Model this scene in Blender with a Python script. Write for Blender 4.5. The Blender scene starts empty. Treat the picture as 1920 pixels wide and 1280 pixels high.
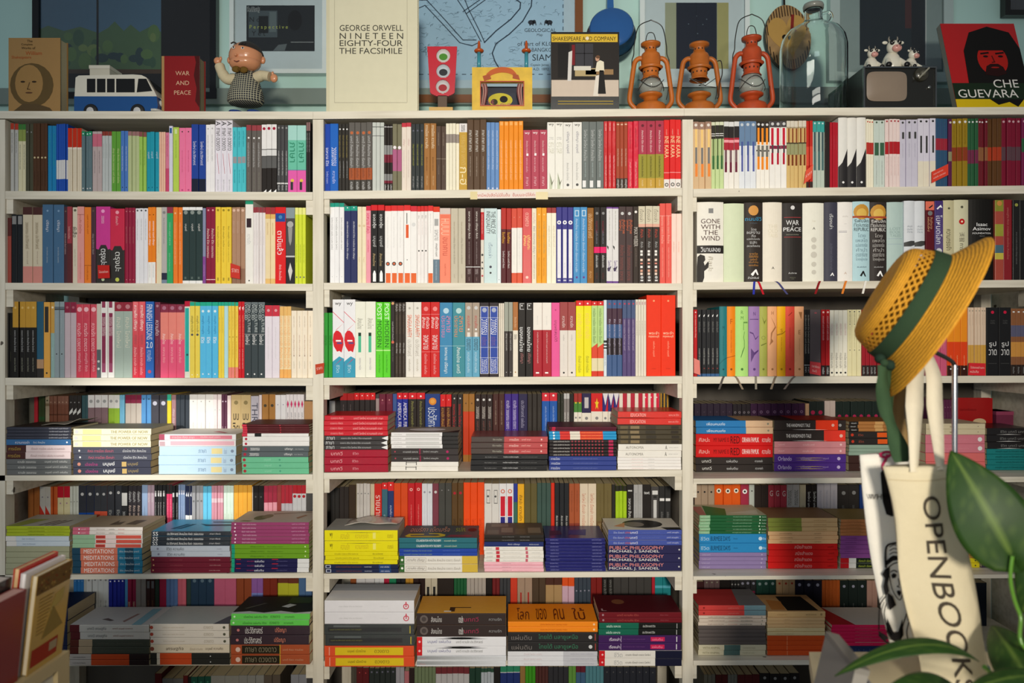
import bpy, math, random, re, colorsys
from mathutils import Vector, Matrix
random.seed(7)
scene = bpy.context.scene
COL = scene.collection
PI = math.pi
# ---------------------------------------------------------------- camera
CAM_D, CAM_Z, FPX = 2.10, 1.25, 1400.0      # distance to the shelf front (m), height (m), focal length (px)
cam_data = bpy.data.cameras.new('camera')
cam_data.sensor_width = 36.0
cam_data.lens = FPX / 1920 * 36.0
cam_data.clip_start = 0.05
cam_data.dof.use_dof = True
cam_data.dof.focus_distance = CAM_D + 0.02
cam_data.dof.aperture_fstop = cam_data.lens / 9.0
cam = bpy.data.objects.new('camera', cam_data)
cam.location = (0, -CAM_D, CAM_Z)
cam.rotation_euler = (PI / 2, 0, 0)
COL.objects.link(cam)
scene.camera = cam
# ---------------------------------------------------------------- world and lights
world = bpy.data.worlds.new('world')
scene.world = world
world.use_nodes = True
wbg = world.node_tree.nodes['Background']
wbg.inputs['Color'].default_value = (0.80, 0.90, 1.0, 1)
wbg.inputs['Strength'].default_value = 0.17

def lamp(name, kind, loc, target, energy, color, **kw):
    d = bpy.data.lights.new(name, kind)
    d.energy = energy
    d.color = color
    for k, v in kw.items():
        setattr(d, k, v)
    o = bpy.data.objects.new(name, d)
    o.location = loc
    o.rotation_euler = (Vector(target) - Vector(loc)).to_track_quat('-Z', 'Y').to_euler()
    COL.objects.link(o)
    return o

# added warm spot, source unseen, behind the camera, washing the middle of the shelves
lamp('front_wash_spot', 'SPOT', (0.10, -4.4, 1.72), (0.14, 0, 1.36), 600, (1.0, 0.91, 0.77), spot_size=math.radians(49), spot_blend=1.0, shadow_soft_size=0.22)
# added soft cool fill standing in for the unseen shop window, set low
lamp('cool_window_fill', 'AREA', (-1.9, -3.8, 1.35), (-0.6, 0, 1.15), 24, (0.84, 0.93, 1.0), shape='RECTANGLE', size=1.6, size_y=1.5)
# fluorescent tube across the ceiling behind the camera
lamp('fluorescent_tube', 'AREA', (0.2, -2.9, 2.7), (0.2, 0, 1.3), 8, (1.0, 0.97, 0.88), shape='RECTANGLE', size=1.5, size_y=0.12)
# narrow shaft of daylight on the piles at the left
lamp('daylight_shaft', 'SPOT', (-2.3, -2.7, 1.95), (-1.07, 0.0, 0.955), 330, (1.0, 0.97, 0.9), spot_size=math.radians(9.5), spot_blend=0.85, shadow_soft_size=0.02)
# ---------------------------------------------------------------- colour management
scene.view_settings.view_transform = 'Standard'
scene.view_settings.look = 'None'
scene.view_settings.gamma = 1.0
scene.view_settings.use_curve_mapping = False
scene.view_settings.exposure = 0.0
scene.cycles.max_bounces = 8
scene.cycles.transparent_max_bounces = 8
scene.cycles.caustics_reflective = False
scene.cycles.caustics_refractive = False
# ================================================================ helpers
def P(px, py, y):
    "the point of the room seen at pixel (px, py) of the 1920x1280 photo, at depth y"
    d = CAM_D + y
    return Vector(((px - 960) / FPX * d, y, CAM_Z - (py - 640) / FPX * d))

def lin(h):
    h = h.lstrip('#')
    if len(h) == 3:
        h = ''.join(c * 2 for c in h)
    v = [int(h[i:i + 2], 16) / 255 for i in (0, 2, 4)]
    return [x / 12.92 if x <= 0.04045 else ((x + 0.055) / 1.055) ** 2.4 for x in v]

MATS = {}
def new_mat(name):
    m = bpy.data.materials.new(name)
    m.use_nodes = True
    nt = m.node_tree
    return m, nt, nt.nodes, nt.links, nt.nodes['Principled BSDF']

def noise_color(nt, bsdf, rgb, amount, scale, detail=3.0):
    n, l = nt.nodes, nt.links
    tc = n.new('ShaderNodeTexCoord')
    no = n.new('ShaderNodeTexNoise')
    no.inputs['Scale'].default_value = scale
    no.inputs['Detail'].default_value = detail
    l.new(tc.outputs['Object'], no.inputs['Vector'])
    mx = n.new('ShaderNodeMix')
    mx.data_type = 'RGBA'
    mx.inputs[6].default_value = [c * (1 - amount) for c in rgb] + [1]
    mx.inputs[7].default_value = [min(1, c * (1 + amount)) for c in rgb] + [1]
    l.new(no.outputs['Fac'], mx.inputs[0])
    l.new(mx.outputs[2], bsdf.inputs['Base Color'])
    return no, mx

def mat(hexc, kind='paper'):
    key = (hexc, kind)
    if key in MATS:
        return MATS[key]
    m, nt, n, l, b = new_mat(kind + '_' + hexc)
    rgb = lin(hexc)
    MATS[key] = m
    if kind == 'paper':
        noise_color(nt, b, rgb, 0.05, 60)
        b.inputs['Roughness'].default_value = 0.5
        b.inputs['Specular IOR Level'].default_value = 0.16
    elif kind == 'wrap':                        # shrink-wrapped in clear film
        no, mx = noise_color(nt, b, rgb, 0.08, 60)
        b.inputs['Roughness'].default_value = 0.35
        b.inputs['Coat Weight'].default_value = 0.2
        b.inputs['Specular IOR Level'].default_value = 0.2
        b.inputs['Coat Roughness'].default_value = 0.08
        wr = n.new('ShaderNodeTexNoise')
        wr.inputs['Scale'].default_value = 90
        wr.inputs['Detail'].default_value = 4
        bu = n.new('ShaderNodeBump')
        bu.inputs['Strength'].default_value = 0.3
        bu.inputs['Distance'].default_value = 0.004
        l.new(wr.outputs['Fac'], bu.inputs['Height'])
        l.new(bu.outputs['Normal'], b.inputs['Coat Normal'])
    elif kind == 'gloss':
        noise_color(nt, b, rgb, 0.04, 40)
        b.inputs['Roughness'].default_value = 0.22
    elif kind == 'cloth':
        no, mx = noise_color(nt, b, rgb, 0.10, 300)
        b.inputs['Roughness'].default_value = 0.9
        b.inputs['Specular IOR Level'].default_value = 0.15
    elif kind == 'metal':
        noise_color(nt, b, rgb, 0.10, 30)
        b.inputs['Metallic'].default_value = 1.0
        b.inputs['Roughness'].default_value = 0.25
    elif kind == 'rusty':
        no, mx = noise_color(nt, b, rgb, 0.35, 35, 6)
        b.inputs['Roughness'].default_value = 0.45
    else:
        noise_color(nt, b, rgb, 0.05, 30)
        b.inputs['Roughness'].default_value = 0.6
    return m

def mat_pages(hexc='d8cbaa'):
    key = (hexc, 'pages')
    if key in MATS:
        return MATS[key]
    m, nt, n, l, b = new_mat('pages_' + hexc)
    rgb = lin(hexc)
    tc = n.new('ShaderNodeTexCoord')
    mp = n.new('ShaderNodeMapping')
    mp.inputs['Scale'].default_value = (2200, 6, 6)
    l.new(tc.outputs['Object'], mp.inputs['Vector'])
    no = n.new('ShaderNodeTexNoise')
    no.inputs['Scale'].default_value = 1.0
    l.new(mp.outputs['Vector'], no.inputs['Vector'])
    mx = n.new('ShaderNodeMix')
    mx.data_type = 'RGBA'
    mx.inputs[6].default_value = [c * 0.78 for c in rgb] + [1]
    mx.inputs[7].default_value = [min(1, c * 1.1) for c in rgb] + [1]
    l.new(no.outputs['Fac'], mx.inputs[0])
    l.new(mx.outputs[2], b.inputs['Base Color'])
    b.inputs['Roughness'].default_value = 0.85
    MATS[key] = m
    return m

def mat_paintwood(upright=False):
    key = 'paintwood' + ('_upright' if upright else '')
    if key in MATS:
        return MATS[key]
    m, nt, n, l, b = new_mat('white_painted_wood')
    tc = n.new('ShaderNodeTexCoord')
    mp = n.new('ShaderNodeMapping')
    mp.inputs['Scale'].default_value = (22, 22, 1.5) if upright else (1.5, 22, 22)
    l.new(tc.outputs['Object'], mp.inputs['Vector'])
    no = n.new('ShaderNodeTexNoise')
    no.inputs['Scale'].default_value = 3
    no.inputs['Detail'].default_value = 6
    l.new(mp.outputs['Vector'], no.inputs['Vector'])
    cr = n.new('ShaderNodeValToRGB')
    cr.color_ramp.elements[0].position = 0.30
    cr.color_ramp.elements[0].color = lin('cfc7b4') + [1]
    cr.color_ramp.elements[1].position = 0.55
    cr.color_ramp.elements[1].color = lin('e2dbca') + [1]
    l.new(no.outputs['Fac'], cr.inputs['Fac'])
    n2 = n.new('ShaderNodeTexNoise')
    n2.inputs['Scale'].default_value = 26
    n2.inputs['Detail'].default_value = 2
    l.new(tc.outputs['Object'], n2.inputs['Vector'])
    c2 = n.new('ShaderNodeValToRGB')
    c2.color_ramp.elements[0].position = 0.235
    c2.color_ramp.elements[0].color = (0.12, 0.10, 0.08, 1)
    c2.color_ramp.elements[1].position = 0.262
    c2.color_ramp.elements[1].color = (1, 1, 1, 1)
    l.new(n2.outputs['Fac'], c2.inputs['Fac'])
    mx = n.new('ShaderNodeMix')
    mx.data_type = 'RGBA'
    mx.blend_type = 'MULTIPLY'
    mx.inputs[0].default_value = 1.0
    l.new(cr.outputs['Color'], mx.inputs[6])
    l.new(c2.outputs['Color'], mx.inputs[7])
    l.new(mx.outputs[2], b.inputs['Base Color'])
    b.inputs['Roughness'].default_value = 0.5
    bu = n.new('ShaderNodeBump')
    bu.inputs['Strength'].default_value = 0.15
    bu.inputs['Distance'].default_value = 0.002
    l.new(no.outputs['Fac'], bu.inputs['Height'])
    l.new(bu.outputs['Normal'], b.inputs['Normal'])
    MATS[key] = m
    return m

def mat_glass(tint='dfe9e4', rough=0.02):
    key = ('glass', tint, rough)
    if key in MATS:
        return MATS[key]
    m, nt, n, l, b = new_mat('clear_glass')
    b.inputs['Base Color'].default_value = lin(tint) + [1]
    b.inputs['Roughness'].default_value = rough
    b.inputs['Transmission Weight'].default_value = 1.0
    b.inputs['IOR'].default_value = 1.45
    MATS[key] = m
    return m

TEXTS = {}
def text_mesh(s, res=2):
    "outline letters of one line, as (points, faces) with the lower left at 0,0 and cap height about 1"
    key = (s, res)
    if key in TEXTS:
        return TEXTS[key]
    c = bpy.data.curves.new('t', 'FONT')
    c.body = s
    c.resolution_u = res
    o = bpy.data.objects.new('t', c)
    me = o.to_mesh()
    pts = [(v.co.x, v.co.y) for v in me.vertices]
    fs = [tuple(p.vertices) for p in me.polygons]
    o.to_mesh_clear()
    bpy.data.objects.remove(o)
    bpy.data.curves.remove(c)
    if not pts:
        pts, fs = [(0, 0), (1, 0), (0, 1)], [(0, 1, 2)]
    x0 = min(p[0] for p in pts); y0 = min(p[1] for p in pts)
    w = max(p[0] for p in pts) - x0; h = max(p[1] for p in pts) - y0
    r = ([(p[0] - x0, p[1] - y0) for p in pts], fs, w, h)
    TEXTS[key] = r
    return r

def frame(d):
    d = Vector(d).normalized()
    a = Vector((0, 0, 1)) if abs(d.z) < 0.9 else Vector((1, 0, 0))
    u = d.cross(a).normalized()
    return u, d.cross(u).normalized()

class MB:
    "collects faces and links them as ONE mesh object"
    def __init__(s):
        s.v, s.f, s.m, s.mats, s.sm = [], [], [], [], []
    def mi(s, m):
        if m not in s.mats:
            s.mats.append(m)
        return s.mats.index(m)
    def add(s, pts, faces, m, smooth=False):
        b = len(s.v)
        s.v += [tuple(p) for p in pts]
        k = s.mi(m)
        for f in faces:
            s.f.append([b + i for i in f]); s.m.append(k); s.sm.append(smooth)
    def poly(s, pts, m):
        s.add(pts, [list(range(len(pts)))], m)
    def hexa(s, p, m):
        "eight corners: bottom ring then top ring"
        s.add(p, [(3, 2, 1, 0), (4, 5, 6, 7), (0, 1, 5, 4), (1, 2, 6, 5), (2, 3, 7, 6), (3, 0, 4, 7)], m)
    def box(s, a, b, m):
        (x0, y0, z0), (x1, y1, z1) = a, b
        s.hexa([(x0, y0, z0), (x1, y0, z0), (x1, y1, z0), (x0, y1, z0), (x0, y0, z1), (x1, y0, z1), (x1, y1, z1), (x0, y1, z1)], m)
    def prism(s, outline, off, m, m_side=None):
        "closed outline of points, extruded by the vector off"
        n = len(outline); off = Vector(off)
        a = [Vector(p) for p in outline]
        s.poly(a, m)
        s.poly([p + off for p in reversed(a)], m_side or m)
        for i in range(n):
            j = (i + 1) % n
            s.add([a[j], a[i], a[i] + off, a[j] + off], [(0, 1, 2, 3)], m_side or m)
    def tube(s, path, r, m, n=10, closed=False, cap=True):
        path = [Vector(p) for p in path]
        k = len(path)
        rr = r if isinstance(r, (list, tuple)) else [r] * k
        pts = []; u = None
        for i, p in enumerate(path):
            a = path[i - 1] if (i or closed) else p
            c = path[(i + 1) % k] if (i < k - 1 or closed) else p
            d = (c - a).normalized()
            if u is None:
                u, _ = frame(d)
            u = (u - d * u.dot(d)).normalized()
            w = d.cross(u)
            pts += [p + (u * math.cos(t) + w * math.sin(t)) * rr[i] for t in [2 * PI * q / n for q in range(n)]]
        fs = []
        for i in range(k if closed else k - 1):
            j = (i + 1) % k
            for q in range(n):
                q2 = (q + 1) % n
                fs.append((i * n + q, i * n + q2, j * n + q2, j * n + q))
        s.add(pts, fs, m, True)
        if cap and not closed:
            s.add(pts[:n], [list(range(n))[::-1]], m); s.add(pts[-n:], [list(range(n))], m)
    def lathe(s, prof, m, c=(0, 0, 0), n=32, axis=(0, 0, 1), sx=1.0, sy=1.0, closed=False):
        "profile of (radius, height) turned about an axis"
        ax = Vector(axis).normalized()
        if abs(ax.z) > 0.999:
            u, w = Vector((1, 0, 0)), Vector((0, 1, 0))
        else:
            u, w = frame(ax)
        c = Vector(c); pts = []
        for (r, h) in prof:
            for q in range(n):
                t = 2 * PI * q / n
                pts.append(c + ax * h + (u * math.cos(t) * sx + w * math.sin(t) * sy) * max(r, 1e-5))
        fs = []
        k = len(prof)
        for i in range(k if closed else k - 1):
            i2 = (i + 1) % k
            for q in range(n):
                q2 = (q + 1) % n
                fs.append((i * n + q, i * n + q2, i2 * n + q2, i2 * n + q))
        s.add(pts, fs, m, True)
    def ball(s, c, r, m, n=16, k=10, rot=None):
        rx, ry, rz = r if isinstance(r, (tuple, list)) else (r, r, r)
        pts = []
        for i in range(k + 1):
            a = -PI / 2 + PI * i / k
            for q in range(n):
                t = 2 * PI * q / n
                p = Vector((math.cos(a) * math.cos(t) * rx, math.cos(a) * math.sin(t) * ry, math.sin(a) * rz))
                if rot is not None:
                    p = rot @ p
                pts.append(Vector(c) + p)
        fs = []
        for i in range(k):
            for q in range(n):
                q2 = (q + 1) % n
                fs.append((i * n + q, i * n + q2, (i + 1) * n + q2, (i + 1) * n + q))
        s.add(pts, fs, m, True)
    def text(s, t, o, right, up, height, m, width=None, align='l', res=3, squeeze=True):
        "a line of letters: o is the lower left (or centre) point"
        pts, fs, w, h = text_mesh(t, res)
        k = height / max(h, 0.3)
        kx = k
        if width and w * kx > width:
            kx = width / w
            if not squeeze:
                k = kx
        right, up, o = Vector(right), Vector(up), Vector(o)
        sx = -w * kx / 2 if align == 'c' else 0
        s.add([o + right * (p[0] * kx + sx) + up * p[1] * k for p in pts], fs, m)
    def disc(s, c, right, up, r, m, n=20, ry=None):
        right, up, c = Vector(right), Vector(up), Vector(c)
        ry = ry or r
        s.poly([c + right * math.cos(2 * PI * i / n) * r + up * math.sin(2 * PI * i / n) * ry for i in range(n)], m)
    def build(s, name, parent=None, loc=None):
        me = bpy.data.meshes.new(name)
        me.from_pydata(s.v, [], s.f)
        for m in s.mats:
            me.materials.append(m)
        me.polygons.foreach_set('material_index', s.m)
        me.polygons.foreach_set('use_smooth', s.sm)
        me.update()
        o = bpy.data.objects.new(name, me)
        COL.objects.link(o)
        if parent is not None:
            o.parent = parent
        if loc is not None:
            o.location = loc
        return o

def tag(o, label, cat, group=None):
    o['label'] = label
    o['category'] = cat
    if group:
        o['group'] = group
    return o

def thing(name, label, cat, loc=(0, 0, 0), group=None, rot=None):
    o = bpy.data.objects.new(name, None)
    o.empty_display_size = 0.05
    COL.objects.link(o)
    o.location = loc
    if rot:
        o.rotation_euler = rot
    return tag(o, label, cat, group)

def structure(o):
    o['kind'] = 'structure'
    return o

def smooth_path(pts, k=6):
    "Catmull-Rom through the points"
    pts = [Vector(p) for p in pts]
    out = []
    for i in range(len(pts) - 1):
        p0 = pts[max(i - 1, 0)]; p1 = pts[i]; p2 = pts[i + 1]; p3 = pts[min(i + 2, len(pts) - 1)]
        for j in range(k):
            t = j / k
            out.append(0.5 * ((2 * p1) + (p2 - p0) * t + (2 * p0 - 5 * p1 + 4 * p2 - p3) * t * t + (3 * p1 - p0 - 3 * p2 + p3) * t ** 3))
    out.append(pts[-1])
    return out
# ================================================================ the room
def wall_mat():
    m, nt, n, l, b = new_mat('teal_wall_paint')
    no, mx = noise_color(nt, b, lin('b2d6cf'), 0.10, 2.5, 5)
    b.inputs['Roughness'].default_value = 0.6
    return m

mb = MB(); mb.box((-2.6, 0.43, 0), (2.6, 0.50, 3.0), wall_mat())
structure(mb.build('wall_back'))
mb = MB(); mb.box((-2.6, -4.2, -0.05), (2.6, 0.50, 0), mat('5a5048', 'plain'))
structure(mb.build('floor'))
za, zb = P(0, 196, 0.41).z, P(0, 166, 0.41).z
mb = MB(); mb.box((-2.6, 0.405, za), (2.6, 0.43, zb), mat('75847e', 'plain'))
structure(mb.build('trim_1'))  # raised grey band along the whole wall

# ================================================================ the bookcase
D_BACK = 0.40
BAYX = {'L': (10, 586), 'M': (607, 1279), 'R': (1300, 1990)}
# front top edge of every board (left px, right px) and its thickness in px
BOARDS = {
    0: {'L': (208, 209, 14), 'M': (209, 203, 14), 'R': (203, 200, 14)},
    1: {'L': (358, 360, 15), 'M': (358, 352, 15), 'R': (354, 347, 15)},
    2: {'L': (530, 532, 13), 'M': (530, 531, 13), 'R': (529, 524, 14)},
    3: {'L': (708, 709, 14), 'M': (708, 705, 14), 'R': (706, 704, 13)},
    4: {'L': (891, 889, 10), 'M': (886, 881, 12), 'R': (897, 893, 10)},
    5: {'L': (1078, 1074, 9), 'M': (1075, 1071, 10), 'R': (1080, 1076, 7)},
    6: {'L': (1240, 1237, 9), 'M': (1239, 1237, 9), 'R': (1238, 1235, 9)},
    7: {'L': (1425, 1425, 12), 'M': (1425, 1425, 12), 'R': (1425, 1425, 12)},
}
def board_z(row, bay, x):
    "height of the top of a board at world x"
    a, b, th = BOARDS[row][bay]
    x0, x1 = (P(p, 0, 0).x for p in BAYX[bay])
    t = max(0, min(1, (x - x0) / (x1 - x0)))
    return P(0, a + (b - a) * t, 0).z

BC = thing('bookcase', 'long white painted wooden bookcase of three bays packed with books', 'bookcase', (0, 0.2, 0))
PW = mat_paintwood()
def part(mb, name, parent):
    o = mb.build(name, parent)
    o.matrix_parent_inverse = Matrix.Translation(-parent.location)
    return o
for row in BOARDS:
    for bay in 'LMR':
        a, b, th = BOARDS[row][bay]
        px0, px1 = BAYX[bay]
        x0, x1 = P(px0, 0, 0).x, P(px1, 0, 0).x
        if row == 0:
            x0 = {'L': P(-25, 0, 0).x, 'M': P(587, 0, 0).x, 'R': P(1283, 0, 0).x}[bay]
            x1 = {'L': P(586.7, 0, 0).x, 'M': P(1282.7, 0, 0).x, 'R': P(2030, 0, 0).x}[bay]
        elif bay == 'L' and row >= 4:
            x0 = P(-4, 0, 0).x
        zl, zr = P(0, a, 0).z, P(0, b, 0).z
        t = th * CAM_D / FPX
        mb = MB()
        mb.hexa([(x0, 0, zl - t), (x1, 0, zr - t), (x1, D_BACK, zr - t), (x0, D_BACK, zl - t), (x0, 0, zl), (x1, 0, zr), (x1, D_BACK, zr), (x0, D_BACK, zl)], PW)
        part(mb, 'top_board' if row == 0 else 'shelf_board', BC)
POSTS = [(-14, 9.5), (586.5, 606.5), (1279.5, 1299.5), (1990.5, 2012)]
for i, (pa, pb) in enumerate(POSTS):
    xa, xb = P(pa, 0, 0).x, P(pb, 0, 0).x
    zt = min(P(0, 224, 0).z, 9)
    for (ya, yb) in ((0.0, 0.04), (0.36, D_BACK)):
        mb = MB(); mb.box((xa, ya, 0), (xb, yb, zt), mat_paintwood(True))
        part(mb, 'post', BC)
# cleats that carry the boards, nailed along the posts
CLEATS = {1: 27, 2: 32, 3: 27, 4: 26, 5: 26, 6: 26}
CW = {('L', 0): (10, 23), ('L', 1): (573, 586), ('M', 0): (607, 617), ('M', 1): (1271, 1279), ('R', 0): (1300, 1307), ('R', 1): (1977, 1990)}
for row, hpx in CLEATS.items():
    for (bay, side), (pa, pb) in CW.items():
        a, b, th = BOARDS[row][bay]
        y0 = (a, b)[side] + th
        z1 = P(0, y0 + 0.15, 0).z; z0 = P(0, y0 + hpx, 0).z
        xa, xb = P(pa, 0, 0).x, P(pb, 0, 0).x
        if row in (4, 5, 6) and bay == 'M' and side == 1:
            xa = P(1266, 0, 0).x
        mb = MB(); mb.box((xa, 0.004, z0), (xb, 0.15 if row < 3 else 0.36, z1), PW)
        part(mb, 'cleat', BC)
mb = MB(); mb.box((P(-14, 0, 0).x, D_BACK, 0), (P(2012, 0, 0).x, D_BACK + 0.008, P(0, 226, 0).z), mat('4a443c', 'plain'))
part(mb, 'back_panel', BC)
for xa in (P(-40, 0, 0).x - 0.012, P(2030, 0, 0).x):
    mb = MB(); mb.box((xa, 0.0, 0), (xa + 0.012, D_BACK, P(0, 226, 0).z), PW)
    part(mb, 'side_panel', BC)
# ================================================================ books
def book_profile(t, hard):
    if hard:
        B = min(0.12 * t, 0.006)
        us = [-t / 2 + t * i / 8 for i in range(9)]
        f = lambda u: B * (2 * u / t) ** 2
    else:
        e = min(0.0016, t * 0.22)
        us = [-t / 2, -t / 2 + e * 0.4, -t / 2 + e, t / 2 - e, t / 2 - e * 0.4, t / 2]
        f = lambda u: 0.0012 * max(0, (abs(u) - (t / 2 - e)) / e) ** 2
    return us, f

THAI = 'ความทรงจำ|ประวัติศาสตร์|เศรษฐกิจ|สังคมไทย|การเมือง|แผ่นดิน|ปรัชญา|เรื่องเล่า|บทกวี|วรรณกรรม|ความรัก|ชีวิต|โลกใหม่|เมืองไทย|ความคิด|มนุษย์|ศิลปะ|ภาษา|จดหมาย|ดวงดาว'.split('|')
def pseudo(seed, n):
    r = random.Random(seed)
    return ' '.join(r.choice(THAI) for _ in range(n))

def rng(s):
    a, b = s.split('-')
    return float(a) / 100, float(b) / 100

def split_tok(tok):
    "'15-95,40:f00=TEXT' -> (spec, colour, text)"
    spec, _, rest = tok.partition(':')
    c, _, t = rest.partition('=')
    return spec, c, t.replace('_', ' ')

class Book:
    "one kind of book: spine faces -y, foot at z=0, centred on x=0"
    def __init__(s, t, h, depth, body, toks, seed):
        s.t, s.h, s.depth, s.body, s.toks, s.seed = t, h, depth, body, toks, seed
        s.hard = 'H' in toks; s.wrap = 'S' in toks
        s.desc = None; s.ribbons = []
        for k in toks:
            if k[0] == '=':
                s.desc = k[1:].replace('_', ' ')
            elif k[0] == 'k':
                s.ribbons.append(k)
        s.cover_mesh = None
    def pm(s, c):
        return mat(c, 'wrap' if s.wrap else 'paper')
    def build(s):
        t, h, D = s.t, s.h, s.depth
        us, f = book_profile(t, s.hard)
        cov = min(0.003 if s.hard else 0.0007, t * 0.12)
        ccol = s.body
        for k in s.toks:
            if k[0] == 'c':
                ccol = k[1:]
        mb = MB()
        sp = s.pm(s.body)
        # spine skin, outer and inner, then the two boards
        n = len(us)
        out = [(u, f(u)) for u in us]
        inn = [(u * (1 - 2 * cov / t), f(u) + cov) for u in us]
        pts = [(u, y, 0) for u, y in out] + [(u, y, h) for u, y in out] + [(u, y, 0) for u, y in inn] + [(u, y, h) for u, y in inn]
        fs = []
        for i in range(n - 1):
            fs.append((i, i + 1, n + i + 1, n + i))
            fs.append((3 * n + i, 3 * n + i + 1, 2 * n + i + 1, 2 * n + i))
            fs.append((n + i, n + i + 1, 3 * n + i + 1, 3 * n + i))
            fs.append((2 * n + i, 2 * n + i + 1, i + 1, i))
        mb.add(pts, fs, sp)
        ye = f(t / 2)
        cm = s.pm(ccol)
        mb.box((-t / 2, ye, 0), (-t / 2 + cov, D, h), cm)
        mb.box((t / 2 - cov, ye, 0), (t / 2, D, h), cm)
        lay = [0.00012]
        def up():
            lay[0] += 0.00006
            return lay[0]
        def rect(z0, z1, u0, u1, c):
            e = up()
            cols = sorted({u0, u1} | {u for u in us if u0 < u < u1})
            p = [(u, f(u) - e, z0) for u in cols] + [(u, f(u) - e, z1) for u in cols]
            k = len(cols)
            mb.add(p, [(i, i + 1, k + i + 1, k + i) for i in range(k - 1)], s.pm(c))
        def poly(pts2, c):
            e = up()
            def clip(q, k, sg):
                out = []
                for i in range(len(q)):
                    a, b = q[i - 1], q[i]
                    ia, ib = sg * (a[0] - k) >= 0, sg * (b[0] - k) >= 0
                    if ia != ib:
                        w = (k - a[0]) / (b[0] - a[0])
                        out.append((k, a[1] + (b[1] - a[1]) * w))
                    if ib:
                        out.append(b)
                return out
            for i in range(len(us) - 1):        # follow the rounded back strip by strip
                q = clip(clip(list(pts2), us[i], 1), us[i + 1], -1)
                if len(q) > 2:
                    mb.add([(u, f(u) - e, z) for u, z in q], [list(range(len(q)))], s.pm(c))
        def letters(pts2, fs2, c):
            e = 0.0007
            mb.add([(u, f(max(-t / 2, min(t / 2, u))) - e, z) for u, z in pts2], fs2, s.pm(c))
        nt = 0
        for tok in s.toks:
            k = tok[0]
            if tok in ('H', 'S') or k in '=ck':
                continue
            spec, c, txt = split_tok(tok[1:])
            if k == 'b':
                a, b = rng(spec)
                rect(h * (1 - b), h * (1 - a), -t / 2 * 0.998, t / 2 * 0.998, c)
            elif k == 'r':
                v, q = spec.split(',')
                a, b = rng(v); u0, u1 = rng(q)
                rect(h * (1 - b), h * (1 - a), t * (u0 - 0.5), t * (u1 - 0.5), c)
            elif k == 'd':
                v = spec.split(',')
                z = h * (1 - float(v[0]) / 100)
                r = t * (float(v[1]) if len(v) > 1 else 45) / 200
                rz = min(r, h * 0.2)
                poly([(r * math.cos(2 * PI * i / 14), z + rz * math.sin(2 * PI * i / 14)) for i in range(14)], c)
            elif k == 'p':
                poly([(t * (float(q.split(',')[0]) / 100 - 0.5), h * (1 - float(q.split(',')[1]) / 100)) for q in spec.split(';')], c)
            elif k == 't':
                v = spec.split(',')
                a, b = rng(v[0])
                H = t * (float(v[1]) if len(v) > 1 else 45) / 100
                L = h * (b - a)
                nt += 1
                if not txt:
                    n_w = max(1, min(5, round(L / (H * 3.3))))
                    txt = pseudo(s.seed * 7 + nt, n_w)
                lines = txt.split('|')
                LH = H / (len(lines) * 1.15 - 0.15)
                for i, ln in enumerate(lines):
                    p2, f2, w, hh = text_mesh(ln, 2 if t < 0.03 else 3)
                    kk = LH / max(hh, 0.6)
                    kl = min(L / w, kk * 1.15)
                    uc = H / 2 - LH - i * LH * 1.15
                    ztop = h * (1 - a)
                    letters([(uc + y * kk, ztop - x * kl) for x, y in p2], f2, c)
            elif k == 'T':
                v, q = spec.split(',')
                a, b = rng(v); u0, u1 = rng(q)
                p2, f2, w, hh = text_mesh(txt, 3)
                kk = t * (u1 - u0) / max(hh, 0.6); kl = h * (b - a) / w
                letters([(t * (u0 - 0.5) + y * kk, h * (1 - a) - x * kl) for x, y in p2], f2, c)
            elif k == 'h':
                v = spec.split(',')
                a, b = rng(v[0])
                W = t * (float(v[1]) if len(v) > 1 else 78) / 100
                lines = txt.split('|')
                LH = h * (b - a) / (len(lines) * 1.25 - 0.25)
                for i, ln in enumerate(lines):
                    p2, f2, w, hh = text_mesh(ln, 3)
                    kk = LH / max(hh, 0.6)
                    kl = min(W / w, kk * 1.2)
                    z = h * (1 - a) - LH - i * LH * 1.25
                    letters([((x - w / 2) * kl, z + y * kk) for x, y in p2], f2, c)
            elif k == 'C':
                # printing on the right hand cover (uppermost when the book lies flat)
                kk = spec[0]
                if kk == 'd':
                    a, b, cx = spec[1:].split(',')
                    z = h * (1 - float(a) / 100); y = D * float(b) / 100; rz, ry = [float(q) for q in cx.split('x')]
                    e = up()
                    mb.poly([(t / 2 + e, y - ry / 100 * D * math.sin(2 * PI * i / 20), z + rz / 100 * h * math.cos(2 * PI * i / 20)) for i in range(20)], mat(c))
                elif kk == 'p':
                    e = up()
                    mb.poly([(t / 2 + e, D * float(q.split(',')[1]) / 100, h * (1 - float(q.split(',')[0]) / 100)) for q in spec[1:].split(';')], mat(c))
                elif kk == 't':
                    v, q = spec[1:].split(',')
                    a, b = rng(v); y0, y1 = rng(q)
                    p2, f2, w, hh = text_mesh(txt, 3)
                    e = 0.001
                    kl = h * (b - a) / w; ky = D * (y1 - y0) / max(hh, 0.6)
                    mb.add([(t / 2 + e, D * y0 + y * ky, h * (1 - a) - x * kl) for x, y in p2], f2, mat(c))
                else:
                    v, q = spec.split(',')
                    a, b = rng(v); y0, y1 = rng(q)
                    e = up()
                    mb.poly([(t / 2 + e, D * y, h * (1 - z)) for z, y in ((a, y0), (b, y0), (b, y1), (a, y1))], mat(c))
        s.mb = mb
        pb = MB()
        ins = 0.003 if s.hard else 0.0008
        pb.box((-t / 2 + cov, max(f(t / 2), f(0)) + cov + 0.0003, ins), (t / 2 - cov, D - ins * 1.2, h - ins), mat_pages('d6c8a4' if (s.seed % 3) else 'cbb992'))
        s.pb = pb
    def place(s, loc, lying=None, rz=0.0):
        return (s, Vector(loc), lying, rz)

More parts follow.
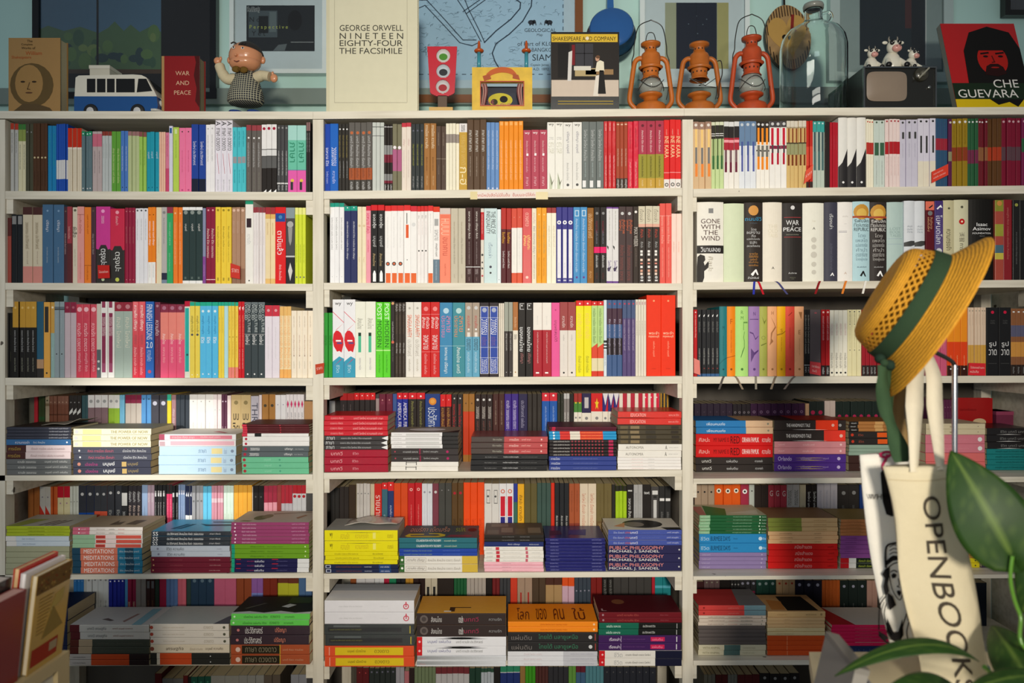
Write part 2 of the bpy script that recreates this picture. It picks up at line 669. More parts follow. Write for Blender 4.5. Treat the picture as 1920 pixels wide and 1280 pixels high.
def book_rot(lying, rz):
    return (0, -PI / 2 - lying, rz) if lying is not None else (0, 0, rz)

def link_book(rec):
    "one copy of a book: the first copy makes the meshes, later ones share them"
    s, loc, lying, rz = rec
    if s.cover_mesh is None:
        if not hasattr(s, 'mb'):
            s.build()
        o = s.mb.build('book'); s.cover_mesh = o.data
        s.page_obj = s.pb.build('page_block', o)
        s.first = o
    else:
        o = s.first.copy(); COL.objects.link(o)
        p = s.page_obj.copy(); COL.objects.link(p); p.parent = o
    o.location = loc
    o.rotation_euler = book_rot(lying, rz)
    for r in ribbon_meshes(s, loc):
        r.build('bookmark_ribbon', o)
    return o

def ribbon_meshes(s, loc):
    out = []
    for tok in s.ribbons:
        spec, c, _ = split_tok(tok[1:])
        u, dx = [float(q) for q in spec.split(',')]
        rb = MB()
        w = 0.003
        x = s.t * (u / 100 - 0.5)
        yb = -loc[1] - 0.0022
        path = [(x, 0.001, -0.0000), (x, yb + 0.0008, 0.0), (x + dx * 0.25, yb, -0.006), (x + dx, yb - 0.001, -0.036)]
        for i in range(3):
            a, b = path[i], path[i + 1]
            rb.hexa([(a[0] - w, a[1], a[2]), (a[0] + w, a[1], a[2]), (a[0] + w, a[1] + 0.0004, a[2] + 0.0004), (a[0] - w, a[1] + 0.0004, a[2] + 0.0004),
                     (b[0] - w, b[1], b[2]), (b[0] + w, b[1], b[2]), (b[0] + w, b[1] + 0.0004, b[2] + 0.0004), (b[0] - w, b[1] + 0.0004, b[2] + 0.0004)], mat(c, 'cloth'))
        out.append(rb)
    return out

def merge_book(rec, big):
    s, loc, lying, rz = rec
    if not hasattr(s, 'mb'):
        s.build()
    from mathutils import Euler
    M = Matrix.Translation(loc) @ Euler(book_rot(lying, rz)).to_matrix().to_4x4()
    for m in [s.mb, s.pb] + ribbon_meshes(s, loc):
        b = len(big.v)
        big.v += [tuple(M @ Vector(p)) for p in m.v]
        ks = [big.mi(q) for q in m.mats]
        for f, k, sm in zip(m.f, m.m, m.sm):
            big.f.append([b + i for i in f]); big.m.append(ks[k]); big.sm.append(sm)

# ---------------------------------------------------------------- words for the labels
def cname(h):
    r, g, b = lin(h)
    r, g, b = [x ** (1 / 2.2) for x in (r, g, b)]
    hh, s, v = colorsys.rgb_to_hsv(r, g, b)
    hh *= 360
    if v < 0.24 or (v < 0.30 and s < 0.45):
        return 'black'
    if s < 0.13:
        return 'white' if v > 0.84 else 'pale grey' if v > 0.66 else 'grey' if v > 0.42 else 'dark grey'
    if s < 0.30:
        if v > 0.72:
            return 'cream' if 20 < hh < 75 else 'pale green' if hh < 170 and hh >= 75 else 'pale blue' if hh < 250 else 'pale lilac' if hh < 310 else 'pale pink'
        if v < 0.45:
            return 'dark brown' if hh < 60 or hh > 330 else 'dark slate'
        return 'beige' if 15 < hh < 75 else 'grey-green' if hh < 170 and hh >= 75 else 'slate blue' if hh < 260 and hh >= 170 else 'mauve'
    dark = v < 0.48
    if hh < 12 or hh >= 345:
        return 'maroon' if dark else ('salmon' if s < 0.62 and v > 0.75 else 'red')
    if hh < 40:
        if v < 0.62:
            return 'dark brown' if v < 0.36 else 'brown'
        return ('peach' if s < 0.5 else 'tan' if s < 0.66 and v < 0.86 else 'orange')
    if hh < 68:
        return ('olive' if v < 0.66 else 'cream' if s < 0.36 else 'yellow')
    if hh < 165:
        return 'dark green' if dark else ('lime green' if hh < 95 and s > 0.45 else 'green')
    if hh < 198:
        return 'dark teal' if dark else 'turquoise'
    if hh < 255:
        return 'navy' if v < 0.52 else 'light blue' if s < 0.55 and v > 0.68 else 'blue'
    if hh < 300:
        return 'dark purple' if v < 0.36 else 'purple'
    if hh < 345:
        return 'plum' if v < 0.60 else 'pink'
    return 'red'

NUM = ['zero', 'one', 'two', 'three', 'four', 'five', 'six', 'seven', 'eight', 'nine', 'ten', 'eleven', 'twelve']
ORD = ['', 'first', 'second', 'third', 'fourth', 'fifth', 'sixth', 'seventh', 'eighth', 'ninth', 'tenth']
ROWN = {1: 'top row', 2: 'second row', 3: 'third row', 4: 'fourth row', 5: 'fifth row', 6: 'sixth row', 7: 'lowest row'}
BAYN = {'L': 'left bay', 'M': 'middle bay', 'R': 'right bay'}
SIZE = []
FOOT = {1: 355, 2: 530, 3: 707, 4: 792, 5: 970, 6: 1130, 7: 1268}     # where each row disappears behind its piles or boards
LABELS = []          # (object, [candidate labels])

def describe(bk, short=False):
    if bk.desc:
        return bk.desc
    kind = 'hardback' if bk.hard else 'paperback'
    s = cname(bk.body) + ' ' + kind
    if short:
        return s
    extra = ''
    for tok in bk.toks:
        if tok[0] == 'b' and ':' in tok:
            spec, c, _ = split_tok(tok[1:])
            a, b = rng(spec)
            n = cname(c)
            if n == cname(bk.body):
                continue
            if b - a > 0.04:
                where = 'top' if a < 0.05 else 'foot' if b > 0.95 else 'middle'
                extra = ' with %s %s' % (n, {'top': 'top band', 'foot': 'foot', 'middle': 'middle band'}[where])
                break
    if not extra:
        for tok in bk.toks:
            if tok[0] in 'th' and ':' in tok:
                spec, c, _ = split_tok(tok[1:])
                if cname(c) == cname(bk.body):
                    continue
                extra = ' with %s lettering' % cname(c)
                break
    return s + extra

def plural(d):
    return re.sub(r'\b(paperback|hardback|book)\b', r'\1s', d, count=1)

def position(i, n, first, last):
    if n == 1:
        return ''
    if i == 0:
        return '%smost of %s ' % (first, NUM[n])
    if i == n - 1:
        return '%smost of %s ' % (last, NUM[n])
    if i < (n + 1) / 2:
        return '%s of %s ' % (ORD[i + 1] + ' from ' + first, NUM[n])
    return '%s of %s ' % (ORD[n - i] + ' from ' + last, NUM[n])

# ---------------------------------------------------------------- standing rows
def parse(block):
    out = []
    for ln in block.strip().split('\n'):
        ln = ln.split(' #')[0].strip()
        if ln:
            out.append(ln.split())
    return out

SEED = [0]
def stand_row(bay, row, x0, depth, block, width=0.138):
    ents = parse(block)
    x = x0; top = None
    runs = []
    behind = row >= 4
    for e in ents:
        xe = float(e[0])
        if e[1] == 'g':
            x = xe
            continue
        n = int(e[1])
        top = float(e[2]) if e[2] != '-' else top
        runs.append((x, xe, n, top, e[3], e[4:]))
        x = xe
    descs = []
    group = 'books standing in the %s, %s' % (ROWN[row], BAYN[bay])
    place = '%s%s, %s' % (ROWN[row], ' back line' if behind and row < 7 else '', BAYN[bay])
    bks = []
    for (xa, xb, n, top, body, toks) in runs:
        SEED[0] += 1
        wa, wb = P(xa, 0, depth).x, P(xb, 0, depth).x
        t = (wb - wa) / n - 0.0004
        zt = P(0, top, depth).z
        zb = board_z(row, bay, (wa + wb) / 2)
        rr = random.Random(SEED[0])
        bk = Book(t, zt - zb - 0.0006, width, body, toks, SEED[0])
        bks.append(bk)
        for i in range(n):
            xc = wa + (wb - wa) * (i + 0.5) / n
            zz = max(board_z(row, bay, xc - t / 2), board_z(row, bay, xc + t / 2)) + 0.0002
            o = bk.place((xc, depth + rr.uniform(-0.002, 0.003), zz))
            d = describe(bk); ds = describe(bk, True)
            pos = position(i, n, 'left', 'right')
            dd = plural(d) if n > 1 else d
            prev = describe(bks[-2], True) if len(bks) > 1 else None
            pc = re.sub(r' (paperback|hardback)$', '', prev) if prev else None
            cands = ['%s%s, %s' % (pos, dd, place)]
            if pc:
                ref = ('just right of the %s one' % pc)
                cands.append('%s%s, %s, %s' % (pos, plural(ds) if n > 1 else ds, ref, place))
                cands.append('%s%s, %s, %s' % (pos, plural(ds) if n > 1 else ds, 'after the ' + pc + ' one', place))
            LABELS.append((o, cands, (bay, row, len(LABELS)), 'book', group, ds, xc))
            SIZE.append((SEED[0], (xb - xa) / n * max(4, FOOT.get(row, 9999) - top)))

# ---------------------------------------------------------------- piles of books lying flat
PILEN = {}
def pile(bay, row, xa, xb, ytop, depth, block, width=0.140):
    ents = parse(block)
    key = (bay, row)
    PILEN[key] = PILEN.get(key, 0) + 1
    pn = ORD[PILEN[key]]
    wa, wb = P(xa, 0, depth).x, P(xb, 0, depth).x
    zb = max(board_z(row, bay, wa), board_z(row, bay, wb)) + 0.0002
    rows = []
    y = ytop
    for e in ents:
        yb = float(e[0]); n = int(e[1])
        for i in range(n):
            rows.append((y + (yb - y) * i / n, y + (yb - y) * (i + 1) / n, e[2], e[3:], i, n))
        y = yb
    ybot = y
    k = (CAM_D + depth) / FPX
    scale = 1.0
    place = '%s pile, %s, %s' % (pn, ROWN[row], BAYN[bay])
    group = 'books in the %s pile from the left, %s, %s' % (pn, ROWN[row], BAYN[bay])
    kinds = {}
    prevd = None
    for idx in range(len(rows) - 1, -1, -1):
        y0, y1, body, toks, i, n = rows[idx]
        rr = random.Random(idx * 13 + int(xa))
        z0 = zb + (ybot - y1) * k
        t = (y1 - y0) * k - 0.0003
        kk = (body, tuple(toks), round(t, 4))
        h = wb - wa
        if kk not in kinds:
            SEED[0] += 1
            kinds[kk] = Book(t, h - 0.003, width, body, toks, SEED[0])
        bk = kinds[kk]
        o = bk.place((wb - 0.0015 + rr.uniform(-0.0014, 0.0014), depth + rr.uniform(-0.001, 0.002), z0 + t / 2 + 0.00015), lying=0.0)
        d = describe(bk)
        pos = '' if n == 1 else ('topmost of %s ' % NUM[n] if i == 0 else 'lowest of %s ' % NUM[n] if i == n - 1 else '%s from top of %s ' % (ORD[i + 1], NUM[n]))
        d = d.replace(' top band', ' left end').replace(' foot', ' right end')
        ds = describe(bk, True)
        q = ['%s%s, %s' % (pos, plural(d) if n > 1 else d, place)]
        if idx + 1 < len(rows):
            below = re.sub(r' (paperback|hardback)$', '', cname(rows[idx + 1][2])) if i == n - 1 else None
        q.append('%s%s, %s' % (pos, plural(ds) if n > 1 else ds, place))
        q.append('%s%s, %s down, %s' % (pos, plural(ds) if n > 1 else ds, NUM[min(12, idx + 1)], place))
        LABELS.append((o, q, (bay, row, len(LABELS)), 'book', group, ds, z0))
        SIZE.append((('pile', bay, row, xa, round(y1 - (y1 - y0) * (i + 1))), (y1 - y0) * (xb - xa) + (900 if idx == 0 else 0)))
    return wa, wb, depth, zb + (ybot - ytop) * k

def finish_labels(limit=300):
    pend = list(LABELS)
    fit = lambda s: len(s.replace(',', ' ').split()) <= 16
    level = {}
    for _ in range(4):
        cnt = {}
        for j, e in enumerate(pend):
            c = e[1]
            ok = [s for s in c if fit(s)] or [min(c, key=lambda s: len(s.split()))]
            cnt.setdefault(ok[min(level.get(j, 0), len(ok) - 1)], []).append(j)
        dup = [js for js in cnt.values() if len(js) > 1]
        if not dup:
            break
        for js in dup:
            for j in js:
                level[j] = level.get(j, 0) + 1
    # whole runs of like books, largest in the photo first, until about 300 books
    runs = {}
    for j, (rk, ar) in enumerate(SIZE):
        runs.setdefault(rk, []).append(j)
    order = sorted(runs, key=lambda r: -max(SIZE[j][1] for j in runs[r]))
    keep = set()
    for r in order:
        if len(keep) + len(runs[r]) <= limit:
            keep |= set(runs[r])
        elif len(keep) > limit - 3:
            break
    label = {}
    for lab, js in cnt.items():
        for q, j in enumerate(js):
            label[j] = lab
            if j in keep and len(js) > 1:
                print('DUPLABEL', lab)
            if j in keep and not fit(lab):
                print('LONGLABEL', lab)
    big = MB()
    for j, e in enumerate(pend):
        if j in keep:
            o = link_book(e[0])
            tag(o, label[j], e[3], e[4])
        else:
            merge_book(e[0], big)
    o = big.build('books')
    tag(o, 'all the thinner books packed in rows along the shelves and low piles', 'books')
    o['kind'] = 'stuff'
    print('KEPT', len(keep), 'of', len(pend))
# ================================================================ the rows: right edge px, how many, top px, colour, printing
DR = 0.012
stand_row('L', 1, 20, DR, '''
33 2 231 b9b9b5 b0-9:b23a28 t14-95,35:777
48 2 232 d8d2b0 b0-8:3d7a3a b8-25:8a9a50 t30-90,30:555
62 2 232 4a4a3a d12,40:888 t30-90,20:776
89 4 231 4f3422 d50,55:c8b890 t70-95,25:2a1a10
104.5 2 235 1d7fb5 t12-60,45:3aa
127 6 232 1e4fae b53-81:d4d4d4
153 6 240 d8cdb8 b0-30:c22e14 b30-33:e8e0d0
173 3 246 5d757d b0-7:1d8a5e d4,40:dde d94,40:ccc t15-60,30:8a9aa0
191 2 246 b8a8a8 b4-25:c86a80 t32-92,30:766
209 3 246 b8bfbf b0-7:8a3a30 t20-80,20:999
226 2 246 5f9e3a t28-85,50:d8e0a0
240 2 245 4a78c0 t25-80,35:dde4f4 d92,30:234
261 3 246 b5c090 b0-7:9a7070
274 2 247 9cc45a b0-8:8a5050 t30-85,25:6a8a3a
298 3 247 1f96ae t33-48,60:cde d92,25:146
310 3 247 ecc0a8 t20-90,25:d89080
317 1 248 d87a98 b60-100:c84a70 t5-40,35:a36
324 1 236 d8d8ea r3-11,20-80:2a5aa0
335 1 238 b8d455 r3-10,30-70:d8e8a8 t20-60,20:8aa040
359 2 239 f07aa5 d6,22:333 t35-70,20:c05080 d96,30:c05080
385 2 233 22449c b80-100:1a2035 t25-60,45:e4e4ff
403 2 233 f2f0f2 d6,35:bbb t15-80,25:999
435.5 3 224 e9e5f0 t2-8,80:222=A t11-42,65:222 p28,46;34,46;66,74;60,74:b83a50 t82-97,30:bbb
461.5 3 238 4ec4d0 r45-55,12-92:9a9aa0 t6-30,40:288a9a t65-85,30:288a9a
490 3 234 66605c b0-8:9a4048 d19,38:eee t26-62,40:ccc t70-95,25:998
519 3 233 26211f b0-36:eceaea d6,60:a3183a b37-46:ddd b47-64:5e5e5e p20,100;95,100;95,95:fff
540 3 234 4a4a4c t38-85,40:ddd b85-87:ddd d4,50:999 t89-98,45:ddd
574 2 235 6cc2a8 b0-22:a8d8d0 t25-62,60:2f8a6c b67-100:e660b0 b66-67:6a7aa0 d82,38:e8c050 r84-96,30-58:333
582 2 229 302c2c b0-12:8a6a6a t15-95,50:bbb
''')
stand_row('M', 1, 609, DR, '''
619 1 232 1f48b0 t35-62,60:e8e8ff t70-88,40:c8d0ff
634.5 1 232 1f66c4 t35-62,60:e8e8ff t70-88,40:c8d0ff
654 3 232 33302c d8,50:ddd t17-50,50:a09050 t55-80,40:bbb
698 4 229 625e5a d15,55:c06a40 t20-65,50:ccc b66-83:a8552e t67-82,40:704030 b83-100:48443f t86-97,50:ddd
720 3 229 c8cdc8 b6-7:555 b19-20:777
736 3 233 2c2624 b3-4:ddd b31-45:909090 b45-57:7a2438 b74-84:888 b84-88:7a2438 t90-98,60:eee
753 2 232 7c7860 b38-70:b06088 d35,75:f0e8ee
771 2 230 e8dcd0 b0-6:c83a48 t24-34,50:caa t40-80,30:cbb
795 3 232 33383a d10,40:667 t30-62,45:a8a83a t78-95,35:aaa
818 2 231 a3703a t3-37,50:f0e0c0 t50-70,30:7a5020 t78-92,25:e0c090
836 2 236 54433a t10-30,25:a98 b50-51:8a7a6a t60-75,20:a98
861 4 231 f0ead4 b16-29:9a8f88
876 1 231 c8a040 b0-13:ece8e8 t2-12,50:333 t18-62,70:d8b868 t65-92,85:f4e4b4=ก-ฮ
912 3 224 5c4634 t15-45,40:e4e0d8 t52-80,20:cba
936 3 229 6a92c8 t12-88,40:dde8f8 d97,40:dde
981 5 227 f09020 r1-6,20-80:f4b060 t28-85,40:ffdcb0
1026 3 243 b8485c h4-8,65:fff=wy t18-40,25:f0d0d0 r39-43,40-65:fff t46-70,25:f0c0c8 t78-94,30:f0c0c8
1056 2 229 f2f0e8 h2-6,70:222=wy h22-26,60:bbb=_CITIES h30-46,70:c8c8b8=CITY|TALES p30,75;70,90;60,100;25,100:c8d0b8 p30,74;60,90;90,84;55,94:665
1091 2 229 eceae4 h3-7,70:222=wy t14-55,38:889 t60-86,25:aaa d93,30:555
1132 3 228 6f7674 t12-58,45:c8cccc t60-82,22:bcc r87-97,8-55:ececec
1155 3 227 c81820 S t3-14,30:f4d0c8 t50-96,40:f0d0d0
1177 3 228 a84830 b84-100:4a4038 r3-5,20-80:e0b8a0 t40-66,40:e4c8b8 t86-98,60:ddd
1197 2 227 d81838 S t10-40,30:8a1020 t60-96,40:f8c8c8
1245 3 226 9c9438 b0-49:b03a50 b84-100:c8a040 d7,35:6a2030 t14-46,25:f4dcdc t52-82,25:45451e t87-96,22:e8d8a8
1277 3 224 e02a2a t14-22,25:f4c0b0 t24-55,70:f4d8a8=INE_KARA b76-77:f0a0a0 b86-100:ece8e4 d94,70:555 d94,42:d8d0c8
''')
stand_row('R', 1, 1298.5, DR, '''
1334 3 228 d8b890 b0-11:a08070 d5,48:e8e0d8 r11-38,38-72:f4cc80 r38-62,40-72:777 r62-81,40-80:f08a3a
1357 3 228 c8dca0 b0-5:d8dcc0 b5-25:33302a b17-18:eee b20-21:eee r25-50,30-75:6a7a4a r50-70,25-80:3a6a3a
1386 3 228 f0ece4 b0-8:ddd b7-24:2a2626 b24-42:b02838 b27-31:f0a0a8 r42-60,15-60:7a5a60 r60-75,15-60:6a2038
1418 3 227 e4e8ee b0-36:6a86a8 d5,55:c8d0d8 r30-50,35-72:4a5a9a r50-74,38-72:5a62a4
1443 3 228 f4f0e8 b0-30:2a2420 d4,60:ddd r9-34,22-72:f4922a b42-44:333 r35-52,20-78:77746c r52-71,20-75:f08a20
1475 3 227 f2efea b0-9:4a4648 d4,55:ccc r10-35,25-70:c82038 b36-41:8a2848 r35-47,35-68:5a4048 r47-64,28-66:b81c38
1512 5 226 d8b878 b0-9:d8d0c0 b9-11:a89a80 r11-32,35-75:8a4a28 b32-50:9a9a70 b32-34:4a4030 r50-66,25-75:7a3818
1524 2 226 c02a20 b38-66:d84a38 b90-100:3a2a28
1547 3 227 bcc8bc b0-16:3aa09a d3,45:c8e0e0 r16-45,22-75:40585c r45-73,22-78:4a6c6c
1556 1 228 2a2220 S
1572 3 229 b0182a t20-90,20:d06070
1624 3 220 e8e6e0 H p100,44;100,100;0,100;0,70;40,64:2c2a2c d92,25:eee =white_hardback_with_black_curved_foot
1639 3 223 ece6d0 d4,55:c03a30 b34-51:b8342c
1660 2 225 c8d4cc d3,35:4a5a4a r33-52,12-88:3a6048 t60-95,20:999
1688 4 223 e8d4d0 d3,50:a83038 b33-51:b02028 t55-95,20:c99
1721 3 224 cac6d6 d4,40:444 r18-28,38-75:444 t35-60,15:99a
1754 3 222 d6d2e0 d4,40:333 r25-50,38-70:3a3a3a b62-100:e4dcc8
1778 3 222 2f5272 b29-46:9a2838 t5-25,20:558
1785 1 223 5a2048 d5,60:ccb b48-62:886
1814 3 222 94781c d5,50:ddd b42-62:8a3a1e t10-38,20:7a6010
1834 3 222 2a5a3a d5,55:ddd b46-66:702a48
1852 3 222 6a1a26 d5,55:ddd b42-62:8a5a3a
1878 3 222 5a3a1e b42-62:a83a20 t8-38,20:7a5a30
1915 4 221 7a1830 d5,50:c8a0a8 b42-62:5a4048
1934 2 221 74204a d5,50:c8a0a8 b30-50:2a5a3a
''')
stand_row('L', 2, 11, DR, '''
21 1 408 a04a40 b0-28:5a2a28
43 2 402 1c2024 r2-14,15-85:888 t20-90,25:333a40
79 2 388 cfc4ac b0-10:4a2a28 b78-100:d08a80 t20-55,35:8a7a60 t58-76,20:a98
119 2 383 44688a d8,20:7a9aba t20-36,32:d8dce8 t54-74,15:aab8c8
126 1 387 4a2a34 t35-62,45:caa d6,40:765
135 1 387 9a3a44 b48-100:5a2a30 t26-42,40:e8b8b0
145 1 388 d4ccb8 t26-50,75:333=ผีเสื้อ t55-80,25:998 d4,50:665
158 1 387 e09a94 t10-35,35:b06a60 b10-11:b87870 t60-95,20:c88078
171 1 388 e8802c t10-35,30:a85010 b76-77:b86018 t78-96,25:a85010
180 1 388 4a323c t35-62,45:baa d5,40:654
207 1 387 cc3c92 p0,55;20,56;35,50;70,50;85,56;100,55;100,100;0,100:33302e d6,25:f0a0d0 t12-22,20:f4c0e0 t55-76,55:eee=ตรุงปะ d95,22:c0d0a8
234 1 391 cc2c4c p0,55;15,56;30,50;75,50;90,56;100,55;100,100;0,100:33302e d5,25:f0a0b0 t10-22,20:f4c0c8 t58-84,55:e4e4e0=ตรุงปะ d95,28:c4cc58 =crimson_paperback_with_black_lower_half
253 3 389 962040 d5,35:c88 t25-70,25:d89a90 d95,30:c88
277 3 390 e8e8ee d3,45:555 t14-90,32:aaa
292 2 388 f0861e b72-100:f2f2f0 d10,30:7a4008 t18-50,60:fff t75-92,25:aaa
302.5 1 388 e6dcbc t40-60,15:cb9
313 1 388 b8b4b2 d7,55:888 b86-95:2a2c44 b95-100:7a8aa0 t14-80,25:888
324.5 1 388 35a868 b0-8:96344c t20-50,45:a0d8b8 t60-84,25:a0d8b8
342 2 388 f0802c d8,38:f8c090 t20-42,40:f8c090 t44-75,30:f8d8b0
380 3 388 2a3c3c b0-4:f2f2f2 b96-100:f2f2f2 d7,60:8a9490 t22-38,40:e4e4e0 r91-94,30-60:5a6a66
386 1 390 8a90b0 b64-100:8a4a9a t75-90,40:c8b0d8
404 2 388 8c1c3c d4,40:e0a0a8 t28-66,55:f4d8d0 b94-95:f0d0d0
434 3 388 f0d040 d4,45:a08a20 t25-52,35:8a7a20 t53-72,18:b09a30 r92-96,35-65:b09a30
459 3 388 b08a70 d4,65:e0bca8 t18-34,55:cfae9a b80-100:94705c
474 1 376 f2f0ea b0-4:1f9a78 r21-32,18-78:33222a t40-52,50:ccc d96,18:333
497 4 388 eae4e4 b0-7:963a44 t30-90,25:cbb
516 2 388 f0dcb0 b0-9:a83038 b9-15:e4b868 b93-100:e8c078 t20-36,30:d0b080
536 1 388 e01c20 r8-19,4-96:1a4a9a d13,35:48b t31-62,58:fff=ตาบิแล้ว t75-95,25:f8d0d0
553 1 389 4a4a4c b0-14:8a9aa0 d22,72:b0aeac p25,26;75,26;66,44;50,50;34,44:9a9896 b63-65:ccc b65-100:26242a p50,72;76,83;50,96;26,83:d8d4d0 =dark_paperback_with_grey_bearded_portrait
573 3 389 d8e43c b0-9:f0f090 t48-85,30:8a9a20 d91,45:667
''')
stand_row('M', 2, 618, DR, '''
645 3 380 f4f4f6 b0-5:1e9e88 t18-58,40:999 d92,15:bbb
670 2 386 2a3160 b0-6:1e9e88 t20-75,30:e8e8f0 d2,20:dee
686.5 2 387 f0e4c4 d25,60:dcc8a0 t66-74,40:dcc8a0
695.5 1 386 f0a0b0 b0-6:d82848 t9-36,75:d83060 t44-60,30:d83060
721 2 384 1e1c1c b0-7:d81c24 t12-33,62:fff=อวดวงุ้ย t40-58,60:ccc t62-78,40:c8b080 p30,98;75,98;75,88;60,84;45,84;30,88:fff
757 3 385 f6f4f2 b0-7:e02c2c t15-60,18:ccc d75,64:444 d75,36:e06a40 r87-100,18-92:e86a30
769.5 1 384 f6f4f2 b0-7:e02c2c r10-24,38-52:777 r25-42,30-72:e05a28 d70,14:333 r87-100,14-92:e86a30 =white_paperback_with_orange_block_near_its_middle
782 1 386 f4f2f0 b0-7:d82838 d24,60:ddd r87-100,10-90:e86a30 =white_paperback_with_pale_ring_and_orange_foot
802 3 386 f2eeec b0-7:d82828 t12-18,40:888 t20-90,20:caa d58,45:222
812 1 385 f4f2f0 b0-7:e02c2c t10-35,30:ccc r87-100,8-92:e86a30 =white_paperback_with_red_top_and_orange_foot
824.5 1 387 f2f0ee b0-7:e03c20 r16-25,20-80:aaa t30-44,60:999 t48-65,40:333 b69-100:6a8090 t71-96,25:bcd
845 1 390 f88c70 b0-8:d8c8c0 r9-14,8-92:f0785c t14-36,75:fac0a4=HUUU t39-63,45:d05a48=อนาคาน t74-90,20:c86048
873 2 390 c8c0ac t18-40,18:998870 t40-74,30:888070 t88-96,20:a98
901 2 389 3a1c1c t5-43,35:ece4dc t45-75,15:baa b78-79:ddd t81-88,40:baa t92-97,20:a88
907.5 1 390 e4dcd0 b5-42:c82028 t8-34,35:f0d8d0 d62,70:444 d72,50:333 d80,60:444 d90,60:c04050
932 1 390 cfe4e6 t4-34,75:3c4048=THE_PRICE_OF|INEQUALITY t46-66,30:9ab d78,20:445 d86,16:333
939.5 1 392 e8f2f6 t15-60,20:bcd d95,20:445
959 2 390 561a20 b0-28:b82c24 t32-54,55:f4b420=ในเดือน t57-80,40:f0e8e8
979.5 2 390 f2eee8 b0-26:d8503c b86-100:e05a3c t30-75,30:ddd d12,18:d89080
997 1 390 d01820 S t6-24,35:f0c0b0 t36-78,75:f4d860=ปกิณกะ|สังคม d92,30:f4c0b0
1006 1 390 f0e8d0 t6-20,50:caa t24-60,60:889 t62-94,40:777
1025 2 389 f2a628 d9,30:f8d080 t18-60,45:a89a60 t66-90,35:c88a10
1043 2 389 f8f2dc b0-7:a03a3a t24-52,50:ccc0a8 t53-64,20:ccb
1075 3 388 3c3a8a r29-93,18-82:efeef4 d20,72:fff d20,36:7a7aa8 t73-88,22:ccd r95-97,25-75:ccd
1101 2 388 4a94cc r4-12,22-82:d0e4f0 r5-11,32-72:4a94cc t15-85,35:d0e4f4 d92,32:6a3a8a
1113.5 1 389 946020 t8-40,65:e8c090 t42-84,35:b0883c t84-97,35:d8a870
1137 2 388 26211f d8,45:888 t18-34,40:8a2038 t31-48,30:889 b52-60:e81468 t63-79,35:eee t86-94,30:6a2a24
1160 2 388 e2e0e0 b0-2:7a4a9a b97-100:6a4090 p5,50;35,52;30,56;10,53:333 p10,80;80,78;50,84;20,84:444 t70-84,55:5a3a8a t5-45,20:998
1187 2 387 4a3a3a d9,45:ccc t17-44,85:d86a40=สันติภาพ|โลกใหม่ t50-96,60:8a4a44
1197 1 387 3a302a d7,50:f4f0ec t27-52,75:ccc4bc=MAX_WEBER t54-78,35:8a7a70
1237 3 386 38302c b0-27:d8d0b8 b23-27:e4b09c t4-20,60:999080 t30-44,40:c84a3a t46-54,35:bbb r57-60,28-62:f0ece8 r61-64,28-62:f0ece8 r68-71,28-62:f0d8c8 r73-75,28-62:e09080 r77-80,28-62:f0ece8 r82-85,28-62:e0a890 r86-89,28-62:f0d8c8 d92,42:bbb r95-97,30-70:ddd
1259 2 381 ea5e54 t15-50,45:f8c4b4 t55-92,30:f8b8a8 b15-16:f49088
1278 2 400 f8ddd2 t40-55,30:ddb8a8
''')
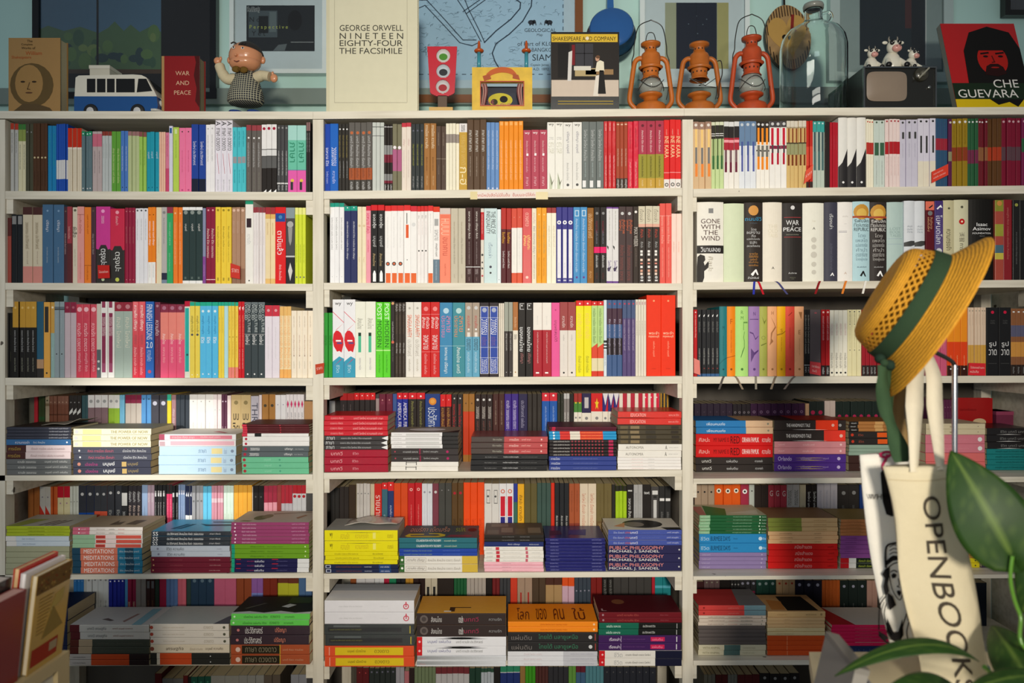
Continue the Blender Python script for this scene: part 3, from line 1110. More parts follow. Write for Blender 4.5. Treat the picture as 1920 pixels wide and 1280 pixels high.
stand_row('R', 2, 1308, DR, '''
1358 1 378 f2eee4 H r8-14,42-60:888 h21-48,72:503434=GONE|WITH|THE|WIND b54-64:2a2624 h56-62,75:fff=วิมานลอย p2,68;12,65;28,67;30,72;24,75;28,79;40,74;44,76;40,82;26,86;26,94;20,100;0,100;0,80:2a2624 t68-92,18:b0a898 =thick_white_hardback_with_GONE_lettering
1396 1 381 dbe5c4 H
1431 1 379 342d29 H d10,55:d89a50 h18-23,88:3a9ac8=ถนนชีวี h25-27,80:5a6a78=สามัญชน h32-56,70:ccc=โดย|ผลงาน|คือ|แปลกใหม่ยุคสมัย|และ|สหายทั้งหลาย h63-80,50:c88a40=รางวัล|วรรณกรรม|แห่งปี|เล่มสำคัญ|ยอดเยี่ยม p35,90;60,84;66,84;78,91;70,91;60,87;48,92;42,92:fff h93-96,60:ddd=สำนักพิมพ์ k45,-0.003:3038a8 k65,0.014:c01c2c
1467 1 379 f0e8d8 H h81-84,16:222=A h28-44,50:e4dcc8=THE|OLD|TALES k60,0.03:4a4a7a =blank_cream_hardback_left_of_the_war_novel
1506 1 380 2d2927 H r18-18.6,10-92:b83c40 h22-28,62:f0f0f0=WAR h28.5-30.5,14:ddd=& h31-36,86:f0f0f0=PEACE h39-41,60:998=สงครามและสันติภาพ r43-43.6,10-92:b83c40 d6,20:ddd h88-90,60:ddd=สันติภาพ h94-97,70:776=ผลงาน|แปล
1546 1 380 eeecdf H h31-34,14:444=A h22-24,30:d8d0c0=โดย d47,26:d0ccc0 d56,24:d0ccc0 d66,30:d0ccc0 d78,24:d0ccc0 d88,22:d0ccc0 k70,-0.014:8a1c20 =cream_hardback_with_faint_scribbles
1571 1 379 40404f H t15-34,28:ddd t52-86,22:667 p40,93;55,89;60,89;72,93;65,93;57,91;48,93:fff
1600.5 1 378 f2eee9 H h17-19,70:c8c4c0=บันทึก h27-28,60:ccc=แห่งยุค r36.5-37,10-60:889 r38-38.4,10-60:889 h88-91,20:d0b8a8=A k40,-0.012:e08030 =white_hardback_with_orange_bookmark
1632.5 1 377 b4d6de H d13,92:c8923a d15,60:e0b858 b18-20.5:a8482c h22-37,86:2c3840=รีพับลิก|Πολιτεία|REPUBLIC h40-75,68:7a94a0=โดย|เพลโต|แปลจากกรีก|คำนำ|อรรถาธิบาย|โดยผู้แปล p38,93;55,87;62,87;76,94;68,94;58,90;48,94:222 h81-83,60:567=พิมพ์ครั้งที่ k60,-0.01:ece8e0
1665 1 378 312b29 H d13,92:c8923a d15,60:e0b858 b18-20.5:a8482c h22-37,86:e8e4e0=รีพับลิก|Πολιτεία|REPUBLIC h40-75,68:b8b4b0=โดย|เพลโต|แปลจากกรีก|คำนำ|อรรถาธิบาย|โดยผู้แปล p38,93;55,87;62,87;76,94;68,94;58,90;48,94:fff h81-83,60:bbb=พิมพ์ครั้งที่
1695.5 1 378 b4cac6 H h32-44,66:9cb4b2=LOST|BOOK|TALES r46-46.4,5-95:9ab r53-53.4,5-95:9ab d76,14:e4e4d8
1736 2 376 d8dce2 H p0,52;60,50;100,50;100,55;60,57;0,57:444444 h31-40,50:99a0a8=สมุด|บันทึก|ตำนาน
1752.5 1 377 5a1420 b0-11:e0705a d15,55:777 t20-50,60:d8a880=สิ้นอำนาจ|แผ่นดินใหม่ p30,8;80,4;80,6;45,9:222
1769 1 376 3c266e S t18-54,70:e0dce4=โบหมดโลก d63,70:ccc p20,10;70,5;90,9;60,8;35,11:fff
1790.5 1 375 c8c09a H t36-62,45:444030 d10,20:554 d70,28:c01c1c
1818 1 374 d2ceae H d27,40:c01c1c d27,14:f0e0c0 h40-52,34:666050=วันใหม่|ของเรา t54-74,30:554 d9,18:554
1865 1 373 191715 H h29-38.5,74:f4f4f4=Isaac|Asimov h41-43,74:eeeeee=FOUNDATION h45-46,40:999=TRILOGY =thick_black_hardback_with_white_name
1881.5 1 375 a84a3c S b0-14:8a8a30 b30-45:9a9a38 b56-66:4a6a78 b66-74:c8b848 d4,60:c84 =shrink-wrapped_patchwork_paperback
1898 1 374 8a2028 S t10-90,30:c07068
1912 1 375 1f1d1c S d6,45:9a9a48 t40-80,25:777
1932 1 375 1b1a1a S t30-80,30:666
''')
stand_row('L', 3, 11, DR, '''
24 2 586 191715 t10-40,30:443 t60-75,30:554
69 4 565 1f1d1b b0-34:c09236 d8,40:d8b468 t38-66,32:bbb t74-92,30:998
82 1 565 2a5a74 b76-88:b08c6c b88-100:33302e
94 1 566 dca44c r6-40,18-78:33302c d94,30:333
102 1 566 8fadaa b0-41:c49a4c d7,50:f0e0c0 t60-90,20:cde
120 2 565 8d9ca2 b7-11:464a4c b8-9:789 d69,28:333 t18-55,15:c8d0d4
142 2 566 c2b0b8 b0-14:8a2440 d7,45:b06070
181 3 570 cc3a50 S t26-64,60:f8d0d4 t66-92,50:f4b8c0 d7,70:f0b8c0
189 1 569 ccc8bc b62-100:5a6468 d78,60:c8ccc8 d88,60:d8dcd8
214 2 565 eae8e4 r0-8,18-70:963a58 r15-93,18-74:8a3050 t20-45,48:e8d0d4 r81-93,18-74:9a4a6a
248 2 566 a6b6ac b0-12:962a3c d6,52:c08088 t20-60,50:dedccc
273 2 565 d41c38 S t5-38,55:f8e0e0 t44-56,30:8a1424 t60-96,45:f4b0b8
289 1 565 2c68bc t4-50,68:e8eefa=FINNISH_LESSONS h53-61,74:f4f6fa=2.0 t64-78,55:bcd0f0 d92,40:d05060
299.5 1 566 7a3048 t24-44,65:e4d0d4 t48-90,25:a0607a d5,50:b08090
345 3 570 ea5a80 b0-11:8a3048 b11-48:ee8a7e t40-54,40:fde4e0 t58-80,32:f8b8c0 d5,50:b07088
356 1 564 e2e6da b0-7:c01838 r9-92,12-78:2ab0a8 d70,40:2a5a60
374.5 2 566 f0d858 b0-5:1eae90 t18-40,55:5a5a40 d43,50:555 d96,20:fff
409 3 566 5ac0ee b0-5:1eae90 d12,42:e4f4ff t18-42,40:3a8ab8 t46-54,60:fff d95,25:e4f4ff
420.5 2 566 f0d64c b0-5:1eae90 t20-80,25:b8a030
428 1 566 b8e2ea b0-5:1eae90
446 3 566 f2d252 b0-5:1eae90 b86-100:f08a80 t12-40,40:c8a030 d46,40:b89828 t52-74,35:c8a030
458 2 565 d01c28 p20,8;80,6;60,12:f8e0e0 t18-60,60:f0a080 t62-88,40:f4c4b8
496.5 3 566 3c464a b0-3:6a7478 t3-40,85:c4cccc=2ND_CULTURE|VOICED b42-42.5:aaa t43-56,60:f0f0f0 d95,24:eee
524 2 572 e8e0ea b0-15:cc3044 d7,40:e0a0a8 t30-80,20:ccc
546 3 574 f2dcb0 b0-13:ecbc70 b88-100:f2b464 t14-86,75:eea450
587 4 582 f4e8d4 t8-28,22:9a8a78 t36-68,24:a06a50 d67,16:555 t75-86,22:998
''')
stand_row('M', 3, 607.5, DR, '''
623 2 586 2f9a36 t35-50,50:1a6a20
666 2 561 eeeef2 h4-8.5,55:222=wy p50,40;75,43;95,50;97,58;80,68;60,66;40,67;12,60;3,52;10,44;30,40:d81c28 p0,16;100,30;100,29;0,15:e05060 p100,30;30,40;30,39:e08088 r52-54,30-75:f4f4f4 r55-57,40-85:4a4a8a p0,80;60,73;100,76;100,100;0,100:3a9ebe p10,86;80,76;82,77:c03060 t84-94,30:c4e0ec
704.5 2 565 f0f0e2 r41-45.5,30-58:123a2a r45.5-67,30-58:50bc94 t22-36,55:9a9a90 t74-90,22:99a
732 2 566 5cd42a t2-24,62:ecffe4=POST t25-60,60:1f6a14=MODERN b63.5-65:c0f498 t70-94,25:2a7a1c
740.5 1 564 2c2624 d3,65:d8a070 d54,65:d86a50 t27-52,50:c4c0bc t60-80,30:776
760.5 3 567 3a3028 t2-14,70:b4b0ac t17-42,50:6a5a4a t54-68,45:d0ccc8 t72-95,40:776a60
790 2 566 eae6de d8,30:b8b4ac t17-47,55:e0643c=SINGULARITY t19-46,14:555 t50-72,50:aaa49c t76-92,25:a8a090
824.5 2 566 d01c1c b16-16.6:f08080 d9,50:e88 t20-42,80:f8f4f0=กำเนิด|สังคม t44-63,58:f0e4e4 b66-66.6:f08080 t69-96,32:f0b0b0
848.5 1 567 3a88b6 d11,45:b8d8e8 t18-55,70:d880a8=สหาย|ประชาชน b58-58.5:a8d0e0 t60-95,32:eef4f4
872 1 567 3e8e9c d11,45:b8d8d8 t18-55,70:e08a5a=สหาย|ประชาชน b58-58.5:a8d0d0 t60-95,32:eef4f0
899.5 2 567 62a6c4 b0-46:aa9a8a d7,50:ccc t18-34,40:c03a40 d36,25:eee r40-46,30-70:e8e0d8 t49-64,60:2a3038 t67-94,38:c4dce8
935 2 567 2a2026 r5-96,6-94:e4e4ee r5.6-95.4,12-88:2848a6 d10,50:a8b0c8 b20-20.5:d0d4e8 t22-43,62:eef0f8=วาทกรรม t46-58,55:7a5a9a b60-60.5:d0d4e8 b74-74.5:d0d4e8 t76-94,60:dde0f0
945.5 3 568 e8e0d0 t8-92,30:c8b098
961.5 2 566 3a3432 b0-39:a0a498 t42-65,42:d4d0cc d94,20:ccc
971.5 1 566 ece4d4 b0-38:b0703a t20-34,40:e8c8a0 t43-50,50:333 d94,25:a87830
999.5 2 567 1c1816 r1-9,22-30:ddd r1-1.6,22-80:ddd r8.6-9.2,22-80:ddd d4,22:ddd t33-66,58:f8f8f8=ของคนไทย t68-82,50:b07070
1034 2 567 ae1c2c b0-37:f0eae2 t18-30,14:ccc t40-82,22:e8c8c8 r94-96,30-65:f4f0f0
1049.5 1 567 ec5a9c t24-72,50:8a2a5a=มนุษยสมบัติ d10,20:c03a78
1080 2 566 e6ded6 b0-38:a04444 t19-34,40:e8d8d4 t44-52,18:999 t56-90,15:ccc d95,24:333
1109 2 563 f2e81e b0-7:e02020 d4,22:fff t17-50,60:eecb68 t73-95,40:8a8a2a
1132 2 564 bcdc8c b0-6:d82020 d3,22:fff p0,62;100,56;100,76;0,76:e04a30 b76-93:e8dcb4 b93-100:d83a28 t10-56,48:4a6a3a
1138 1 562 dce8f0 b53-56:333 b58-60:333 b62-64:333 t66-86,50:889
1167 3 562 44608e b11-32:4a3040 b50-72:2c2226 t25-72,45:ccc4dc d5,36:a83a50
1191.5 3 562 5a4a7a b0-24:4a5a80 t26-66,45:c0b0c8 d5,40:c83a50 t70-82,20:98b
1212 4 561 e6e0d0 r3-7,25-75:caa t28-80,40:888070
1267 2 553 f03614 d7,14:f8a070 h45-53,72:f8dcb8=พระจำ|กรุงธนบุรี t57-78,18:f4b090 h90-91.5,30:c83010=สำนักพิมพ์
''')
stand_row('R', 3, 1301, DR, '''
1308 1 580 c01c20 d4,40:ecc t8-42,45:f0c0b8
1349 5 580 242528 p30,9;60,7;62,8;45,11;35,11:f4f4f4 t18-34,40:8a8a88 t58-82,36:b8b8b4 d88,30:8a3a34 b96-100:3a6090
1363.5 1 574 2a7c82 H h28-33,26:1c5a60=M t42-70,14:1c5a60 p0,82;50,76;100,73;100,74;50,77;0,83:1c5a60 d90,24:1c4a50 k40,-0.014:5a5450
1379.5 1 574 f28a1c H h18-25,26:b05c08=F t34-66,18:b05c08 p0,73;100,70;100,71;0,74:b05c08 d90,26:8a4a10 k80,0.02:8a7a68
1404 1 574 b0e080 H h6-11,18:6a9a4c=R h14-19,20:6a9a4c=M p60,22;95,22;95,24;64,24;64,34;60,34:6a9a4c p40,72;52,64;66,58;66,50;60,44;68,36;71,36;64,44;70,50;70,59;54,67;42,74:5a8a44 d90,20:4a7a3a
1424.5 1 574 9e7cb4 H h8-13,20:5a3a78=N p10,18;90,18;90,19;10,19:5a3a78 p10,36;40,38;60,46;90,42;90,43;60,48;38,40;10,38:5a3a78 p20,60;50,66;90,62;90,64;50,70;20,80:5a3a78 d90,24:5a3a78 k50,0.0:8a8478
1439.5 1 574 acb054 H p30,14;60,22;90,18;60,26:747a30 d45,50:8a9040 d45,36:acb054 p20,55;90,52;90,53;20,57:747a30 d90,26:747a30
1457 1 574 ecac7c H h7-12,24:a87044=H p30,14;70,24;92,30;50,38;40,46;60,50;20,56;30,50;34,38;80,29:a87044 d90,24:a87044 k70,-0.014:8a7a68
1473 1 574 f2b018 H h32-37,26:b07c08=S p0,40;60,38;100,35;100,36;60,40;0,42:b07c08 t44-66,16:b07c08 d90,26:b07c08
1490.5 1 574 e4503e H p30,13;70,8;74,9;34,14:9a2c20 t30-60,12:b03a2c d90,24:9a2c20 k80,-0.03:8a7a70
1508 1 574 f2b080 H h34-40,24:a87044=E p40,8;80,8;70,18;66,18:a87044 d90,24:a87044 t46-70,14:c08450
1519.5 2 580 1f1d1b t8-78,55:a8a49c b83-84:bbb t86-96,50:bbb
1540 1 580 5a5052 r4-6,40-62:a05058
1556 2 580 b01c20 b84-100:2a2422 d4,50:e8c0b8 t10-46,45:ecbcbc t87-97,55:ddd
1590 4 581 eae6d6 t20-38,42:ccaaa8 t65-88,55:66625a d95,45:333
1616 3 580 e0d8ac d3,30:444 d22,22:444 t5-20,30:8a8060 t26-58,22:a8a078 d61,22:444
1652 5 580 9a1c28 b84-100:2a2422 d4,40:d8a0a0 t87-97,50:bbb
1740 g
1776 3 580 c8587a t10-80,25:e090a8
1815 3 577 ee9020 b50-85:e04418 b85-100:3a1a14 t70-86,18:f8c890 d90,25:ddd
1850 6 576 dcc4ac b55-97:d0a048 b97-100:c8b090 d5,35:776 t10-50,20:a89078
1896 2 576 1d1d1f d7,26:c81c40 h18-24,36:555=บันทึก|หลัง h50-70,66:e4e4e4=รูป|วาด r82-82.4,15-85:555
1936 4 578 8a5a3a b25-42:5a5a74 b50-72:cc9044 b84-100:2a201c r4-6,30-70:ddd t87-97,40:999
''')
DB = 0.175; WB = 0.138
stand_row('L', 4, 53, DB, '''
64 1 741 6a6658
71 1 740 c02a38
84 2 742 3a4a2a b30-34:2a5a30
92 1 740 b8aa92 d8,40:554 b12-16:8a7a60
128 5 742 7e4e3c b0-12:8a6050 d9,30:c8a890 b26-28:5a3424
152 3 741 302c2a p10,24;90,18;90,24;10,28:e4e4e0 d10,30:999
165 2 741 3a5a60 b60-66:c8b88a
202 3 740 8e7278 b0-18:eceaea d9,52:aaa b50-100:8a6a68
224 2 740 9cc43c b0-19:eceae6 d9,52:aaa
234 2 740 7cc2e4
265 3 740 cec3b8 b0-12:8a2444
283 2 740 5c9edc d6,30:456
313 2 740 464650 d12,55:ccd t44-58,55:d4d4d8=THE t62-96,40:8a8a90
321 1 739 f0d234 b0-9:3ac0a0
329.5 1 740 aa8288 t20-90,60:e8d8d8
355 3 740 363e48 t55-95,45:99a
400 3 739 ebe9e7 d10,16:aaa t40-80,14:bbb
415 2 739 eee2e4 d22,30:bcc t30-90,15:caa
426 2 739 5c324a d10,50:cbc t46-98,50:e0c8d0
433 1 741 eedcde
470.5 2 740 c4ac7c d11,42:8a7a50 h26-36,56:2c2622=นบ h40-58,66:2c2622=วิย p40,72;60,70;66,84;40,88:2c2622
485.5 1 742 bab6c2 t10-70,75:4a4a5a=THREE p20,60;80,60;80,62;28,62;28,76;20,76:4a4a5a
491 1 740 e0d4d8
516 2 739 ac7a3e d16,46:4a4030 h46-72,60:e4d4c0=แม่
536 2 740 e8e8ec d14,24:aab
570 5 739 e8e4e8 p20,14;50,8;80,14;50,20:d0306a t26-90,50:45455a
588 1 752 bc8e5e
''', WB)
stand_row('M', 4, 617, DB, '''
628 1 751 9c9c9a
637 g
664 2 737 2c2628 b0-10:b01c20 t16-30,12:988
704 4 736 2c2626 b0-10:dc2428 d4,22:fff h26-34,60:bbb=TIME
711 1 739 a09090 b0-6:444
736 2 738 6c1c36 d9,22:d09090 d13,50:7c2c46
744 1 738 3a5a98
765 2 736 1e2c98 b0-9:dc1c28 d5,28:fff t14-56,64:ececf8=AMERICA_FIRST
797 2 736 28201e b0-9:dc1c28 d5,22:fff t12-80,38:a0a058
825.5 1 738 1e3e88 d11,50:e08a28 d11,30:f0a848 t20-60,60:dce4f0
846.5 2 739 4c1e1c b0-18:dc1c20 d8,22:f0a0a0 t20-70,55:cc943e
868 2 739 2c2422 d6,28:ccc t14-66,50:cc2028
890 2 738 a4702e b26-90:cc3e1a d14,28:6a4a20
924 3 739 2c1e1c d8,42:ddd t18-36,50:d8d0c8 t40-66,40:8a5048
946 2 738 482420 t10-90,24:c0a890
972 2 738 3e248a t10-52,50:dcd4f4 t54-90,30:b0a4d8
989 1 738 28224c b72-100:d4d0c4 t10-50,40:a8a4c0
1016 3 738 302a26 t20-90,16:5a544c
1045 2 736 1c5cb4 b0-12:dc2a3a d4,28:fff t20-90,30:b0c8e8
1057 2 738 2c2e24 d12,40:444 t50-95,35:c8b880
1068 2 737 8c8684 b0-8:ccc t28-80,60:e4e4e0
1076 1 738 1f1b19
1091 2 737 eee8da b0-13:a8302a b13-28:4a8a3a d14,42:f0d030 d36,50:888
1108.5 1 737 eee8da b0-29:28204e r6-22,28-72:ccc8c8 d37,34:888 t48-96,30:bbb
1130 1 737 eee8da b0-27:dc1c20 p50,7;56,13;68,13;58,17;62,24;50,20;38,24;42,17;32,13;44,13:f4d428 d37,28:888 t48-96,30:bbb
1161 3 737 eee8da b0-27:2c2a7c p50,27;100,27;100,5:c82038 p0,0;100,0;50,18:e8e8ec d37,45:888 t48-96,30:bbb
1205 3 737 eee8da r0-27,45-100:bc223c d37,36:888 t48-96,20:ccc
1237 3 737 eee8da r0-27,42-96:dc1c42 d6,24:f4e0e4 d37,44:888
1255 3 737 eee8da b0-26:3c362a r0-26,30-60:e0a424 d37,60:888
''', WB)
DRB = 0.245; WRB = 0.128
stand_row('R', 4, 1302, DRB, '''
1374 6 756 2c2032 d14,20:4a3a4c
1408 4 757 241e24 d14,50:888088 d14,30:241e24
1510 8 756 3c1e3e d14,42:8a708c d14,24:3c1e3e
1517 1 756 c49e7a
1546 2 752 1f2724 d18,55:ac244c t44-80,45:99a
1567 2 751 c4b4ac d38,60:c01c38
1650 6 752 1c2824 d24,48:b22454 t40-70,25:566
1757 g
1786 5 749 5c264a d12,30:a07090 t20-90,30:8a5a7a
''', WRB)
stand_row('L', 5, 52, DB, '''
73 2 912 a4622e
95 2 912 cacac6 p0,26;60,35;100,42;60,56;0,68:c83a2c d15,25:889
108 3 912 cc6430
131 2 911 dad0a4 b0-16:c0182c d24,26:a89 p30,66;70,70;60,96;30,96:c83a30
147 3 911 d2d6ca d22,40:888
176 2 910 1e52ac b0-38:34363e d12,42:ccc t46-92,55:8cc4dc
201 2 910 dc5c40 b0-36:3c3e44 d12,42:ccc t44-92,55:f0c8a0
228 2 910 3a3c42 d10,42:ccc t34-88,45:b8b8b4
240 1 910 2a2a2c r10-28,8-92:d8d8d4 t36-96,50:ccc
265 3 910 383438 t8-26,60:ccc t28-62,60:e0c8bc t66-96,40:b09088
276 1 909 9cb6da t30-90,20:789
289 2 909 baa2b2 t10-24,50:ddd
309 4 909 2c2c2e r8-16,20-80:ccc t24-96,45:ccc
312 1 909 252527
323 2 908 e0426e b0-13:333 b84-100:302c2e t20-70,50:f0a0b0
334 2 910 2a2a2c r10-16,20-80:ccc t24-90,40:bbb
347 3 908 8ca2c6 r8-14,20-80:dde t30-90,40:c8d4e8
360 3 910 eef0f2 b0-42:2a3252 p20,14;80,8;80,16:e8e8ec d78,40:333
380.5 3 910 a2a2a6 d22,60:777
396.5 2 911 6ccaee t70-90,30:bde
418.5 4 910 da9aaa b18-24:e8c8d0
438 3 910 dceee0 t40-60,25:aca
472.5 4 909 eeae3e t40-90,25:d8922a
474 1 912 e8e0d4
495 2 910 1f1b1b d16,30:555 t48-92,60:e4e0dc
519 3 910 f2a8b8 b0-24:a83048
527 1 909 a24242 b62-100:b28c4c
548 3 909 cac6ce b0-26:ba2e3e
574 3 909 d4d6da b0-12:b82430 d16,70:b82430
''', WB)
stand_row('M', 5, 619, DB, '''
636 2 914 2a2826
654 2 912 302a28 d60,30:888
668 1 908 bcac32 b0-54:3c2e22 p10,80;90,76;60,86:222
694 4 906 cac6c2 d14,40:888 t20-70,15:aaa
702 1 907 ccbda2
716 1 906 cc281e t16-78,60:f4dcd4=รายนามคมคาย
727 1 904 3c6a7a b0-9:dc2a2a d4,24:fff t44-90,50:c8d8d8
738.5 1 903 283a70 b0-12:dc2a2a d4,24:fff t32-96,50:ccd4ec
764.5 2 905 da4c1a t50-90,20:a83a10
791 2 905 c41e26 d9,44:f0c0b8 d9,24:c41e26 t30-90,22:e8a098
811 2 906 dce0e8 d12,40:99a t30-90,18:bbc
822.5 1 906 7c3c4a d12,46:ccc b76-78:dcc
847 2 905 464642 d10,20:888 t66-96,30:b8b878
869 2 905 5c4222 d14,50:b02030 t50-96,70:34240f
908 3 904 f04e12 t50-96,50:c83a08
936 2 906 dcdad6 r9-28,30-78:555 r10-27,34-74:dcdad6 d18,30:555 h66-84,70:a05a52=รอ
963 2 906 eaeaee d11,60:d86a4a d11,36:eaeaee r18-46,18-82:d01c34 r47-75,18-82:2c2a82 r76-100,18-82:6cba32
970.5 1 906 3c6c5c b0-26:2c3c9a b88-100:c83020
983 1 907 f0b222 t16-52,50:5a3a10 t66-96,55:a87818
1007 2 906 645a32 b68-100:2a2420 t76-96,30:999
1033 3 905 3e564e b72-100:eae6d2
1040 1 905 da321a b72-100:e2d2aa
1067 3 905 222428 b70-100:eeeade t46-66,40:e4e4e0
1087 2 906 aa5632 b56-100:8a3a2a t60-96,40:c87058 t10-40,30:7a3a1c
1118 2 906 e4d4bc p0,92;100,80;100,100;0,100:c42a24 t14-60,45:c87a60
1147 2 906 70623a b53-100:6c5432 t56-90,45:a89468 t10-46,20:5a4c28
1154 1 908 262422 t50-80,40:999
1175 3 910 aace22 b0-8:2a2a20 t20-80,20:8aac18
1188 1 908 221e1c t20-90,50:ddd r8-10,20-80:ccc
1205 2 908 acacac t12-60,40:888 b60-100:c8b8a0
1221 1 908 221e1c h10-14,66:f0f0f0=text b66-80:5a2024
1236 1 912 484646 r6-12,15-85:ddd r14-17,30-70:222 r20-60,30-70:ccc p30,66;70,60;80,100;50,100:b81c30
1258 2 911 2a2a2a r18-22,10-90:eee t38-48,40:888 r56-96,35-68:8a8a88
''', WB)
stand_row('R', 5, 1303, DRB - 0.035, '''
1340 3 909 aa947e d10,30:222
1389 3 908 e05c16 d9,55:f0ead8 d9,26:222 r84-92,45-55:7a3008
1404.5 1 908 a8304a d10,58:fff d10,26:222 t30-80,70:e8a8b0
1414.5 1 908 cad2ca d9,26:222
1441 2 909 3a302c t40-90,30:bbb
1475 3 909 ba404e h8-16,50:f0e0dc=G h32-40,50:f0c8c4=R h56-64,50:f0e0dc=O h76-84,60:f4ece8=W
1500 2 908 cac6c2 t8-30,55:554 t42-76,60:222
1511 1 908 d2c6a6 t30-70,30:a98
1532 2 908 221c1a t10-96,60:e4e4e0
1571 3 906 b6b2ba t10-50,30:99a b76-100:d0aca4
1612 2 908 302c2a d12,36:888 t30-80,30:666
1626 1 908 1c3c7c
1740 g
1800 4 912 3c3430
''', WRB)
stand_row('L', 6, 137, DB, '''
157 3 1080 2a6eac d8,26:8ac t70-90,40:8ac
162 1 1080 b0b4b0
204 4 1080 c2c6c6 d6,40:888 t40-90,30:66696c
233 4 1080 1c2688 d8,40:e4e4f4 t60-96,50:ccd0ec
239 1 1080 4c8cbc
255 2 1080 8c1c3e t42-70,60:e4c8a8
274 2 1080 8c847c
290 2 1080 3a201c r8-20,20-80:666 t40-90,45:8a5a3a
298 1 1078 28382c
311 1 1077 a22242
333 3 1078 5c7aaa t50-90,40:a8c8c8
349 2 1078 ca6474
357 1 1078 2e403c
401 3 1077 22384e d10,45:5a7080 t64-98,50:8aa8b0
443 2 1076 bc5c7a
471 2 1077 8c4426
493 2 1077 8c5ca2 b30-90:7886c8 t56-80,40:4a4a9a
520 2 1077 7c2c1c
560 2 1077 b8b830 b0-14:6a3424
585 2 1077 4c6c96
''', WB)
stand_row('M', 6, 657, DB, '''
668 1 1076 8c4c26
702 2 1076 cacace
720 2 1076 d0d2d6
730 1 1076 d8d4d4 b0-26:a81c3c
743 1 1076 1c7c56
760 2 1076 22242a t20-60,50:4a7a8a
775 2 1076 ba882e
797 2 1076 2a1a18
820 2 1076 c2baa6 r20-40,30-70:222
851 1 1076 28201c h52-62,50:a8a49c=CO
875 4 1076 1f5c36 t30-90,20:4a8a5a
911 5 1076 aaa29a t30-90,35:777
923 1 1076 1c1816 t44-80,60:aaa
937 2 1076 6c1e20 t20-90,20:a83a30
957 3 1075 3a3c40
970 1 1075 cc3c26
998 2 1075 a28a76 r30-92,38-58:a82c24
1023 2 1075 4c3c2c t50-96,50:988
1054 2 1075 aa8a5e b0-18:4a2a20 b48-100:6c685e
1077 2 1075 da521e b20-52:ccaabc b72-100:ccb4cc
1108 4 1074 38424e d28,40:889
1129 2 1074 7c1c18
1150 2 1074 1c1a18 t10-90,60:8a8a86
1222 5 1074 3e3c3a d52,30:777
1228 1 1074 b02030
1258 2 1074 1c7e84 b20-24:5ab
''', WB)
stand_row('R', 6, 1305, DRB, '''
1320 1 1090 3a1a1c
1350 3 1084 5e4a4c d8,30:887
1370 1 1086 1c1614
1387 3 1086 262626 d10,60:888 b50-100:4a1c24
1418 3 1086 2a2a2c d8,50:889 r24-66,28-72:8a2448
1455.5 3 1085 1c4036 d10,45:899 r46-76,25-70:8a2048
1491 3 1084 bc9a70 d10,36:a83a28 r40-100,25-75:4a3222
1541 3 1087 1f1c28 d10,36:99a
1575 5 1087 ba5a22 t20-90,18:8a3a10
1626 3 1088 1c2622 d13,32:99a t50-80,12:888
1646 2 1088 b28a7a
1800 g
1850 1 1092 1c222c
''', WRB)
stand_row('L', 7, 290, 0.15, '''
303 1 1262 5c1c1c
343 2 1272 6c6c6a
352 1 1266 5a1c1c
358 1 1268 22201e
395 3 1268 1c4c3e d10,30:3a7a62
448 2 1266 8c8c86
495 3 1265 8a8a86
525 2 1265 5c5248
545 g
575 2 1264 8c8e96
''', WB)
stand_row('M', 7, 668, 0.15, '''
692 2 1251 5c1c20 d8,20:b44
742 5 1252 2a302e d6,35:667
758 2 1250 9c9aa2
767 1 1258 b06a72
777 1 1252 2a1c1c
817 6 1250 6c7a5c
880 6 1250 b2b0b2 b0-10:6c2a30
902 2 1252 1f3a2e
926 4 1252 aab2ba b0-6:2a4a3a
938 1 1250 1c1a1a
975 3 1248 20306a b0-9:2c7e5e b9-10:ccc
985 1 1248 8a6a3a
1004 3 1248 3a8c1e
1028 4 1248 4c2a26
1066 4 1250 2c2c30
1080 2 1248 5c8c3c
1098 2 1248 3c5c7a b0-10:5c1c28
1132 5 1248 4c7c86
1230 8 1250 24262e d8,20:555
''', WB)
stand_row('R', 7, 1320, 0.15, '''
1342 3 1264 6c6c62
1365 2 1264 4e1e1c
1383 3 1264 6a6a62
1425 3 1264 4c1c1c
1500 4 1262 1e1c1c d8,30:888
''', WB)

# ================================================================ the piles: bottom px, how many, colour, printing
TOPS = {}
DP = 0.004
TOPS['L41'] = pile('L', 4, 11, 134, 803, 0.0, '''
826 4 3a3c48 t15-60,30:667 t66-96,60:d0d0d8 c3a3430
837 1 3a6c9e t14-36,50:dde t42-60,40:cde d94,30:fff
863 2 ead6d6 b0-30:4a2a28 t3-22,50:b89a48 t38-90,35:b8a0a0
893 3 6a6c6c t18-46,45:e4e4e0 t60-96,50:dcdcd8
''')
TOPS['L42'] = pile('L', 4, 136.5, 284, 807, DP, '''
842 3 f4efd0 d4,60:ddd r12-36,10-90:f4e8a0 t48-96,48:a89c70=THE_POWER_OF_NOW c7d7a6a
867 2 4a4c5a d8,30:ddd t19-52,45:d06a80 t64-94,40:dcdce0
893 2 3c3e4e d8,50:d08a78 t16-32,45:c04a8a t39-54,70:fff=มนุษย์ r63-69,15-85:ccac6c t71-84,60:b09a6a
''')
TOPS['L43'] = pile('L', 4, 297, 443, 816, DP, '''
827 1 f2f0f0 b0-7:b05068 r14-95,15-80:e08494 t17-46,40:f8d8dc t54-80,40:f8d8dc ce6e2da Cp60,40;80,20;84,24;66,50:c04858
839 1 f2f0f0 r1-8,10-80:c8a8b0 r15-98,20-85:eeb8c4
891 3 c2def2 r68-82,20-80:ecdca0 t51-61,40:8aa4c0 t84-88,60:a8b8d0 d95,35:8898b0
''')
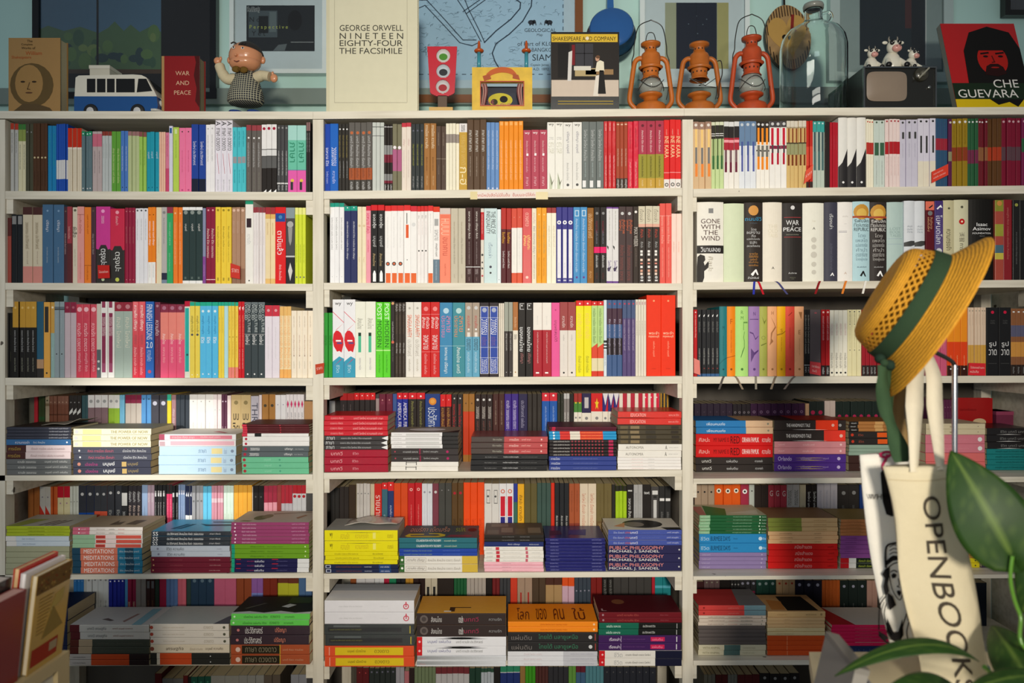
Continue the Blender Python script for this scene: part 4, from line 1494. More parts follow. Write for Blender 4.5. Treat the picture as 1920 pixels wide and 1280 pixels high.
TOPS['L44'] = pile('L', 4, 453, 580, 797, DP, '''
814 4 5c2428 b0-7:d83a50 t24-50,25:9a6a68 d57,50:e04050 t64-80,20:9a6a68 c5c221e
820 1 eeecea b0-8:d83a50 r19-29,0-100:222 t32-56,20:bbb
838 2 eeecea d5,55:b82840
858 2 5c6468 d5,55:b82840 t12-26,55:f0f0f0 t64-76,50:f0f0f0 t79-92,25:c0c4c4
890 3 70c298 d4,55:b03038 t34-48,45:a0dcc0 d57,35:50a080
''')
TOPS['M41'] = pile('M', 4, 607, 728, 779, 0.0, '''
817 4 cc1c2c S t10-30,40:f0b0b0 t46-92,50:f0b8b8 cdc2420
843 3 3e3a3a S t3-16,70:ddd t26-74,40:ccc p0,100;100,100;50,90:eee
885 3 a8122e S t10-32,50:e8b0b4 t44-60,35:e0a0a8
''')
TOPS['M42'] = pile('M', 4, 732, 860, 815, DP, '''
845 4 eceaea b76-100:2c2a2a t4-16,30:aaa r22-72,20-70:d0d0ce c948c7c Cd50,50,28x22:f0eeec Cp76,0;100,0;100,40:2c2a2a
870 2 3a3434 d6,25:b04050 t18-40,30:ccc r42-44,5-95:8a2040 t48-70,30:ccc d84,40:b02060
888 2 eeeae2 r22-23,30-100:333 r37-38,30-100:333 r22-38,80-90:333 t42-80,15:ccc
''')
TOPS['M43'] = pile('M', 4, 882, 1027, 822, DP, '''
855 3 4a3e3a S b43-100:bc4a4c t28-40,30:bba t50-62,40:f4d8d0 t66-78,30:f0c0b8 d92,30:f0c8c0 c8c4242
886 3 1e1e20 S t18-34,22:999 t42-62,30:ddd t66-92,16:888
''')
TOPS['M44'] = pile('M', 4, 1029, 1157, 800, DP, '''
808 2 5c2032 b4-9:c82848 t20-60,30:8a4a58 c5c2c36
824 3 2a9ad2 b16-31:dc3a32 b31-46:eae2d2 b46-80:e44a2c t48-78,50:f0a868 d7,70:f4f4f4
855 5 221c1e S t6-30,50:d4d0cc r33-35,25-75:a83040 r38-40,25-75:a83040 r43-45,25-75:a83040 r48-50,25-75:a83040 r53-55,25-75:a83040 r58-60,25-75:a83040 r63-65,25-75:a83040 r68-70,25-75:a83040 r73-75,25-75:a83040 r78-80,25-75:a83040 r88-95,15-90:b81c50
881 3 34448e t3-16,55:dce0f0 t36-72,25:7a86c0
''')
TOPS['M45'] = pile('M', 4, 1157.5, 1278.5, 771, DP, '''
796 2 da342c S t20-44,50:f4c8c0=EDUCATION t80-96,30:f0b0a8 p0,0;14,0;14,40;0,60:8a3028
832 4 4a4232 S r4-16,20-80:6a5c40 r20-34,20-80:8a7858 r44-60,15-85:3a342a r84-96,20-80:332c24
857 2 eeeae2 t12-40,42:8a8680=AUTONOMIA t12-52,10:bbb t74-77,60:333=A t80-95,18:aaa
880 4 f2eeea t22-42,25:e0a0a0 t48-58,25:bbb
''')
DPR = 0.100
TOPS['R41'] = pile('R', 4, 1304, 1450, 787, DPR, '''
812 2 2a7cbc b65-100:dcb894 t14-38,45:e8f4fc=เพื่อนคนเก่ง d94,30:887 c2a6cac C58-100,0-100:c8a078
856 2 d41818 t4-18,35:f4c0b8 t23-43,36:6a0c0c=MY_NAME_IS t45-57,62:4a0808=RED t60-82,42:f4ece8=ORHAN_PAMUK t86-97,40:f0d0cc
883 2 302a28 t8-20,45:e4e4e0 t40-56,40:ccc t77-87,35:ccc
''')
TOPS['R42'] = pile('R', 4, 1451, 1587, 787, DPR, '''
806 1 302826 b58-89:ec3c1c p2,50;6,25;8,50;5,75:f4f0ec t17-50,34:f0ece8=THE_HANDMAID'S_TALE t17-44,14:a8a09c d82,30:f0b0a0 d92,30:999 c3a2a26 C30-100,0-100:a82c20
827 1 302826 b70-100:ec3c2c p2,50;6,25;8,50;5,75:f4f0ec t17-52,34:f0ece8=THE_HANDMAID'S_TALE t17-46,14:a8a09c d94,30:f0c0b0
851 2 d48c92 t6-18,35:f0c8c8 t40-56,30:f0d0d0 d93,35:f0c8c8
883 2 4c2c84 t5-24,50:d0c0e8=Orlando p29,50;32,28;35,50;32,72:e4d038 t37-51,40:a890c8 p54,50;57,28;60,50;57,72:e4d038 t68-80,25:a890c8 d90,40:c0b0d8
''')
TOPS['R43'] = pile('R', 4, 1591, 1690, 790, DPR, '''
809 3 aa723e b0-18:262220 t4-14,40:ddd b50-66:c89a60 ca06a3a
834 2 2a2624 S d7,45:c83a24 t18-38,35:a05040 r55-74,15-85:e05a1c
854 3 8ca494
883 2 3a2420 t20-60,25:aaa
''')
TOPS['R44'] = pile('R', 4, 1735, 1848, 795, DPR, '''
816 2 d2c6a6 t40-46,40:a09068 p62,30;70,70;71,70;63,30:8a7a60 d88,16:766 cd8ccb0
850 2 d47c8c d92,50:eee t30-80,20:e4a0ac
883 2 dc7070
''')
TOPS['R45'] = pile('R', 4, 1850, 1934, 801, DPR, '''
840 3 222022 S p4,20;14,50;4,80:ddd t30-90,40:888
880 4 1c7e80 S t20-90,50:0e5456
''')
TOPS['L51'] = pile('L', 5, 10.5, 131, 987, 0.0, '''
1006 3 acbc2c t34-60,35:5a6410 t64-94,30:7a8418 cc4c0b2 Cp46,8;50,8;64,50;60,50:5a4a48 Cp56,8;60,8;74,50;70,50:5a4a48 Cp66,8;70,8;84,50;80,50:5a4a48 Cp0,0;20,0;40,60;10,60:a8b05a
1025 2 ced9e2 b0-16:e6e2dc t26-46,35:a8b8c8
1078 5 abab8c
''')
TOPS['L52'] = pile('L', 5, 135, 268, 991, DP, '''
1005 2 eae0d8 b0-24:d46c84 d9,40:fff t12-22,40:f8e0e0 t34-46,30:aa9890 t52-60,40:888 t65-74,35:d08080 cb49e84 Cp44,20;60,20;58,50;50,40;46,60:6a5848 Cp66,24;82,20;86,60;70,60:6a5848
1030 3 e4dcd4 b0-32:9cc29c r33-98,12-88:dc5c4c r34-46,30-70:b03a34 r47-62,12-88:f0d8d4
1078 4 22485e b12-65:dc7a60 t17-60,66:fbf3ee=MEDITATIONS t68-96,30:d0d8dc b65-76:2a7898 b88-100:2a7898
''')
TOPS['L53'] = pile('L', 5, 282, 432, 995, DP, '''
1022 3 2a3038 S t2-10,80:f4f4f4=SS t20-66,55:f0f0ee t74-88,35:d8d8d8 c3ca4d0 Cp18,20;24,20;34,60;28,60:1e5a78 Cp26,20;32,20;42,60;36,60:1e5a78 Cp46,62;58,44;98,46;98,60;60,56:2a4256 Cp58,80;96,82;96,72;60,74:2a4256
1043 2 bac2ce d9,40:889 t20-42,55:4a5058 t44-76,20:d8dce0 t84-90,25:99a
1073 3 6c1c2e t24-40,25:a05058 t74-88,20:d0a0a0 d3,30:d0a070
''')
TOPS['L54'] = pile('L', 5, 432.5, 580, 979, DP, '''
1020 6 98406c d5,45:f0e0e8 t14-32,45:e8c0d8 t78-95,40:dcb0cc ccac0b0 Cd30,40,9x20:7a7a5a Cd36,52,7x18:8a8a6a Cp40,70;90,88;88,92;40,76:8a7a6a Cp80,30;88,60;84,64;76,40:a87a58 Cp8,10;20,6;24,14;12,18:8a8a74
1047 3 6c9e22 b0-4:1c9c7c t24-42,40:3a6a10 t46-66,30:4a7a18 d95,30:d8e8b0
1073 3 1e1c4a b0-4:1c9c7c b85-100:e4e4e4 t20-29,30:b03060 t30-42,55:e4e4f0 t58-72,25:6a6a9a r6-12,80-95:c02030 r52-60,80-95:c02030
''')
TOPS['M51'] = pile('M', 5, 608, 747, 994, 0.0, '''
1034 2 eade10 t7-11,50:4a4410=wy t22-34,60:c4b020 t42-60,50:c8b420 r66-70,20-80:f0e870 p77,50;79,20;81,50;79,80:222 t86-94,45:a89818 ca0a09a
1058 3 e6da12 t14-46,40:8a7e10 t66-80,40:6a6210
1074 2 1e2648 r1-8,12-88:c8ccd8 r2-7,25-75:1e2648 t15-50,40:8a4a30 t54-64,35:c8ccd8 b74-90:22447a t76-88,40:dde
''')
TOPS['M52'] = pile('M', 5, 748, 896, 1009, DP, '''
1029 2 2a6c78 t22-54,42:f4f4f0=COLLABORATION_WITH_THE_ENEMY t58-74,35:d0d8b8 c4c565c Ct10-62,46-88:dca48a=อเมริกา_เบ็ดเสร็จ Ct70-84,48-86:a8b850=รปภ. Cp6,14;10,6;50,6;58,14;58,26;50,36;36,36;36,30;48,28;52,20;46,14;14,14;12,22;30,24;30,32;10,32:e0c83a Cp60,8;90,8;94,22;64,24:8a4050 Cd92,64,6x14:4a2028
1043 2 2446a4 t6-42,40:8aa870 t56-78,35:6a8ac8
1073 2 e8e4dc b0-6:3c6a36 b80-100:d4b444 d3,30:f0f0e8 r8-34,20-80:bcb4a8 r8.6-33.4,26-74:e8e4dc t10-32,40:5a4a40 t36-78,34:8a847c
''')
TOPS['M53'] = pile('M', 5, 907, 1020, 1000, DP, '''
1013 2 2a2622 t30-50,30:888 t60-76,30:999 c5c4c42 C4-24,8-40:76665a C28-48,20-60:8a7a6a C52-70,8-50:6a5a4e C74-96,16-60:8a7866 C10-40,64-90:7a6a5c
1022 1 22306a t40-66,40:ccd0e4 t76-92,30:ccd0e4
1051 4 eae6de t4-14,50:999 r20-26,10-90:c83040 t32-66,25:aaa r70-74,10-90:c86070 t80-94,25:aaa
1069 3 f2bac6 t30-46,30:8a5060 t48-90,25:d89aa8
''')
TOPS['M54'] = pile('M', 5, 1022, 1136, 1006, DP, '''
1068 10 24266c S t8-22,35:9a9cd0 t36-64,25:3a3c84 t78-94,35:a0a2d4 c2a2862 Cp8,20;30,30;28,60;10,60:4a2a4a Cp40,30;70,24;74,70;44,66:3a3a80
''')
TOPS['M55'] = pile('M', 5, 1139, 1278.5, 995, DP, '''
1024 3 4656a4 t7-22,40:b8c0e0 t23-30,40:e07050 t30-40,50:f0f0f8 t46-70,30:6a78b8 t80-96,35:d0d4ec ce2dace Cd52,50,28x34:2c2826 Cd40,46,14x20:8a8074 Cp74,20;100,20;100,0;80,0:2c2826 Cp10,30;24,20;28,60:e09a78
1072 3 2a2852 T2-76,52-92:e8908c=PUBLIC_PHILOSOPHY T2-70,8-46:eeeae6=MICHAEL_J._SANDEL d97,20:ccc
''')
TOPS['R51'] = pile('R', 5, 1310, 1438, 967, DPR - 0.04, '''
1002 6 1f5e36 b0-16:8cba92 t2-14,40:d0e8d0 t50-78,40:a8d0b0 d90,50:c8e0c8 t93-99,40:d0e4d0 cccc8aa Cp10,0;40,0;50,60;20,90:3a8040 Cp44,20;90,10;96,50:e0dcc8 Cp0,0;10,0;16,80;0,80:c87a70
1037 2 2a88c4 t2-15,40:b8dcf0 t17-46,50:10385a=BURMESE_DAYS t51-58,15:17507a d91,40:c8e4f4 t94-99,25:c8e4f4
1068 4 8c7aa8 t4-16,40:c0b4d0 d93,35:b8acc8
''')
TOPS['R52'] = pile('R', 5, 1440, 1572, 972, DPR - 0.04, '''
997 3 e4bc86 b0-48:8c9642 t16-40,25:6a7430 t66-84,25:b88a50 caa8460
1020 3 eabb88 t16-34,30:8a5a34 t66-78,30:8a5a34
1067 4 d41e1c t38-63,60:f4b0a8=สมิงสำแดง t86-94,30:7a1010
''')
TOPS['R53'] = pile('R', 5, 1575, 1690, 973, DPR - 0.04, '''
1004 5 bc7a4a t10-50,25:8a5028 b60-80:d09a58 ca89058
1046 5 8e4c94 t8-26,25:5a2a60 t62-96,40:d0a0d4
1065 2 e8e8e0 b0-14:c81c24 b26-100:1f2a1e t30-90,45:b8c848
''')
TOPS['R54'] = pile('R', 5, 1740, 1838, 970, DPR - 0.04, '''
1005 3 3c5c36 c4a6a44
1046 4 bc863e t60-90,30:8a5a20
1064 2 dccc1e d92,30:333
''')
TOPS['R55'] = pile('R', 5, 1840, 1934, 1004, DPR - 0.04, '''
1064 4 3e2452 d14,55:9a80b0 d14,35:3e2452 t40-90,25:8a70a0
''')
TOPS['L60'] = pile('L', 6, 24, 127, 1150, 0.02, '''
1243 4 1c2444 t20-60,25:4a5280
''')
TOPS['L61'] = pile('L', 6, 130, 280.5, 1171, -0.03, '''
1199 2 ccc8c0 b0-12:5c2024 t22-46,50:777a7c t54-86,30:8a4a40 cccc8c4 Cp30,30;44,20;48,24;36,36:6a5a58 Cp60,20;66,60;70,60;64,14:a08078 C78-90,0-90:8ab4c0
1226 2 44483e b0-11:5c2820 b11-28:b49e80 t34-92,30:5c6054
1247 2 2a1e1e b0-27:bcb4ac b27-75:c44a22 t4-20,25:666
''')
TOPS['L62'] = pile('L', 6, 281, 431, 1168, -0.03, '''
1207 3 dcd4c8 d2,50:b04a3a t16-62,20:b8aa98 t68-80,40:aaa090 d94,40:554 cb4b8b4 Cp80,0;100,0;100,60;90,40:5a6068
1223 1 dfd2ba t20-42,45:4a3a30 t50-66,30:a89a88 t70-92,40:5a4a40 d2,50:8a4a3a
1245 2 2a2a26 b12-52:c44a22 b8-12:c8c0b0 d76,20:ccc
''')
TOPS['L63'] = pile('L', 6, 431.5, 581, 1147, -0.03, '''
1169 2 64cc54 d4,35:d0f0c8 t16-46,40:2a5a24 t50-62,40:2a5a24 t68-80,35:2a5a24 c2a2c26 Cp0,0;100,0;100,12;80,6;60,16;40,6;20,14;0,8:d0d4d0 Cp56,40;66,34;74,50;64,56:c8ccc8 Cp10,30;30,60;34,60;14,28:5a5a50 C60-90,60-95:3a4a2a
1205 2 3a2c34 S d9,30:c87a78 t18-40,70:e4e0dc t56-70,60:e08a70
1242 2 ac5230 r14-62,8-92:2a2418 b62-63:c8a830 d9,50:e0c0b0 t18-58,50:8a8068 t66-92,20:d0a080
''')
TOPS['M61'] = pile('M', 6, 608, 778, 1126, -0.04, '''
1170 2 e6e4e8 t16-42,14:bbb t62-72,12:ccc d91,50:d04458 d91,34:e6e4e8 r90.4-91.6,45-90:d04458 cdedada C0-100,60-100:a8acb4
1211 2 383c3c S r4-86,30-70:26282a t6-84,16:8a8a3a r95-96,15-85:c0b030 r10-40,72-90:5a6060
1250 2 e4542e r12-88,12-86:e4c422 t26-46,35:6a5a18 t56-72,30:7a6a20 r5-6,10-90:f0a890
''')
TOPS['M62'] = pile('M', 6, 781, 950, 1147, -0.04, '''
1191 2 382e2c d8,70:6a605c d8,40:4a4240 t16-28,50:d0ccc8 t47-52,60:f0ece8 t53-78,40:a03050 t81-95,25:999 cdca040 Cp36,10;42,10;42,30;60,30;60,34;36,34:4a3020 Cp30,8;38,8;38,14;30,14:f0e8d8
1227 2 eaeaee b0-6:d42226 d3,25:f4c0c0 t12-38,45:6a6a9a t44-74,28:666 p74,50;80,20;86,40;94,30;98,50;94,72;86,60;80,80:1c1c1c
1247 2 dee0e4 t4-10,35:c89090 p32,0;35,100;38,0;41,100;44,0;47,100;50,0;53,100;56,0;59,100;62,0;65,100;68,0;71,100;74,0;77,100;80,0;83,100;86,0;89,100;92,0;95,100;98,0:9a9c9e
''')
TOPS['M63'] = pile('M', 6, 951, 1121, 1164, -0.04, '''
1184 2 f28a1c t36-66,30:a84a08 d96,40:f8d0a0 cf48e18 Ct10-24,10-74:6a2408=โลก Ct32-44,10-74:6a2408=ของ Ct52-64,10-74:6a2408=คน Ct74-88,10-74:6a2408=ใบ้
1220 2 2c2a2a t4-28,55:7a7470 t34-78,66:3a7a5c=ไทยใต้_มลายูเหนือ d92,40:ccc r97-98,15-85:a04038
1248 3 e0e0e4 b62-100:c4c4ca t18-38,35:ccb8bc t70-96,30:99a
''')
TOPS['M64'] = pile('M', 6, 1121.5, 1278.5, 1147, -0.04, '''
1167 2 6c141e d5,40:a08088 t22-48,40:b05048 t74-84,25:a05058 c4c1018 Cd28,60,8x14:7a4a30 Cp4,20;6,20;6,10;10,10;10,8;4,8:b09090
1190 2 151715 b0-48:14644e t9-26,45:d8f0e4 t53-68,40:d4d4d0 r94-94.6,10-90:ccc
1219 2 3e1e56 t13-26,42:f0e4f4 r27-27.5,10-90:c8b8d0 t30-56,18:7a4a8a r63-80,22-78:c82052 t65-78,35:f090b0 r94-95,15-85:ddd
1248 2 e4e0d8 b0-7:cc1c24 d4,25:f4c0c0 b68-100:14162e t18-28,60:aaa t32-62,28:444
''')
TOPS['R61'] = pile('R', 6, 1309, 1437, 1136, 0.03, '''
1155 2 cc423e b68-100:6c8c96 d8,40:8a2424 t44-60,25:e08a80 cbc3e3e Cp60,0;100,0;100,100;70,100:7a7a7c
1174 3 d4c4b4 t14-38,40:6a4038 t44-58,30:c07060 t62-80,40:4a4a48 d94,40:8a8a78
1210 5 5c5452
1230 2 ccc4a8 b38-62:4c6662 t6-32,40:8a8464=WITH_ANIMAL t66-84,25:9a947a
''')
TOPS['R62'] = pile('R', 6, 1438, 1548, 1149, 0.03, '''
1160 1 dcb47c t16-34,25:c09a68 t66-84,25:8a6a44 d93,40:a8885a cdcac74 Cp36,6;90,6;86,90;40,90:24221f Cp10,10;34,10;40,60;16,70:d08a48
1180 3 dab482 t30-42,25:b8905c
1194 2 dcc898 t14-46,25:a89060
1231 4 cc4e1e r34-35,5-95:e08a60
''')
TOPS['R63'] = pile('R', 6, 1558, 1690, 1165, 0.03, '''
1205 6 d41c52 S t40-60,20:e86a90 cc42030 Cp34,0;100,0;100,100;14,100:d8ccc0
1222 1 1f2e54 t30-60,40:4a5a84
''')

finish_labels()
# ================================================================ things on top of the bookcase and on the wall
def mat_pane():
    if 'pane' in MATS:
        return MATS['pane']
    m, nt, n, l, b = new_mat('picture_glass')
    out = n['Material Output']
    n.remove(b)
    tr = n.new('ShaderNodeBsdfTransparent'); gl = n.new('ShaderNodeBsdfGlossy')
    gl.inputs['Roughness'].default_value = 0.03
    fr = n.new('ShaderNodeFresnel'); fr.inputs['IOR'].default_value = 1.5
    mx = n.new('ShaderNodeMixShader')
    l.new(fr.outputs[0], mx.inputs[0]); l.new(tr.outputs[0], mx.inputs[1]); l.new(gl.outputs[0], mx.inputs[2])
    l.new(mx.outputs[0], out.inputs['Surface'])
    MATS['pane'] = m
    return m

def mat_milky():
    "milky lamp glass: clear mixed with pale grey"
    if 'milky' in MATS:
        return MATS['milky']
    m, nt, n, l, b = new_mat('sooty_lamp_glass')  # milky grey mixed into the clear globe glass
    out = n['Material Output']
    b.inputs['Base Color'].default_value = lin('b4b8b0') + [1]
    b.inputs['Roughness'].default_value = .12
    tr = n.new('ShaderNodeBsdfTransparent')
    mx = n.new('ShaderNodeMixShader'); mx.inputs[0].default_value = .42
    l.new(tr.outputs[0], mx.inputs[1]); l.new(b.outputs[0], mx.inputs[2]); l.new(mx.outputs[0], out.inputs['Surface'])
    MATS['milky'] = m
    return m

def topz(px):
    bay = 'L' if px < 590 else 'M' if px < 1285 else 'R'
    return board_z(0, bay, P(px, 0, 0.1).x) + 0.0003

X, Z, Y = Vector((1, 0, 0)), Vector((0, 0, 1)), Vector((0, 1, 0))

def upright_book(name, label, pxa, pxb, pytop, depth, thick, cover, pages='cdbd97', lean=0.0, spine_left=True, cat='book', group=None):
    "a book standing with its front cover to the room; returns thing, face origin, width, height (local axes)"
    a = P(pxa, pytop, depth); b = P(pxb, pytop, depth)
    z0 = max(topz(pxa), topz(pxb))
    w, h = b.x - a.x, a.z - z0
    t = thing(name, label, cat, (a.x, depth, z0), group, (-lean, 0, 0))
    c = MB(); cm = mat(cover, 'gloss'); k = 0.0025
    c.box((0, 0, 0), (w, k, h), cm)
    c.box((0, thick - k, 0), (w, thick, h), cm)
    if spine_left:
        c.box((0, k, 0), (k, thick - k, h), cm)
    else:
        c.box((w - k, k, 0), (w, thick - k, h), cm)
    p = MB(); p.box((k + 0.0005, k + 0.0003, 0.003), (w - 0.003 if spine_left else w - k - 0.0005, thick - k - 0.0003, h - 0.003), mat_pages(pages))
    return t, c, p, w, h

def rect(mb, x0, x1, z0, z1, y, c, kind='paper'):
    mb.poly([(x0, y, z0), (x1, y, z0), (x1, y, z1), (x0, y, z1)], mat(c, kind))

def stroke(mb, pts, w, y, c, close=False):
    "a drawn line on a facing plane"
    m = mat(c)
    q = [Vector((p[0], y, p[1])) for p in pts]
    for i in range(len(q) - 1):
        a, b = q[i], q[i + 1]
        d = (b - a)
        if d.length < 1e-6:
            continue
        d.normalize()
        s = Vector((-d.z, 0, d.x)) * w / 2
        e = d * w * 0.3
        mb.poly([a - s - e, b - s + e, b + s + e, a + s - e], m)

# ---- old tan book with a face
t, c, p, w, h = upright_book('old_book', 'worn tan old book with a man\'s face on its cover, at the left end', 16, 113, 71, 0.08, 0.040, 'a8824e')
y = -0.0006
c.text('The', (w * .36, y, h * .945), X, Z, h * .03, mat('2a2014'))
c.text('Complete', (w * .25, y, h * .90), X, Z, h * .032, mat('2a2014'), width=w * .42)
c.text('Works of', (w * .25, y, h * .86), X, Z, h * .030, mat('2a2014'), width=w * .42)
c.text('William', (w * .33, y, h * .79), X, Z, h * .045, mat('b0562a'), width=w * .55)
c.text('Shakespeare', (w * .06, y, h * .735), X, Z, h * .045, mat('b0562a'), width=w * .86)
c.disc((w * .45, y, h * .42), X, Z, w * .42, mat('64502f'), ry=h * .27)
c.disc((w * .40, y - .0003, h * .44), X, Z, w * .27, mat('a27e4c'), ry=h * .23)
for dx in (-.12, .10):
    c.disc((w * (.40 + dx), y - .0005, h * .46), X, Z, w * .045, mat('3a2c1c'), ry=h * .012)
stroke(c, [(w * .41, h * .45), (w * .37, h * .37), (w * .42, h * .365)], .003, y - .0005, '6a5030')
c.disc((w * .40, y - .0005, h * .325), X, Z, w * .07, mat('5a3c28'), ry=h * .010)
c.poly([(w * .02, y - .0004, h * .002), (w * .98, y - .0004, h * .002), (w * .80, y - .0004, h * .14), (w * .55, y - .0004, h * .19), (w * .28, y - .0004, h * .19), (w * .1, y - .0004, h * .10)], mat('5c4a30'))
c.build('cover', t); p.build('page_block', t)

# ---- toy van
def build_van():
    dep = 0.07
    z0 = topz(220)
    a = P(139, 0, dep); b = P(296, 0, dep)
    L = b.x - a.x
    zt = P(0, 139, dep).z - z0
    t = thing('toy_van', 'blue and white toy van with a white box on its roof', 'toy van', (a.x, dep, z0))
    Wd = 0.105
    white, blue, dark = mat('d8d4c6', 'gloss'), mat('1f4f8a', 'gloss'), mat('141414', 'gloss')
    zb, zm = 0.022, zt * 0.50
    def shell(mb, prof, m, inset=0.0):
        mb.prism([(x, inset, z) for x, z in prof], (0, Wd - 2 * inset, 0), m)
    body = MB()
    shell(body, [(0.0, zb), (L * .985, zb), (L, zb + .015), (L * .985, zm), (0, zm)], blue)
    body.build('lower_body', t)
    up = MB()
    prof = [(0, zm), (L * .985, zm), (L * .95, zm + .018), (L * .86, zt * .93), (L * .80, zt * .985), (L * .70, zt), (L * .05, zt * .975), (0.003, zt * .93)]
    shell(up, prof, white, 0.002)
    # white V on the nose
    up.prism([(L + .0005, .012, zm), (L + .0005, Wd - .012, zm), (L * 1.0 + .0008, Wd / 2, zb + .02)], (.001, 0, 0), white)
    up.build('upper_body', t)
    win = MB()
    zw0, zw1 = zm + .012, zt * .90
    for (f0, f1) in ((.15, .25), (.27, .37), (.39, .48), (.50, .72)):
        for yy in (0.0012, Wd - 0.0012):
            win.box((L * f0, yy - .0004, zw0), (L * f1, yy + .0004, zw1), dark)
    for yy in (0.0012, Wd - 0.0012):
        win.prism([(L * .745, yy - .0004, zw0), (L * .93, yy - .0004, zw0 + .004), (L * .86, yy - .0004, zw1), (L * .765, yy - .0004, zw1)], (0, .0008, 0), dark)
    n = Vector((zt * .93 - zm - .018, 0, L * .09)).normalized() * .0012
    q = [Vector((L * .945, .01, zm + .024)), Vector((L * .945, Wd - .01, zm + .024)), Vector((L * .868, Wd - .014, zt * .91)), Vector((L * .868, .014, zt * .91))]
    win.prism([v + n for v in q], -n * .5, dark)
    win.build('window_glass', t)
    for wx in (.20, .76):
        for yy in (.004, Wd - .004):
            wl = MB()
            wl.lathe([(0, -.009), (.017, -.009), (.021, -.005), (.021, .005), (.017, .009), (0, .009)], mat('1c1c1c', 'plain'), (L * wx, yy, .0212), 20, (0, 1, 0))
            who = wl.build('wheel', t); wl = MB()
            wl.lathe([(0, -.0098), (.010, -.0096), (.011, -.0085)], mat('c8c8c8', 'gloss'), (L * wx, yy, .0212), 16, (0, 1, 0))
            wl.build('hub_cap', who)
    for yy in (.022, Wd - .022):
        hl = MB(); hl.ball((L * .995, yy, zb + .028), (.004, .009, .009), mat('d8d8d0', 'gloss')); hl.build('headlight', t)
    bp = MB(); bp.tube(smooth_path([(L * .93, -.003, zb + .002), (L * .99, -.002, zb + .002), (L + .006, .02, zb + .002), (L + .006, Wd - .02, zb + .002), (L * .99, Wd + .002, zb + .002), (L * .93, Wd + .003, zb + .002)]), .004, mat('c4c4bc', 'gloss'))
    bp.build('bumper', t)
    rb = MB(); rb.box((L * .14, .02, zt * .975), (L * .38, Wd - .02, zt * .975 + .034), mat('c4bfae', 'plain')); rb.box((L * .135, .018, zt * .975 + .026), (L * .385, Wd - .018, zt * .975 + .036), mat('cfcabb', 'plain'))
    rb.build('roof_box', t)
build_van()

# ---- worn red book
t, c, p, w, h = upright_book('old_book', 'worn red old book with torn spine, right of the toy van', 308, 374, 105, 0.09, 0.045, '8a1a1c', '9a8a6a')
c.box((-.008, 0.0004, 0), (0.006, .044, h), mat('b08a58', 'gloss'))
for i, s in enumerate(('WAR', 'AND', 'PEACE')):
    c.text(s, (w * .52, -.0006, h * (.70 - .15 * i)), X, Z, h * .065, mat('d8b090'), width=w * .6, align='c')
c.poly([(w, -.0005, h), (w * .86, -.0005, h), (w * .9, -.0005, h * .9), (w * .84, -.0005, h * .7), (w * .92, -.0005, h * .5), (w * .88, -.0005, h * .3), (w, -.0005, h * .2)], mat('4a1414'))
c.build('cover', t); p.build('page_block', t)

